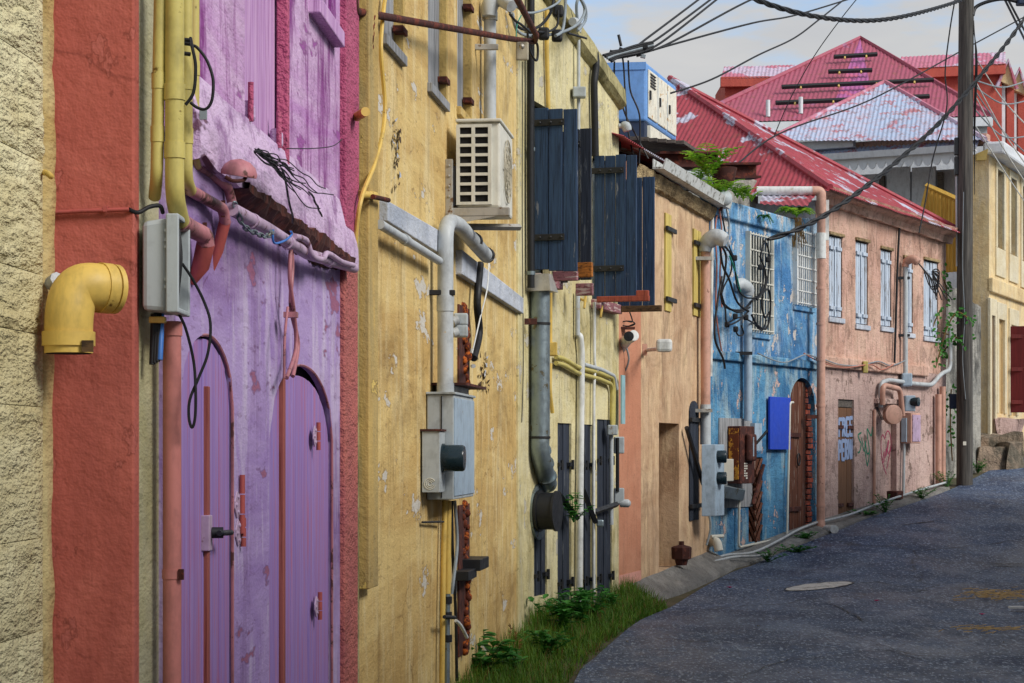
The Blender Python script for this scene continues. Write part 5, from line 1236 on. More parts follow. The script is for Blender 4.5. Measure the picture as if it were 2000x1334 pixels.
# ================================================================== equipment on the tan house
TY = TAN.px(1235, 640, 0).y
t = thing('security_camera', 'white bullet security camera on a rusty bracket at the orange edge', 'camera', TAN.px(1225, 680, .1))
MB().tube([P(1206, 690, TY-.3), P(1234, 656, TY-.5)], .045, 14).build('arm', 'white_pipe', t, True)
MB().tube([P(1218, 668, TY-.45), P(1238, 655, TY-.7)], .055, 16).build('body', 'white_pipe', t, True)
MB().lathe(P(1228, 657, TY-.78), (0, -1, 0), [(0, .05), (.02, .05), (.02, .04), (.03, .0)], 16).build('lens', 'black_metal', t, True)
MB().box(P(1222, 641, TY-.4), .18, .16, .02).build('bracket', 'rust_brown', t)
MB().box(P(1209, 656, TY-.25), .03, .05, .18).build('mounting_plate', 'rust_brown', t)
MB().tube(smooth([P(1221, 640, TY-.4)]+[P(1226+14*math.cos(a*.9), 632+5*math.sin(a*.9), TY-.4) for a in range(14)]+[P(1230, 610, TY-.35)], 4), .007, 6).build('coiled_cable', 'black_rubber', t, True)
MB().tube(smooth([P(1222, 674, TY-.4), P(1228, 700, TY-.35), P(1222, 722, TY-.3), P(1211, 735, TY-.2)], 5), .01, 7).build('tail_cable', 'grey_wire', t, True)
t = thing('flood_light', 'small white flood light on an arm on the tan wall', 'lamp', TAN.px(1280, 685, .2))
MB().tube([TAN.px(1260, 684, .0), TAN.px(1292, 681, .35)], .02, 8).build('arm', 'grey_pipe', t, True)
MB().box(TAN.px(1297, 675, .42), .16, .12, .13).build('head', 'white_pipe', t, bevel=.03)
MB().box(TAN.px(1259, 683, .02), .05, .05, .12).build('plate', 'tan_pipe', t)
t = thing('iron_fixture', 'rusty iron pedestal fixture at the foot of the tan wall', 'fixture', TAN.px(1331, 1105, .05))
q = TAN.px(1331, 1104, .08); MB().lathe(q, (0, 0, 1), [(0, .06), (.06, .075), (.075, .11), (.2, .115), (.215, .09), (.23, .03), (.27, .03)], 8).build('body', 'rust_brown', t)
# service pipe with weatherhead and meter cabinet at tan/blue seam
t = thing('service_pipe', 'grey service pipe with a hooded weatherhead at the seam of tan and blue houses', 'pipe', BLU.px(1378, 870, .1))
MB().tube([TAN.px(1378, 862, .10), TAN.px(1378, 488, .10)], .058, 16).build('pipe', 'tan_pipe', t, True)
MB().tube([TAN.px(1378, 868, .10), TAN.px(1378, 790, .10)], .064, 16).build('sleeve', 'grey_pipe', t, True)
q = TAN.px(1377, 492, .10)
MB().tube(smooth([q, q+Vector((.02, 0, .10)), q+Vector((.12, -.05, .17)), q+Vector((.24, -.1, .12))], 5), [.07, .075, .08, .085, .09, .095, .1, .1, .1, .1, .1, .098, .095, .09, .08, .07], 14).build('weatherhead', 'grey_pipe', t, True)
for y in (505, 802): MB().box(TAN.px(1374, y, .1), .2, .1, .04).build('strap', 'steel', t)
one('white_downpipe', MB().tube([BLU.px(1391, 420, .04), BLU.px(1388, 735, .04)], .022, 10), 'white_pipe', 'white downpipe at the left edge of the blue house', 'drainpipe', sm=True)
t = thing('twin_meter_cabinet', 'tall grey cabinet with two round meters at the blue house edge', 'meter box', BLU.px(1383, 1003, .1))
c0, c1 = TAN.px(1370, 868, .12), TAN.px(1398, 1004, .12)
zc0, zc1 = c1.z, c0.z; cx0, cx1 = c0.x, P(1397, 0, c0.y).x
MB().hexa([(cx0, c0.y, zc0), (cx1, c0.y, zc0), (cx1+.14, c0.y+.32, zc0), (cx0+.14, c0.y+.32, zc0), (cx0, c0.y, zc1), (cx1, c0.y, zc1), (cx1+.14, c0.y+.32, zc1), (cx0+.14, c0.y+.32, zc1)]).build('cabinet', 'blue_grey_box', t, bevel=.008)
for y in (892, 934): MB().lathe(P(1399, y, c0.y+.12), (1, -.15, 0), [(0, .085), (.02, .085), (.02, .075), (.11, .074), (.12, .066), (.122, 0)], 22).build('meter_dial', 'meter_glass', t, True)
t = thing('pipe_outlet', 'white plastic drain elbow under the twin meter cabinet', 'pipe', BLU.px(1398, 1075, .1))
MB().tube(fillet([BLU.px(1385, 1060, .0), BLU.px(1400, 1056, .15), BLU.px(1404, 1076, .18)], .1), .055, 14).build('elbow', 'ivory', t, True)
MB().tube([BLU.px(1388, 1048, .1), BLU.px(1412, 1047, .12)], .022, 8).build('side_pipe', 'ivory', t, True)
cable('flex_cable', [BLU.px(1384, 1000, .1), BLU.px(1388, 1030, .14), BLU.px(1380, 1065, .12)], .014, 'grey_wire', 'grey flexible lead dropping from the twin meter cabinet')
# ================================================================== equipment on the blue house
t = thing('blue_riser', 'pale blue pipe running down the blue house into the rusty switch box', 'pipe', BLU.px(1461, 820, .08))
MB().tube([BLU.px(1461, 822, .09), BLU.px(1461, 575, .09)], .052, 16).build('pipe', 'blue_grey_box', t, True)
q = BLU.px(1461, 578, .09)
MB().tube(smooth([q, q+Vector((.0, 0, .08)), q+Vector((-.10, -.08, .14)), q+Vector((-.2, -.16, .10))], 4), [.06, .065, .07, .075, .08, .085, .085, .085, .085, .08, .075, .07, .06], 14).build('weatherhead', 'grey_pipe', t, True)
MB().box(BLU.px(1452, 690, .08), .22, .06, .04).build('strap', 'black_metal', t)
rn = random.Random(21)
t = thing('cable_tangle', 'tangled black cables looping between weatherheads on the blue wall', 'cable', BLU.px(1450, 640, .2))
loops = [[(1408, 478), (1418, 500), (1415, 540), (1408, 575), (1418, 600), (1450, 605), (1475, 580)], [(1410, 478), (1426, 495), (1428, 530), (1412, 565), (1412, 590), (1440, 610), (1465, 600)],
         [(1412, 476), (1432, 505), (1440, 560), (1455, 580), (1475, 582)], [(1406, 480), (1412, 520), (1424, 545), (1440, 590), (1462, 608)],
         [(1475, 582), (1495, 560), (1503, 510), (1498, 478), (1490, 470)], [(1465, 590), (1486, 570), (1492, 530), (1486, 500), (1494, 470)],
         [(1478, 585), (1500, 565), (1505, 600), (1498, 640), (1480, 636), (1468, 615)], [(1462, 608), (1440, 628), (1420, 632), (1416, 600), (1408, 570)],
         [(1420, 632), (1445, 620), (1470, 630), (1488, 645), (1497, 625)], [(1410, 540), (1400, 600), (1396, 660), (1412, 700), (1416, 720)],
         [(1425, 500), (1436, 530), (1446, 570)], [(1436, 642), (1442, 655), (1452, 652), (1448, 636)], [(1484, 500), (1496, 540), (1488, 590), (1494, 620), (1502, 610)]]
for k, pts in enumerate(loops):
    MB().tube(smooth([BLU.px(x, y, .16+.05*(k % 4)) for x, y in pts], 6), .011 if k % 3 else .014, 7).build('cable', 'black_rubber' if k != 10 else 'green_wire', t, True)
for x, y in ((1435, 504), (1485, 522), (1500, 507), (1420, 634), (1437, 643), (1457, 620), (1436, 618)): MB().box(BLU.px(x, y, .25), .06, .07, .07).build('splice', 'black_rubber', t, bevel=.015)
t = thing('wall_leads', 'brown and black leads hanging down the left edge of the blue wall', 'cable', BLU.px(1410, 720, .05))
for k, pts in enumerate(([(1402, 410), (1397, 450), (1400, 520), (1398, 600), (1405, 660), (1413, 705)], [(1408, 408), (1414, 440), (1420, 470), (1432, 500)], [(1405, 408), (1410, 460), (1406, 540), (1410, 600)], [(1418, 405), (1424, 440), (1420, 490)])):
    MB().tube(smooth([BLU.px(x, y, .04+.02*k) for x, y in pts], 6), .011, 6).build('lead', ['copper_wire', 'black_rubber', 'copper_wire', 'grey_wire'][k], t, True)
t = thing('satellite_dish', 'small grey dish among the ferns at the corner of the blue parapet', 'dish', P(1412, 400, 24.9))
MB().lathe(P(1413, 388, 24.8), (.1, -.9, .25), [(0, .10), (.03, .105), (.06, .09), (.09, .05), (.10, 0)], 18).build('dish', 'grey_box', t, True)
MB().tube([P(1413, 390, 24.85), P(1408, 410, 24.95)], .02, 8).build('mount', 'rust_brown', t, True)
u0, u1, z0, z1, o0, o1 = BLU.ebox(1418, 1446, 1474, 832, 945)
t = thing('rusty_switch_box', 'rusty orange and brown switch box with a lever on the blue wall', 'switch box', BLU.pt((u0+u1)/2, z0, .1))
mb = MB(); BLU.box(mb, u0, u1, z0, z1, .02, o1); mb.build('box', 'rust_brown', t, bevel=.01)
mb = MB(); BLU.box(mb, u0-.012, u0, z0+.05, z1-.03, .04, o1-.02); mb.build('side_plate', 'old_rust_plate', t, bevel=.004)
mb = MB(); BLU.box(mb, (u0+u1)/2-.1, (u0+u1)/2+.16, z0+.28, z0+.62, o1, o1+.07); mb.build('lever_housing', 'rust_brown', t, bevel=.03)
mb = MB(); mb.tube([BLU.pt(u1-.1, z0+.5, o1+.06), BLU.pt(u1+.02, z0+.66, o1+.16)], .018, 8); mb.build('lever', 'black_metal', t, True)
mb = MB(); BLU.box(mb, (u0+u1)/2+.0, (u0+u1)/2+.03, z0+.34, z0+.58, o1+.071, o1+.076); mb.build('slot', 'blue_grey_box', t)
mb = MB()
for i in range(7):
    for j in range(2):
        if (i*3+j*5) % 7: BLU.box(mb, u0+.12+.06*j, u0+.165+.06*j, z0+.06+.03*i, z0+.078+.03*i, o1+.001, o1+.004)
mb.build('white_scribble', 'ivory', t)
mb = MB(); BLU.box(mb, u0-.25, u1+.35, z0-.3, z1+.10, .0, .018); one('backing_board', mb, 'weathered_plank', 'weathered grey backing board behind the rusty switch box', 'board')
mb = MB(); BLU.box(mb, BLU.u(1470, .05), BLU.u(1484, .05), BLU.z(u1, 880), BLU.z(u1, 826), .02, .08); one('metal_sheet', mb, 'blue_grey_box', 'pale blue bent metal sheet right of the rusty switch box', 'sheet')
mb = MB(); q0 = BLU.px(1409, 948, .2); q1 = BLU.px(1450, 952, .35)
mb.hexa([BLU.px(1408, 968, .02), BLU.px(1452, 975, .02), BLU.px(1452, 978, .28), BLU.px(1408, 972, .26), BLU.px(1406, 945, .02), BLU.px(1454, 955, .02), BLU.px(1456, 957, .32), BLU.px(1406, 947, .30)])
one('metal_trough', mb, 'galvanised', 'galvanised metal trough below the rusty switch box', 'trough', bevel=.006)
one('white_meter_box', MB().box(BLU.px(1418, 918, .14), .17, .14, .27), 'ivory', 'small white box left of the rusty switch box', 'utility box', bevel=.008)
one('notice_board', BLU.box(MB(), BLU.u(1503, .05), BLU.u(1543, .05), BLU.z(BLU.u(1520), 878), BLU.z(BLU.u(1520), 776), .03, .06), 'blue_board', 'plain bright blue board on the blue wall beside the arched door', 'board', bevel=.004)
one('white_conduit', MB().tube(fillet([BLU.px(1549, 786, .06), BLU.px(1543, 786, .06), BLU.px(1537, 1050, .06), BLU.px(1500, 1057, .06), BLU.px(1443, 1069, .06), BLU.px(1444, 970, .06)], .06), .016, 8), 'ivory', 'white conduit framing the foot of the blue wall', 'pipe', sm=True)
for k, (pts, nm) in enumerate((([(1382, 1108), (1420, 1096), (1470, 1092), (1520, 1068), (1560, 1046), (1598, 1030)], 'upper pale hose running along the foot of the blue wall'), ([(1384, 1113), (1430, 1101), (1480, 1098), (1500, 1095)], 'shorter pale hose beside the drain elbow'), ([(1602, 1030), (1660, 1015), (1720, 992), (1785, 970), (1850, 950)], 'pale hose running along the foot of the pink wall'))):
    W = BLU if k < 2 else PNK; q = []
    for x, y in pts:
        p = gp(x, y+4, .10); q.append(p)
    one('ground_hose', MB().tube(smooth(q, 5), .017, 8), 'grey_pipe', nm, 'hose', sm=True)
# roof tank level: steel beams, generator
t = thing('generator', 'blue and white generator cabinet on the roof of the tan house', 'generator', P(1262, 285, 27.6))
gc = P(1262, 285, 27.2); gz1 = P(1262, 121, 27.2).z; gzb = P(1262, 284, 27.2).z; gzm = P(1262, 236, 27.2).z
gd = TAN.d; gn = Vector((-1, .12, 0)).normalized()
def gbox(a0, a1, b0, b1, z0, z1):     # a along street, b to the left
    m = MB(); p = lambda a, b, z: Vector((gc.x, gc.y, 0))+gd*a+gn*b+Vector((0, 0, z))
    return m.hexa([p(a0, b0, z0), p(a1, b0, z0), p(a1, b1, z0), p(a0, b1, z0), p(a0, b0, z1), p(a1, b0, z1), p(a1, b1, z1), p(a0, b1, z1)])
gbox(0, 1.9, 0, 1.2, gzm, gz1).build('canopy', 'gen_blue', t, bevel=.03)
gbox(.03, 1.87, .03, 1.17, gzb, gzm).build('base', 'gen_navy', t)
for a0, a1 in ((.08, .62), (.68, 1.22), (1.28, 1.82)): gbox(a0, a1, -.02, .0, gzm+.06, gz1-.08).build('side_door', 'gen_white', t, bevel=.01)
gbox(.2, 1.7, -.02, .04, gzb+.06, gzm-.03).build('lower_door', 'gen_white', t, bevel=.01)
gbox(-.012, 0, .0, 1.2, gz1-.1, gz1).build('top_rail', 'gen_blue', t)
for z in (gz1-.36, gz1-.70):
    gbox(-.015, .0, .42, .95, z-.14, z+.12).build('vent', 'gen_navy', t)
    for k in range(7):
        gbox(-.03, -.012, .42, .95, z-.13+k*.036, z-.117+k*.036).build('vent_slat', 'grey_box', t)
for k in range(5): gbox(.15, .45, -.035, -.018, gz1-.30+k*.04, gz1-.285+k*.04).build('side_louvre', 'black_metal', t)
for a in (.1, .7, 1.3): gbox(a, a+.05, -.04, -.018, gzm+.3, gzm+.42).build('door_latch', 'black_metal', t)
bz = P(1300, 300, 26.6)
t = thing('roof_platform', 'grey plank platform under the generator', 'platform', P(1300, 290, 26.6))
for k in range(6):
    q = P(1268+k*17, 287+k*1.6, 26.9); MB().box(q, .12, 1.6, .05, Matrix.Rotation(-.3, 3, 'Z')).build('plank', 'grey_timber', t, bevel=.005)
for (xa, ya, xb, yb, Yd, nm) in ((1282, 298, 1402, 298, 26.3, 'nearer rusty steel beam below the generator'), (1398, 319, 1476, 319, 26.0, 'farther rusty steel beam beside the ferns')):
    t = thing('steel_beam', nm, 'beam', P(xa, ya+30, Yd)); q0, q1 = P(xa, ya, Yd), P(xb, yb, Yd+.3); d = (q1-q0).normalized(); sd = Vector((-d.y, d.x, 0))
    for dz, hh, ww, pn in ((-.015, .03, .12, 'flange'), (-.10, .14, .015, 'web'), (-.185, .03, .12, 'flange')):
        m = MB(); p = lambda q, s_, z: q+sd*s_+Vector((0, 0, z))
        m.hexa([p(q0, -ww, dz-hh/2), p(q1, -ww, dz-hh/2), p(q1, ww, dz-hh/2), p(q0, ww, dz-hh/2), p(q0, -ww, dz+hh/2), p(q1, -ww, dz+hh/2), p(q1, ww, dz+hh/2), p(q0, ww, dz+hh/2)]); m.build(pn, 'rusty_iron', t)
one('grey_pipe_length', MB().tube([P(1328, 342, 25.6), P(1400, 346, 25.9)], .06, 12), 'grey_pipe', 'length of grey pipe lying on the roof behind the ferns', 'pipe', sm=True)
one('clay_pot', MB().lathe(P(1413, 366, 25.4), (0, 0, 1), [(0, .10), (.05, .13), (.2, .16), (.24, .17), (.24, .13), (.2, .0)], 16), 'rust_brown', 'dark brown clay pot among the ferns on the roof', 'pot', sm=True)
# white pipe along pink house side and its downpipe
t = thing('salmon_downpipe', 'salmon downpipe at the corner of pink and blue houses with a white upper length', 'drainpipe', PNK.px(1603, 1035, .1))
MB().tube([P(1478, 373, 28.0), P(1588, 373, 27.9)], .064, 16).build('white_length', 'white_pipe', t, True)
MB().tube(fillet([P(1586, 373, 27.9), P(1604, 373, 27.9), P(1604, 418, 27.9)], .12), .067, 16).build('bend', 'tan_pipe', t, True)
MB().tube([P(1604, 412, 27.9), P(1603, 1028, 27.9)], .058, 16).build('pipe', 'tan_pipe', t, True)
MB().tube([P(1603.5, 505, 27.9), P(1603.5, 455, 27.9)], .068, 16).build('sleeve', 'white_pipe', t, True)
for y in (560, 630, 700, 790, 985): MB().tube([P(1603, y, 27.9), P(1603, y+5, 27.9)], .064, 14).build('collar', 'tan_pipe', t, True)
MB().tube(fillet([P(1603, 1018, 27.9), P(1604, 1035, 27.85), P(1616, 1036, 27.7)], .1), .06, 14).build('shoe', 'tan_pipe', t, True)
MB().tube([P(1614, 1034, 27.72), P(1630, 1034, 27.4)], .058, 14).build('spout', 'white_pipe', t, True)
MB().box(P(1590, 814, 27.9), .2, .06, .05).build('bracket', 'rust_brown', t)
one('white_flashing', MB().box(P(1615, 430, 27.95), .05, .05, .55), 'white_pipe', 'white flashing strip beside the salmon downpipe', 'flashing')
# ================================================================== equipment on the pink house
t = thing('pink_service_pipe', 'grey service pipe with weatherhead on the pink wall', 'pipe', PNK.px(1768, 740, .1))
MB().tube([PNK.px(1768, 750, .08), PNK.px(1768, 520, .08)], .04, 12).build('pipe', 'grey_pipe', t, True)
q = PNK.px(1768, 522, .08); MB().tube(smooth([q, q+Vector((.02, 0, .08)), q+Vector((.1, -.05, .12)), q+Vector((.18, -.1, .06))], 4), [.05]*4+[.065]*8+[.05], 12).build('weatherhead', 'tan_pipe', t, True)
for y in (543, 655): MB().box(PNK.px(1765, y, .06), .18, .06, .04).build('strap', 'black_metal', t)
MB().box(PNK.px(1770, 742, .1), .16, .16, .2).build('junction_box', 'blue_grey_box', t, bevel=.02)
for k in range(4):
    MB().tube(smooth([q+Vector((.18, -.1, .05)), q+Vector((.26+.05*k, -.1, -.05-.06*k)), q+Vector((.36+.03*k, -.1, -.3-.05*k)), q+Vector((.5, -.08, -.22+.05*k)), q+Vector((.4, -.08, -.1)), q+Vector((.46+.08*k, -.06, -.5))], 5), .010, 6).build('cable_loop', 'black_rubber', t, True)
t = thing('meter_run', 'grey pipes and meter above the pink meter box', 'pipe', PNK.px(1780, 810, .1))
MB().tube(fillet([PNK.px(1720, 795, .06), PNK.px(1720, 748, .08), PNK.px(1735, 742, .08), PNK.px(1790, 750, .08), PNK.px(1820, 752, .08), PNK.px(1838, 730, .12), PNK.px(1856, 722, .15), PNK.px(1856, 640, .15)], .12), .034, 12).build('pipe', 'grey_pipe', t, True)
MB().tube(fillet([PNK.px(1724, 790, .1), PNK.px(1724, 752, .12), PNK.px(1758, 760, .12), PNK.px(1763, 812, .12)], .12), .04, 12).build('bend', 'tan_pipe', t, True)
MB().box(PNK.px(1776, 788, .12), .16, .14, .24).build('meter_base', 'blue_grey_box', t, bevel=.012)
MB().lathe(PNK.px(1781, 785, .16), PNK.n, [(0, .075), (.11, .07), (.12, 0)], 18).build('meter_dial', 'meter_glass', t, True)
t = thing('pink_meter_box', 'pink painted meter box with a pale front on the pink wall', 'meter box', PNK.px(1778, 868, .1))
u0, u1, z0, z1, o0, o1 = PNK.ebox(1759, 1780, 1798, 806, 866)
mb = MB(); PNK.box(mb, u0, u1, z0, z1, .0, o1); mb.build('box', 'tan_pipe', t, bevel=.012)
mb = MB(); PNK.box(mb, u0+.03, u1-.03, z0+.03, z1-.03, o1, o1+.012); mb.build('front', 'lilac_pipe', t)
mb = MB(); PNK.box(mb, u0-.03, u0, z0+.02, z1-.08, .02, o1*.6); mb.build('side_door', 'blue_grey_box', t, bevel=.004)
MB().tube([PNK.px(1766, 866, .05), PNK.px(1764, 985, .05)], .022, 8).build('tail_pipe', 'grey_pipe', t, True)
t = thing('wall_disc', 'round salmon disc lamp cover on the pink wall', 'lamp', PNK.px(1732, 830, .1))
q = PNK.px(1730, 812, -.02); MB().lathe(q, (PNK.n+Vector((-.3, -.9, .1))).normalized(), [(0, .04), (.12, .06), (.14, .145), (.23, .145), (.235, .13), (.236, 0)], 24).build('disc', 'tan_pipe', t, True)
for k in range(3): MB().tube([PNK.px(1710+k*2, 795, .02), PNK.px(1722+k*2, 820, .06)], .006, 5).build('wire', 'black_rubber', t)
one('thin_pink_pipe', MB().tube([PNK.px(1708, 800, .03), PNK.px(1708, 1000, .03)], .022, 8), 'tan_pipe', 'thin pink pipe left of the heart drawing', 'pipe', sm=True)
t = thing('twin_downpipe', 'pair of pink drainpipes at the far end of the pink wall', 'drainpipe', PNK.px(1838, 955, .08))
for x, y0 in ((1833, 770), (1841, 755)): MB().tube([PNK.px(x, y0, .08), PNK.px(x, 955, .08)], .05, 12).build('pipe', 'tan_pipe', t, True)
one('yellow_tag_box', MB().box(PNK.px(1690, 717, .1), .07, .07, .17), 'olive_pipe', 'small yellow box hanging on wires on the pink wall', 'utility box', bevel=.01)
t = thing('wall_wires', 'thin drooping wires strung along the string course of the pink house', 'wire', PNK.px(1690, 720, .08))
for k, pts in enumerate(([(1585, 695), (1610, 702), (1640, 712), (1680, 714), (1715, 706), (1740, 714), (1768, 704)], [(1570, 690), (1605, 708), (1650, 718), (1700, 712), (1722, 722), (1745, 712)], [(1480, 690), (1530, 708), (1575, 692), (1600, 704)])):
    W = PNK if k < 2 else BLU
    MB().tube(smooth([W.px(x, y, .09+.02*k) for x, y in pts], 5), .009, 6).build('wire', 'grey_wire' if k != 1 else 'copper_wire', t, True)
t = thing('black_wall_cable', 'black cable running down the pink wall between third and fourth windows', 'cable', PNK.px(1748, 700, .04))
MB().tube(smooth([PNK.px(1757, 440, .05), PNK.px(1753, 520, .04), PNK.px(1750, 620, .04), PNK.px(1747, 710, .04)], 4), .018, 7).build('cable', 'black_rubber', t, True)
t = thing('iron_fixture', 'rusty iron pedestal fixture at the foot of the pink wall', 'fixture', PNK.px(1748, 985, .05))
q = PNK.px(1748, 982, .10); MB().lathe(q, (0, 0, 1), [(0, .06), (.05, .08), (.06, .12), (.17, .125), (.18, .1)], 4).build('body', 'rust_brown', t)
# ================================================================== background buildings
# cream house, sun put into its gold wall colour, pale hipped roof and veranda
h = thing('gold_house', 'cream house, sunlight put into its golden street wall colour, with pale pink-stained hipped roof and scalloped veranda trim', 'house', GLD.pt(0, .5, -1))
ZG = P(1925, 300, 35.65).z
gw_ = ops_px(GLD, [(1946, 1959, 334, 486, 0, 1952), (1972, 1984, 350, 499, 0, 1978), (1995, 2006, 366, 512, 0, 2000)])
gl_ = ops_px(GLD, [(1915+19, 1935+8, 617, 850, 0, 1938), (1950, 1962, 625, 808, 0, 1955)])
gl_ = ops_px(GLD, [(1934, 1941, 617, 850, 0, 1938), (1948, 1960, 625, 808, 0, 1955), (1972, 1984, 636, 812, 0, 1978)])
facade('street_wall', GLD, 0, GLD.len, .3, ZG, gw_+gl_, 'sunlit_gold_wall', h, depth=.15)
for k, (a, b, z0, z1, r) in enumerate(gw_):
    mb = MB(); GLD.box(mb, a, b, z0, z1, -.2, -.12); wb = mb.build('window', 'dark_glass', h)
    mb = MB(); GLD.box(mb, a, a+.3*(b-a), z0, z1, -.12, -.02); mb.build('shutter', 'blue_white_plank', wb)
    mb = MB(); GLD.box(mb, a-.12, b+.12, z0-.5, z0-.0, -.02, .03); mb.build('apron_panel', 'gold_trim', wb, bevel=.01)
    mb = MB(); GLD.box(mb, a-.12, a, z0, z1+.12, -.02, .03); GLD.box(mb, b, b+.12, z0, z1+.12, -.02, .03); GLD.box(mb, a, b, z1, z1+.12, -.02, .03); mb.build('window_frame', 'gold_trim', wb, bevel=.01)
for k, (a, b, z0, z1, r) in enumerate(gl_):
    mb = MB(); GLD.box(mb, a, b, z0, z1, -.2, -.14); dd = mb.build('door', 'dark_void', h)
    planks(GLD, a, b, z0, z1, -.05, 3, 'maroon_plank' if k == 0 else 'cream_plank', dd, th=.06, gap=.01)
    mb = MB(); GLD.box(mb, a-.14, a, z0, z1+.3, -.02, .035); GLD.box(mb, b, b+.14, z0, z1+.3, -.02, .035); GLD.box(mb, a, b, z1, z1+.3, -.02, .035); mb.build('door_frame', 'gold_trim', dd, bevel=.01)
mb = MB(); GLD.box(mb, 0, GLD.len, P(1935, 560, 36).z-.12, P(1935, 545, 36).z, -.05, .07); mb.build('string_course', 'sunlit_gold_wall', h, bevel=.02)
# near end wall of the gold house, with veranda to the left
NE = Wall(5.15, 32.6, 7.2, 31.0)
NE = Wall(P(1560, 0, 37.2).x/S, 37.2/S, GLD.A.x/S, GLD.A.y/S)
un = lambda x: NE.u(x)
mb = MB(); NE.box(mb, un(1903), NE.len-.03, .3, ZG, -.3, 0); mb.build('end_wall', 'white_wall', h)
mb = MB(); NE.box(mb, 0, un(1902), ZG-5.0, ZG-.05, -1.4, -1.3); mb.build('veranda_back_wall', 'white_wall', h)
mb = MB(); NE.box(mb, 0, un(1902), .3, P(1700, 500, 36.5).z, -1.3, -.0); mb.build('veranda_base', 'white_wall', h)
for xa, xb in ((1733, 1779), (1782, 1829)):
    ua, ub = NE.u(xa, -1.29), NE.u(xb, -1.29); mb = MB(); NE.box(mb, ua, ub, NE.z(ua, 520, -1.29), NE.z(ua, 328, -1.29), -1.29, -1.24); mb.build('double_door', 'white_door', h, bevel=.008)
for xx in (1724, 1838):
    mb = MB(); ua = NE.u(xx, -1.29); NE.box(mb, ua-.05, ua+.05, ZG-4.5, ZG-.1, -1.29, -1.22); mb.build('door_post', 'grey_timber', h)
mb = MB(); za = P(1700, 318, 36.4).z; n = 15; L_ = un(1880)-un(1612); a0 = un(1612)
pts = [NE.pt(a0, za+.16, .14), NE.pt(a0, za, .14)]
for i in range(n):
    for k in range(1, 7):
        t_ = k/6; pts.append(NE.pt(a0+L_*(i+t_)/n, za-.11*math.sin(math.pi*t_)**.7 if 0 < t_ < 1 else za, .14))
pts.append(NE.pt(a0+L_, za+.16, .14)); mb.prism(pts, NE.n*.03); mb.build('scalloped_trim', 'far_white', h)
gutter(NE, un(1575), un(1912), P(1700, 304, 36.4).z-.03, .16, .09, 'far_white', h)
q = [NE.pt(un(1560), P(1700, 300, 36.4).z, .22), NE.pt(un(1914), P(1700, 300, 36.4).z, .22), NE.pt(un(1914), P(1700, 284, 36.4).z+.12, -.2), NE.pt(un(1560), P(1700, 284, 36.4).z+.12, -.2)]
corrugate(q, NE.n, 'pale_roof', h, sheet_w=.9, name='veranda_roof_sheet')
mb = MB(); NE.box(mb, un(1540), un(1926), P(1700, 292, 36.4).z, P(1700, 272, 36.4).z, -.3, -.02); mb.build('fascia', 'pink_wall', h)
gutter(NE, un(1500), un(1672), P(1600, 283, 36.6).z-.03, .02, .12, 'far_white', h)
Q0 = P(1496, 275, 37.0); Q1 = P(1924, 272, 35.5); QA = P(1728, 160, 39.5); Q2 = GLD.pt(9.5, ZG+.25, .35)
corrugate([Q0, Q1, QA], (Q0+Q1)/2-QA, 'pale_roof', h, sheet_w=.9)
corrugate([Q1, Q2, QA], GLD.n, 'pale_roof', h, sheet_w=.9)
mb = MB(); mb.tube([QA, Q1], .05, 6); mb.tube([QA, Q0], .05, 6); mb.build('ridge_cap', 'pink_roof', h)
mb = MB(); GLD.box(mb, -.05, GLD.len, ZG-.02, ZG+.2, -.1, .28); mb.build('eaves_cornice', 'far_white', h, bevel=.04)
lz = GLD.px(1985, 805, .3)
mb = MB(); q0 = GLD.pt(gl_[2][0], gl_[2][2], .02)
xa, xb = P(1972, 0, q0.y-.1).x, P(1999, 0, q0.y-.1).x; zt_, zb2 = P(1985, 638, q0.y).z, P(1985, 806, q0.y).z
mb.hexa([(xa, q0.y-.1, zb2), (xb, q0.y-.2, zb2), (xb, q0.y-.15, zb2), (xa, q0.y-.05, zb2), (xa, q0.y-.1, zt_), (xb, q0.y-.2, zt_), (xb, q0.y-.15, zt_), (xa, q0.y-.05, zt_)]); osh = mb.build('open_shutter', 'maroon_board', h, bevel=.008)
for k in range(3): MB().box((xa+(xb-xa)*.5, q0.y-.17, zb2+(zt_-zb2)*(.12+.38*k)), (xb-xa)*.86, .03, .07).build('ledger', 'maroon_plank', osh, bevel=.004)
one('veranda_bracket', MB().prism([P(1907, 300, 35.6), P(1930, 290, 35.5), P(1927, 312, 35.5), P(1908, 313, 35.6)], Vector((0, .1, 0))), 'gold_lamp', 'bright fretwork bracket under the corner of the pale roof', 'bracket')
# stone steps and rubble at its foot
t = thing('stone_steps', 'broken stone steps at the foot of the golden house', 'steps', gp(1950, 890))
for k, (xa, xb, ya, yb, Yd, mt) in enumerate(((1948, 2010, 818, 852, 35.9, 'pink_lower'), (1914, 2010, 850, 884, 35.2, 'rubble'), (1912, 1972, 874, 910, 34.6, 'rubble'), (1965, 2010, 868, 896, 34.8, 'rubble'))):
    a, b = P(xa, yb, Yd), P(xb, ya, Yd); nx_, mb = 10, MB()
    mb.hexa([(a.x, Yd, a.z-.3), (b.x, Yd+.3, a.z-.3), (b.x, Yd+1.2, a.z-.3), (a.x, Yd+1, a.z-.3), (a.x, Yd, b.z), (b.x, Yd+.3, b.z+.02), (b.x, Yd+1.2, b.z), (a.x, Yd+1, b.z)])
    so = mb.build('step', mt, t); bm_ = bmesh.new(); bm_.from_mesh(so.data); bmesh.ops.subdivide_edges(bm_, edges=bm_.edges, cuts=7, use_grid_fill=True)
    for v_ in bm_.verts: v_.co += Vector((noise.noise(v_.co*2.1+Vector((k, 0, 0))), noise.noise(v_.co*2.3+Vector((0, k, 5))), noise.noise(v_.co*1.9+Vector((9, 0, k)))))*.11
    bm_.to_mesh(so.data); bm_.free()
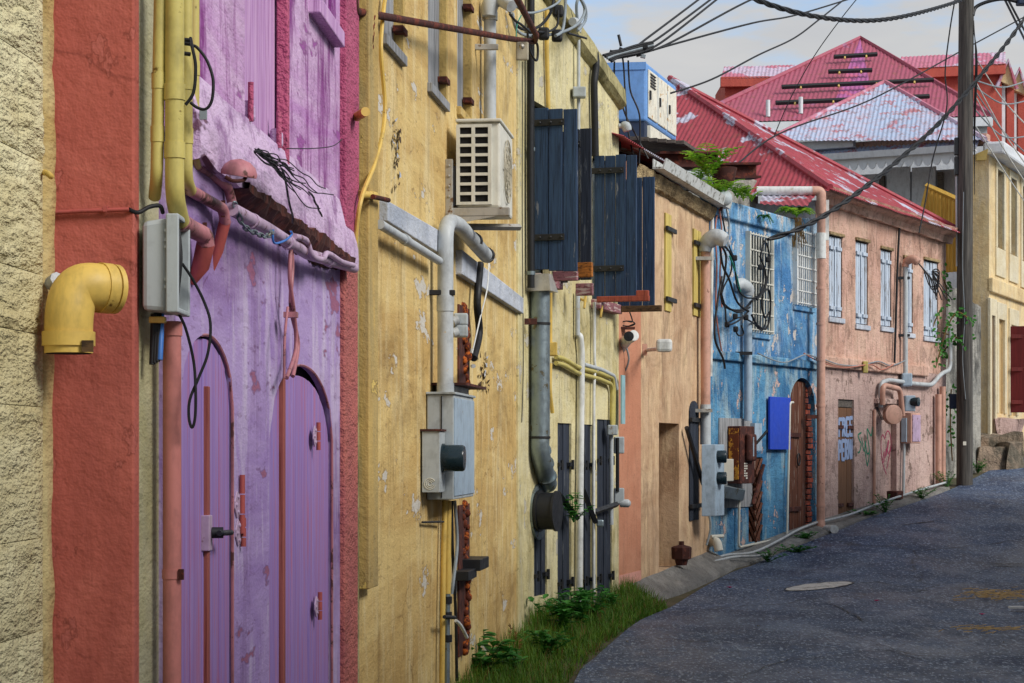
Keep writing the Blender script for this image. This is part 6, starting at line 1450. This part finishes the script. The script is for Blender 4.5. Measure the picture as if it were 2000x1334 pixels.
one('rubble_stone', MB().lathe(gp(1926, 905), (.2, 0, 1), [(0, .25), (.08, .3), (.18, .2), (.22, .02)], 7), 'concrete', 'pale loose stone at the roadside beside the steps', 'stone', bevel=.02)
# ruined wall between the pink and gold houses
q0, q1 = P(1848, 548, 33.6), P(1916, 600, 34.8)
mb = MB(); n = 10; top = [q0.lerp(q1, i/n)+Vector((0, 0, .25*noise.noise(Vector((i*.9, 1, 4))))) for i in range(n+1)]
mb.prism([Vector((q0.x, q0.y, .3)), Vector((q1.x, q1.y, .3))]+top[::-1], Vector((-.1, .4, 0)))
one('ruined_wall', mb, 'stained_concrete', 'stained old boundary wall behind the utility pole', 'wall')
# new timber balustrade
t = thing('timber_balustrade', 'new yellow timber balustrade beside the pole above the pink house', 'railing', P(1835, 520, 34))
A0, A1 = P(1812, 366, 34.2), P(1872, 396, 33.6); Bz0, Bz1 = P(1806, 418, 34.2).z, P(1872, 530, 33.6).z
for i in range(9):
    f = i/8; q = A0.lerp(A1, f); zb2 = Bz0+(Bz1-Bz0)*min(1, f*1.6)
    MB().box((q.x, q.y, (q.z+zb2)/2), .075, .04, q.z-zb2).build('baluster', 'new_timber', t, bevel=.004)
MB().tube([A0+Vector((-.03, -.03, .03)), A1+Vector((.03, -.03, .03))], .045, 4).build('handrail', 'new_timber', t)
MB().tube([P(1800, 418, 34.2), P(1813, 366, 34.2)], .05, 4).build('brace', 'new_timber', t)
MB().tube([P(1806, 448, 34.25), P(1872, 470, 33.65)], .04, 4).build('lower_rail', 'new_timber', t)
# the big far red roof
h = thing('red_roof_house', 'far large house with red pyramid roof, black roof rails and dormers', 'house', P(1680, 260, 60))
Q0, Q1, QA = P(1330, 240, 55), P(1938, 226, 55), P(1680, 75, 61)
B1, B2 = Q0.lerp(Q1, .47), Q0.lerp(Q1, .63)
dn = (Q0+Q1)/2-QA
corrugate([Q0, B1, QA], dn, 'far_red_roof', h, .12, .011, 1.4); corrugate([B1, B2, QA], dn, 'lavender_roof', h, .12, .011, 1.4); corrugate([B2, Q1, QA], dn, 'far_red_roof', h, .12, .011, 1.4)
QB0, QB1 = P(1330, 240, 55)+Vector((0, 12, 0)), P(1938, 226, 55)+Vector((0, 12, 0))
MB().add([Q1, QB1, QA, QB0, Q0], [(0, 1, 2), (1, 3, 2), (3, 4, 2)]).build('back_roof', 'far_red_roof', h)
MB().tube([Q0, QA, Q1], .09, 6).build('ridge_cap', 'far_red_roof', h)
mb = MB(); mb.hexa([Q0+Vector((.1, .15, -7)), Q1+Vector((-.1, .15, -7)), QB1+Vector((0, 0, -7)), QB0+Vector((0, 0, -7)), Q0+Vector((.1, .15, -.2)), Q1+Vector((-.1, .15, -.2)), QB1+Vector((0, 0, -.2)), QB0+Vector((0, 0, -.2))]); mb.build('wall', 'white_wall', h)
mb = MB(); mb.hexa([Q0+Vector((0, -.08, -.28)), Q1+Vector((0, -.08, -.28)), Q1+Vector((0, .1, -.28)), Q0+Vector((0, .1, -.28)), Q0+Vector((0, -.08, -.04)), Q1+Vector((0, -.08, -.04)), Q1+Vector((0, .1, -.04)), Q0+Vector((0, .1, -.04))]); mb.build('fascia_gutter', 'far_white', h)
nrm = (Q1-Q0).cross(QA-Q0).normalized(); nrm = nrm if nrm.z > 0 else -nrm
def onroof(x, y, off=.15):
    r = Vector(((x-HX)/FPX, 1, (HY-y)/FPX)); o = Vector((0, 0, EYE)); t_ = (Q0+nrm*off-o).dot(nrm)/r.dot(nrm); return o+r*t_
for xa, ya, xb, yb, lamps in ((1629, 111, 1713, 106, 2), (1618, 140, 1703, 137, 2), (1527, 170, 1823, 156, 4), (1515, 201, 1815, 188, 4)):
    rl = MB().tube([onroof(xa, ya, .2), onroof(xb, yb, .2)], .07, 6).build('roof_rail', 'black_metal', h)
    for i in range(lamps):
        f = (i+.5)/lamps; x, y = xa+(xb-xa)*f, ya+(yb-ya)*f
        MB().tube([onroof(x, y+1, .2), onroof(x, y+5, .2)], .028, 6).build('rail_bracket', 'gold_lamp', rl)
for x, y in ((1500, 214), (1564, 208)): MB().tube([onroof(x, y+14, 0), onroof(x, y+14, 0)+Vector((0, 0, .45))], .06, 8).build('vent_pipe', 'far_white', h, True)
def wing(x0, x1, yr0, yr1, ye0, ye1, yw, Yd, dx=0):
    a, b = P(x0, yr0, Yd), P(x1, yr1, Yd); e0, e1 = P(x0-6, ye0, Yd-1.2), P(x1, ye1, Yd-1.2)
    corrugate([a, b, e1, e0], e0-a, 'pink_roof', h, .12, .011, 1.4)
    w0, w1 = e0+Vector((.15, .25, 0)), e1+Vector((-.05, .25, 0)); zb2 = P(0, yw, Yd).z
    MB().hexa([(w0.x, w0.y, zb2), (w1.x, w1.y, zb2), (w1.x, w1.y+3, zb2), (w0.x, w0.y+3, zb2), w0, w1, w1+Vector((0, 3, 0)), w0+Vector((0, 3, 0))]).build('wing_wall', 'red_house_wall', h)
    MB().hexa([e0+Vector((0, -.02, -.3)), e1+Vector((0, -.02, -.3)), e1+Vector((0, .2, -.3)), e0+Vector((0, .2, -.3)), e0, e1, e1+Vector((0, .2, 0)), e0+Vector((0, .2, 0))]).build('wing_fascia', 'red_house_wall', h)
wing(1414, 1575, 131, 126, 150, 148, 330, 64); wing(1760, 1964, 111, 102, 134, 124, 330, 62)
for x, y, Yd in ((1968, 122, 61), (1990, 138, 63)):
    a = P(x, y, Yd); w = .45
    MB().prism([a+Vector((-w*.5, 0, -.55)), a+Vector((w*.5, 0, -.75)), a], Vector((.1, 1.5, 0))).build('dormer_gable', 'sunlit_gold_wall', h)
    MB().box(a+Vector((-.15, .3, -1.6)), .25, .2, 1.9).build('dormer_window', 'far_white', h); MB().box(a+Vector((.15, .35, -1.6)), .22, .2, 1.9).build('dormer_cheek', 'red_house_wall', h)
    MB().tube([a+Vector((-w*.75, -.05, -.75)), a+Vector((0, -.05, .05)), a+Vector((w*.6, -.05, -.8))], .07, 5).build('dormer_verge', 'pink_roof', h)
one('far_red_wall', MB().box(P(2010, 240, 66)+Vector((0.4, 0, -2)), 3, 3, 5), 'red_house_wall', 'dark red house sliver at the right edge behind the dormers', 'house')
# ================================================================== utility pole and overhead lines
PB = gp(1884, 948); PY = PB.y
t = thing('utility_pole', 'tall dark weathered wooden utility pole at the right', 'utility pole', PB)
pr = 15.6/4000*PY
MB().tube([P(1884, 975, PY), P(1884, 600, PY), P(1885, 300, PY), P(1888, -60, PY)], [pr*1.02, pr*.98, pr*.97, pr*.93], 20).build('shaft', 'pole_wood', t, True)
MB().box(P(1884, 866, PY-pr*1.05), .05, .01, .06).build('number_plate', 'ivory', t)
MB().tube([P(1868, 345, PY), P(1869, 520, PY)], .018, 8).build('conduit', 'grey_pipe', t, True)
for ya, yb in ((269, 303), (306, 342)): MB().box(P(1868, (ya+yb)/2, PY), .06, .1, (yb-ya)/4000*PY).build('terminal_box', 'black_metal', t, bevel=.01)
MB().box(P(1861, 784, PY+.15), .10, .1, .24).build('small_box', 'gen_navy', t, bevel=.01)
MB().tube(smooth([P(1882, 375, PY-pr*1.05), P(1880, 520, PY-pr*1.08), P(1884, 620, PY-pr*1.08), P(1880, 700, PY-pr*1.08), P(1886, 780, PY-pr*1.08)], 5), .006, 6).build('ground_wire', 'grey_wire', t, True)
MB().tube(smooth([P(1900, 30, PY-.05), P(1906, 14, PY), P(1930, 3, PY), P(1960, -2, PY), P(1990, 4, PY)], 5), .03, 8).build('lamp_arm', 'black_metal', t, True)
MB().box(P(1996, 4, PY), .16, .2, .1).build('lamp_head', 'gen_navy', t, bevel=.02)
for k in range(5): MB().tube(smooth([P(1902, 40+k*6, PY-.05), P(1905+k, 120, PY-.1), P(1902+k*.6, 220+8*k, PY-.05), P(1903, 300+20*k, PY)], 4), .006, 5).build('lead', 'black_rubber', t, True)
def line(name, pts, r, mat, label, cat='overhead cable', group=None, sm=8): return one(name, MB().tube(smooth([P(*p) for p in pts], sm), r, 6), mat, label, cat, group, True)
def twisted(name, pts, r, mat, label, pitch, n=3):
    q = smooth([P(*p) for p in pts], 26); t = thing(name, label, 'overhead cable', q[len(q)//2]); L_ = 0; acc = [0]
    for a, b in zip(q, q[1:]): L_ += (b-a).length; acc.append(L_)
    for s_ in range(n):
        pp = []
        for i, p in enumerate(q):
            d = (q[min(i+1, len(q)-1)]-q[max(i-1, 0)]).normalized(); a = d.cross(Vector((0, 0, 1))).normalized(); b = d.cross(a)
            ph = 2*math.pi*(acc[i]/pitch+s_/n); pp.append(p+(a*math.cos(ph)+b*math.sin(ph))*r*.95)
        MB().tube(pp, r, 6).build('strand', mat, t, True)
twisted('twisted_cable', [(1420, -25, 20), (1500, 8, 21), (1580, 30, 22), (1660, 40, 23.5), (1730, 38, 25), (1800, 24, 27), (1870, 3, 30), (1900, -12, 32)], .0155, 'black_rubber', 'thick twisted cable sagging across the sky to the pole top', .9)
twisted('twisted_cable', [(1500, 468, 26.2), (1560, 447, 26.4), (1620, 415, 27), (1700, 358, 28), (1770, 300, 29), (1830, 245, 30), (1880, 190, 31), (1930, 130, 32), (1970, 80, 33), (2020, 10, 34)], .020, 'black_rubber', 'twisted cable rising from the blue house window past the pole', .7, 2)
tops = [((1208, 96), (1270, 70), (1370, -5)), ((1212, 100), (1285, 75), (1400, -10)), ((1214, 104), (1290, 84), (1405, -5)), ((1215, 106), (1300, 88), (1455, 5)), ((1216, 110), (1320, 85), (1470, 45))]
for k, (a, b, e) in enumerate(tops):
    end = [(1640, -6, 30)] if k == 4 else ([(1560, -40, 27)] if k == 3 else [])
    if k == 4: end = [(1560, 28, 27), (1700, -15, 31)]
    line('overhead_line', [(a[0]-12, a[1]+4, 20.6), (a[0]+30, a[1]-4, 20.9), (b[0], b[1], 21.5), (e[0], e[1], 24)]+end, .012, 'black_rubber', ['uppermost', 'second', 'third', 'fourth', 'lowest'][k]+' of five black lines fanning from the yellow parapet')
t = thing('line_splices', 'cluster of spliced cables and clamps over the parapet corner', 'cable', P(1215, 105, 20.7)); rn = random.Random(4)
for k in range(12):
    x, y = 1190+rn.random()*75, 112-rn.random()*24; MB().box(P(x, y, 20.7+rn.random()*.3), .05, .04, .035, Matrix.Rotation(rn.uniform(-.6, .6), 3, 'Y')).build('clamp', 'black_rubber' if k % 3 else 'grey_wire', t)
for k in range(5): MB().tube(smooth([P(1178+4*k, 108+3*k, 20.4), P(1210, 105+3*k-6, 20.6), P(1245, 96+4*k-8, 20.8), P(1275, 88+3*k-6, 21)], 4), .014, 6).build('bundle', 'black_rubber' if k != 2 else 'grey_wire', t, True)
MB().tube([P(1208, 68, 20.7), P(1213, 90, 20.7)], .016, 6).build('stub', 'black_rubber', t)
drops = [[(1200, 120), (1200, 160), (1206, 220), (1212, 290)], [(1213, 95), (1218, 130), (1222, 200), (1226, 250), (1236, 300)], [(1227, 118), (1228, 145), (1232, 180), (1248, 220), (1250, 262), (1248, 320)], [(1180, 122), (1205, 165), (1220, 220), (1240, 260), (1266, 310)]]
for k, pts in enumerate(drops): line('drop_wire', [(x, y, 20.9+.05*k) for x, y in pts], .010, 'black_rubber', ['leftmost black drop wire by the generator', 'second black drop wire crossing the generator front', 'curly black drop wire crossing the generator front', 'slanting black drop wire by the wall lamp'][k], 'wire')
line('long_span', [(1270, 392, 24), (1400, 350, 26), (1520, 262, 29), (1700, 195, 33), (1880, 98, 36), (2010, 28, 38)], .012, 'black_rubber', 'long straight black line crossing in front of the red roofs')
line('long_span', [(1310, 182, 25), (1390, 155, 26), (1480, 108, 28), (1550, 75, 30), (1600, 38, 31), (1660, -10, 33)], .012, 'black_rubber', 'black line climbing from the generator across the sky')
line('thin_span', [(1512, 265, 30), (1545, 190, 30), (1590, 110, 30), (1640, 40, 30), (1680, -10, 30)], .008, 'black_rubber', 'thin steep line in front of the big red roof')
line('thin_span', [(1795, 455, 29.5), (1808, 390, 29.8), (1822, 310, 30), (1845, 230, 30), (1850, 190, 30), (1846, 140, 30), (1855, 60, 30), (1866, -5, 30)], .011, 'black_rubber', 'wavy line hanging left of the pole down to the pink wall')
for k, (a, b, m) in enumerate((((1904, 110), (2010, 250), 12), ((1906, 160), (2010, 330), 10), ((1906, 180), (2010, 305), 12), ((1906, 190), (2012, 370), 8), ((1905, 215), (2012, 265), 26), ((1906, 247), (2012, 410), 2), ((1908, 158), (2012, 155), 14), ((1905, 170), (2012, 195), 20), ((1958, -10), (2010, 95), 0), ((1964, -10), (2012, 80), 0))):
    nm = ['first', 'second', 'third', 'fourth', 'fifth', 'sixth', 'seventh', 'eighth', 'ninth', 'tenth'][k]
    line('service_drop', [(a[0], a[1], PY), ((a[0]+b[0])/2, (a[1]+b[1])/2+m, PY+1.5), (b[0], b[1], PY+3.5)], .012 if k < 8 else .02, 'white_pipe' if k in (0, 1, 3, 5) else ('grey_wire' if k < 8 else 'black_rubber'),
         'service line running right from the pole, strung between its %s attachment and the far houses' % nm, group='service lines right of the pole')
# ================================================================== plants and litter
def blade(mb, p, h, lean, w, az):
    d = Vector((math.cos(az), math.sin(az), 0)); s_ = Vector((-d.y, d.x, 0)); v = []
    for i in range(4):
        t = i/3; c_ = p+d*lean*t*t+Vector((0, 0, h*(t-.18*t*t))); ww = w*(1-t)**.7
        v += [c_-s_*ww, c_+s_*ww] if i < 3 else [c_]
    mb.add(v, [(0, 1, 3, 2), (2, 3, 5, 4), (4, 5, 6)])
def leafq(mb, p, d, n, L_, w):
    d = d.normalized(); s_ = d.cross(n).normalized(); up = s_.cross(d)
    mb.add([p, p+d*L_*.4+s_*w+up*L_*.06, p+d*L_*.8+s_*w*.6, p+d*L_-up*L_*.1, p+d*L_*.8-s_*w*.6, p+d*L_*.4-s_*w+up*L_*.06], [(0, 1, 2, 3), (0, 3, 4, 5)])
rn = random.Random(17)
vg = MB(); vd = MB()
inner = [YE1.pt(YE1.u(x), 0, .02) for x in (862, 900, 950, 1000)]+[YE2.pt(YE2.u(x), 0, .02) for x in (1040, 1090, 1150, 1205)]+[TAN.pt(.5, 0, .02)]
outer = [gp(x, y) for x, y in ((1040, 1400), (1085, 1372), (1122, 1334), (1165, 1285), (1195, 1255), (1225, 1232), (1255, 1212), (1290, 1196), (1308, 1188))]
for i in range(19000):
    t = rn.random()*(len(inner)-1); k = int(t); f = t-k
    a = inner[k].lerp(inner[k+1], f); b = outer[k].lerp(outer[k+1], f)
    m = rn.random()**1.35*(1.0+.16*noise.noise(Vector((t*5, 2, 2)))+.1*noise.noise(Vector((t*17, 7, 2))))*.94; p = a.lerp(b, m); p.z = gz(p.x, p.y)-.01
    den = .5+.5*noise.noise(Vector((p.x*2.2, p.y*1.4, 0)))
    if rn.random() > den*1.25+.1: continue
    hh = rn.uniform(.04, .30)*(1.2-m*.8)*(.55+den)
    blade(vd if rn.random() < .12 else vg, p, hh, rn.uniform(.02, .12), rn.uniform(.0025, .005), rn.uniform(0, 6.28))
tag(vg.build('grass', 'grass'), 'short green grass along the foot of the yellow house', 'grass', kind='stuff')
tag(vd.build('dry_grass', 'dry'), 'dry straw blades among the roadside grass', 'grass', kind='stuff')
def weed(x, y, h, n, L_, label, W=None, off=.1, mat='leaf', spread=.12, Y=None):
    p = W.px(x, y, off) if W else (gp(x, y) if Y is None else P(x, y, Y)); t = thing('weed', label, 'plant', p, 'roadside weeds'); h *= 1.25; L_ *= 1.2; n += 3
    st = MB(); lf = MB(); r2 = random.Random(int(x*7+y))
    for i in range(n):
        az = r2.uniform(0, 6.28); l = h*r2.uniform(.5, 1); tip = p+Vector((math.cos(az)*spread*r2.random()*2, math.sin(az)*spread*r2.random()*2, l))
        q = smooth([p, p.lerp(tip, .5)+Vector((0, 0, l*.1)), tip], 4); st.tube(q, [.004]*(len(q)-1)+[.0015], 4)
        for k in range(2, len(q)):
            for s_ in range(2):
                a2 = r2.uniform(0, 6.28); d = Vector((math.cos(a2), math.sin(a2), r2.uniform(-.1, .6))); leafq(lf, q[k], d, Vector((0, 0, 1)), L_*r2.uniform(.6, 1.1), L_*.3)
    st.build('stem', 'leaf', t); lf.build('foliage', mat, t)
for x, y, h_, n, l, nm in ((900, 1325, .36, 9, .10, 'leafy weed below the meter pipes at the bottom edge'), (935, 1340, .26, 8, .10, 'broad leaved weed in the grass at the bottom edge'), (1000, 1330, .2, 7, .06, 'low weed in the grass right of the bottom weeds'), (1095, 1250, .30, 8, .08, 'leafy weed in front of the first dark door'), (1125, 1235, .34, 9, .09, 'tall leafy weed before the second dark door'), (1155, 1222, .30, 8, .08, 'leafy weed beside the thin white pipe'), (1185, 1205, .2, 7, .07, 'small weed in front of the last dark door'), (1060, 1290, .2, 8, .07, 'low weed under the extractor fan')):
    weed(x, y, h_, n, l, nm)
weed(1120, 1020, .22, 4, .06, 'small vine sprig hanging at the iron bar of a dark door', YE2, .1)
for x, y, h_, nm in ((1325, 1098, .16, 'green weed beside the rusty pedestal at the tan wall'), (1500, 1100, .18, 'low weed clump on the concrete below the blue wall'), (1575, 1056, .12, 'small weed in front of the arched door'), (1555, 1080, .10, 'weed tuft at the road edge by the blue house'), (1730, 1002, .28, 'weed clump at the foot of the pink wall by the thin pipe'), (1800, 976, .22, 'weed clump beyond the pink meter box'), (1850, 955, .3, 'weed clump at the far end of the pink wall'), (1910, 925, .25, 'weed at the foot of the utility pole'), (1690, 1010, .10, 'tiny weed below the green scrawl')):
    weed(x, y, h_*.75, 7, .05, nm, spread=.14)
for k in range(3):
    x, y = 990+k*9, 1225+k*14; p = YE1.px(x, 1320, .2); mb = MB(); tip = YE1.px(x+8, y, .2)
    q = smooth([p, p.lerp(tip, .6), tip], 5); mb.tube(q, .002, 4)
    for j in range(8): leafq(mb, q[-1-j//2], Vector((rn.uniform(-1, 1), rn.uniform(-1, 1), .8)), Vector((0, 1, 0)), .03, .005)
    one('grass_stalk', mb, 'dry', ['leftmost tall seeding grass stalk', 'middle tall seeding grass stalk', 'rightmost tall seeding grass stalk'][k]+' before the yellow wall', 'grass')
def fern(p, n, L_, label, mat='fern', droop=.5, seed=1, up=1.0):
    t = thing('fern', label, 'fern', p, 'ferns on the blue house parapet'); r2 = random.Random(seed); L_ *= 1.35; n = int(n*1.4)
    for i in range(n):
        az = r2.uniform(0, 6.28); l = L_*r2.uniform(.6, 1.1); d = Vector((math.cos(az), math.sin(az)*.8, 0)); mb = MB()
        q = [p+d*l*.7*s_*(.6+.4*s_)*.8+Vector((0, 0, up*l*(s_-droop*s_*s_))) for s_ in [k/9 for k in range(10)]]
        mb.tube(q, .004, 4)
        for k in range(1, 10):
            dd_ = (q[k]-q[k-1]).normalized(); sd = dd_.cross(Vector((0, 0, 1)))
            sd = sd.normalized() if sd.length > .01 else Vector((1, 0, 0))
            ll = l*.22*math.sin(math.pi*(.15+.82*k/9))
            for sg in (-1, 1): leafq(mb, q[k], sd*sg+dd_*.3, Vector((0, 0, 1)), ll, ll*.22)
        mb.build('frond', mat, t)
fern(P(1385, 352, 25.2), 11, .55, 'tall bright fern on the roof beside the steel beams', seed=2)
fern(P(1408, 392, 24.8), 9, .38, 'fern beside the small dish', seed=3)
fern(P(1362, 362, 25.4), 7, .34, 'fern left of the tall bright fern', seed=4)
fern(P(1440, 388, 25.4), 7, .24, 'small fern near the middle of the blue parapet', seed=5)
fern(P(1452, 392, 25.5), 8, .26, 'small fern clump on the blue parapet edge', seed=6)
fern(P(1468, 394, 25.6), 7, .24, 'small fern at the right of the parapet group', seed=7)
fern(P(1556, 425, 27.2), 12, .42, 'bushy fern rooted in the parapet near the pink house', seed=8, droop=.85, up=.8)
fern(P(1492, 428, 26.2), 6, .2, 'dark green fern hanging on the blue wall below the parapet', 'leaf', seed=9, droop=1.2)
mb = MB(); rn = random.Random(2)
for i in range(40):
    q = P(1553+rn.uniform(-12, 12), 425, 27.5); mb.tube(smooth([q, q+Vector((rn.uniform(-.05, .05), -.05, -.15)), q+Vector((rn.uniform(-.1, .1), -.05, -rn.uniform(.2, .42)))], 3), .005, 4)
one('hanging_roots', mb, 'dry', 'brown mat of roots hanging below the bushy parapet fern', 'roots')
t = thing('vine', 'leafy climbing vine between the pink house and the pole', 'plant', PNK.px(1840, 740, .2)); rn = random.Random(9)
for k, pts in enumerate(([(1800, 760), (1815, 700), (1822, 640), (1840, 600)], [(1822, 740), (1835, 690), (1850, 640), (1870, 610), (1895, 625)], [(1840, 650), (1870, 660), (1890, 680)], [(1812, 720), (1840, 690), (1860, 668), (1900, 655)], [(1850, 600), (1848, 560), (1835, 520)], [(1860, 900), (1856, 820), (1858, 760)])):
    q = smooth([P(x, y, 32.4+.1*k) for x, y in pts], 6); MB().tube(q, .012, 5).build('stem', 'dry', t)
    mb = MB()
    for p in q[3:]:
        for j in range(3):
            a2 = rn.uniform(0, 6.28); leafq(mb, p+Vector((rn.uniform(-.08, .08), rn.uniform(-.1, .1), rn.uniform(-.08, .08))), Vector((math.cos(a2), -.3, math.sin(a2)-.3)), Vector((0, -1, .2)), rn.uniform(.05, .09), .022)
    mb.build('foliage', 'leaf', t)
# road details
def patch(name, pts, mat, label, dz, cat):
    q = [gp(x, y, dz) for x, y in pts]; mb = MB(); n = len(q); ctr = sum(q, Vector())/n
    mb.add(q+[ctr], [(i, (i+1) % n, n) for i in range(n)]); o = mb.build(name, mat); return tag(o, label, cat)
el = lambda cx, cy, rx, ry, n=28, tl=0: [(cx+rx*math.cos(i*6.2832/n), cy+ry*math.sin(i*6.2832/n)+tl*rx*math.cos(i*6.2832/n)) for i in range(n)]
t = thing('manhole_cover', 'pale worn utility cover set flush in the road', 'manhole cover', gp(1600, 1150))
rn = random.Random(12)
for r_, mt, dz, nm in ((1.0, 'black_metal', .021, 'frame'), (.93, 'gutter_white', .0225, 'lid')):
    pts = [(x+rn.uniform(-2, 2), y+rn.uniform(-.5, .5)) for x, y in el(1600, 1149, 69*r_, 6.5*r_, tl=-.10)]
    q = [gp(x, y, dz) for x, y in pts]; mb = MB(); mb.prism(q, Vector((0, 0, .0012))); mb.build(nm, mt, t)
rn = random.Random(6)
t = thing('straw_litter', 'dry straw and leaves lying on the road at the right edge', 'litter', gp(1940, 1165))
for i in range(220):
    x, y = rn.gauss(1945, 38), rn.gauss(1167, 5)
    if i > 170: x, y = rn.gauss(1925, 40), rn.gauss(1235, 3)
    p = gp(x, y, .026); a = rn.uniform(-.6, .6); l = rn.uniform(.03, .14)
    MB().tube([p, p+Vector((math.cos(a)*l, math.sin(a)*l, rn.uniform(0, .02)))], .003, 4).build('straw', 'straw', t)
for x, y, nm in ((1712, 1183, 'magenta flower head lying in the middle of the road'), (1918, 1210, 'magenta flower head lying near the right edge of the road'), (1425, 1156, 'magenta petal at the edge of the concrete apron')):
    t = thing('fallen_flower', nm, 'flower', gp(x, y, .03)); p = gp(x, y, .04)
    for k in range(5): mb = MB(); leafq(mb, p, Vector((math.cos(k*1.257), math.sin(k*1.257), .5)), Vector((0, 0, 1)), .035, .016); mb.build('petal', 'flower_pink', t)
rn = random.Random(31)
for i, wh in enumerate(('beside the manhole cover, left of it', 'in the middle of the near road', 'closest to the roadside grass', 'near the right edge of the road', 'nearest the bottom edge')):
    x, y = ((1500, 1158), (1480, 1230), (1225, 1262), (1960, 1262), (1560, 1322))[i]; p = gp(x, y, .028); r_ = rn.uniform(.008, .02)
    one('pebble', MB().lathe(p, (rn.random()*.3, 0, 1), [(0, r_*.7), (r_*.4, r_), (r_, r_*.5), (r_*1.1, .001)], 6), rn.choice(['concrete', 'straw', 'concrete']), 'small loose pebble on the road '+wh, 'pebble', 'loose pebbles on the road')
one('white_litter', MB().box(gp(1985, 1195, .04), .14, .08, .02), 'far_white', 'scrap of white paper on the road at the right edge', 'litter')
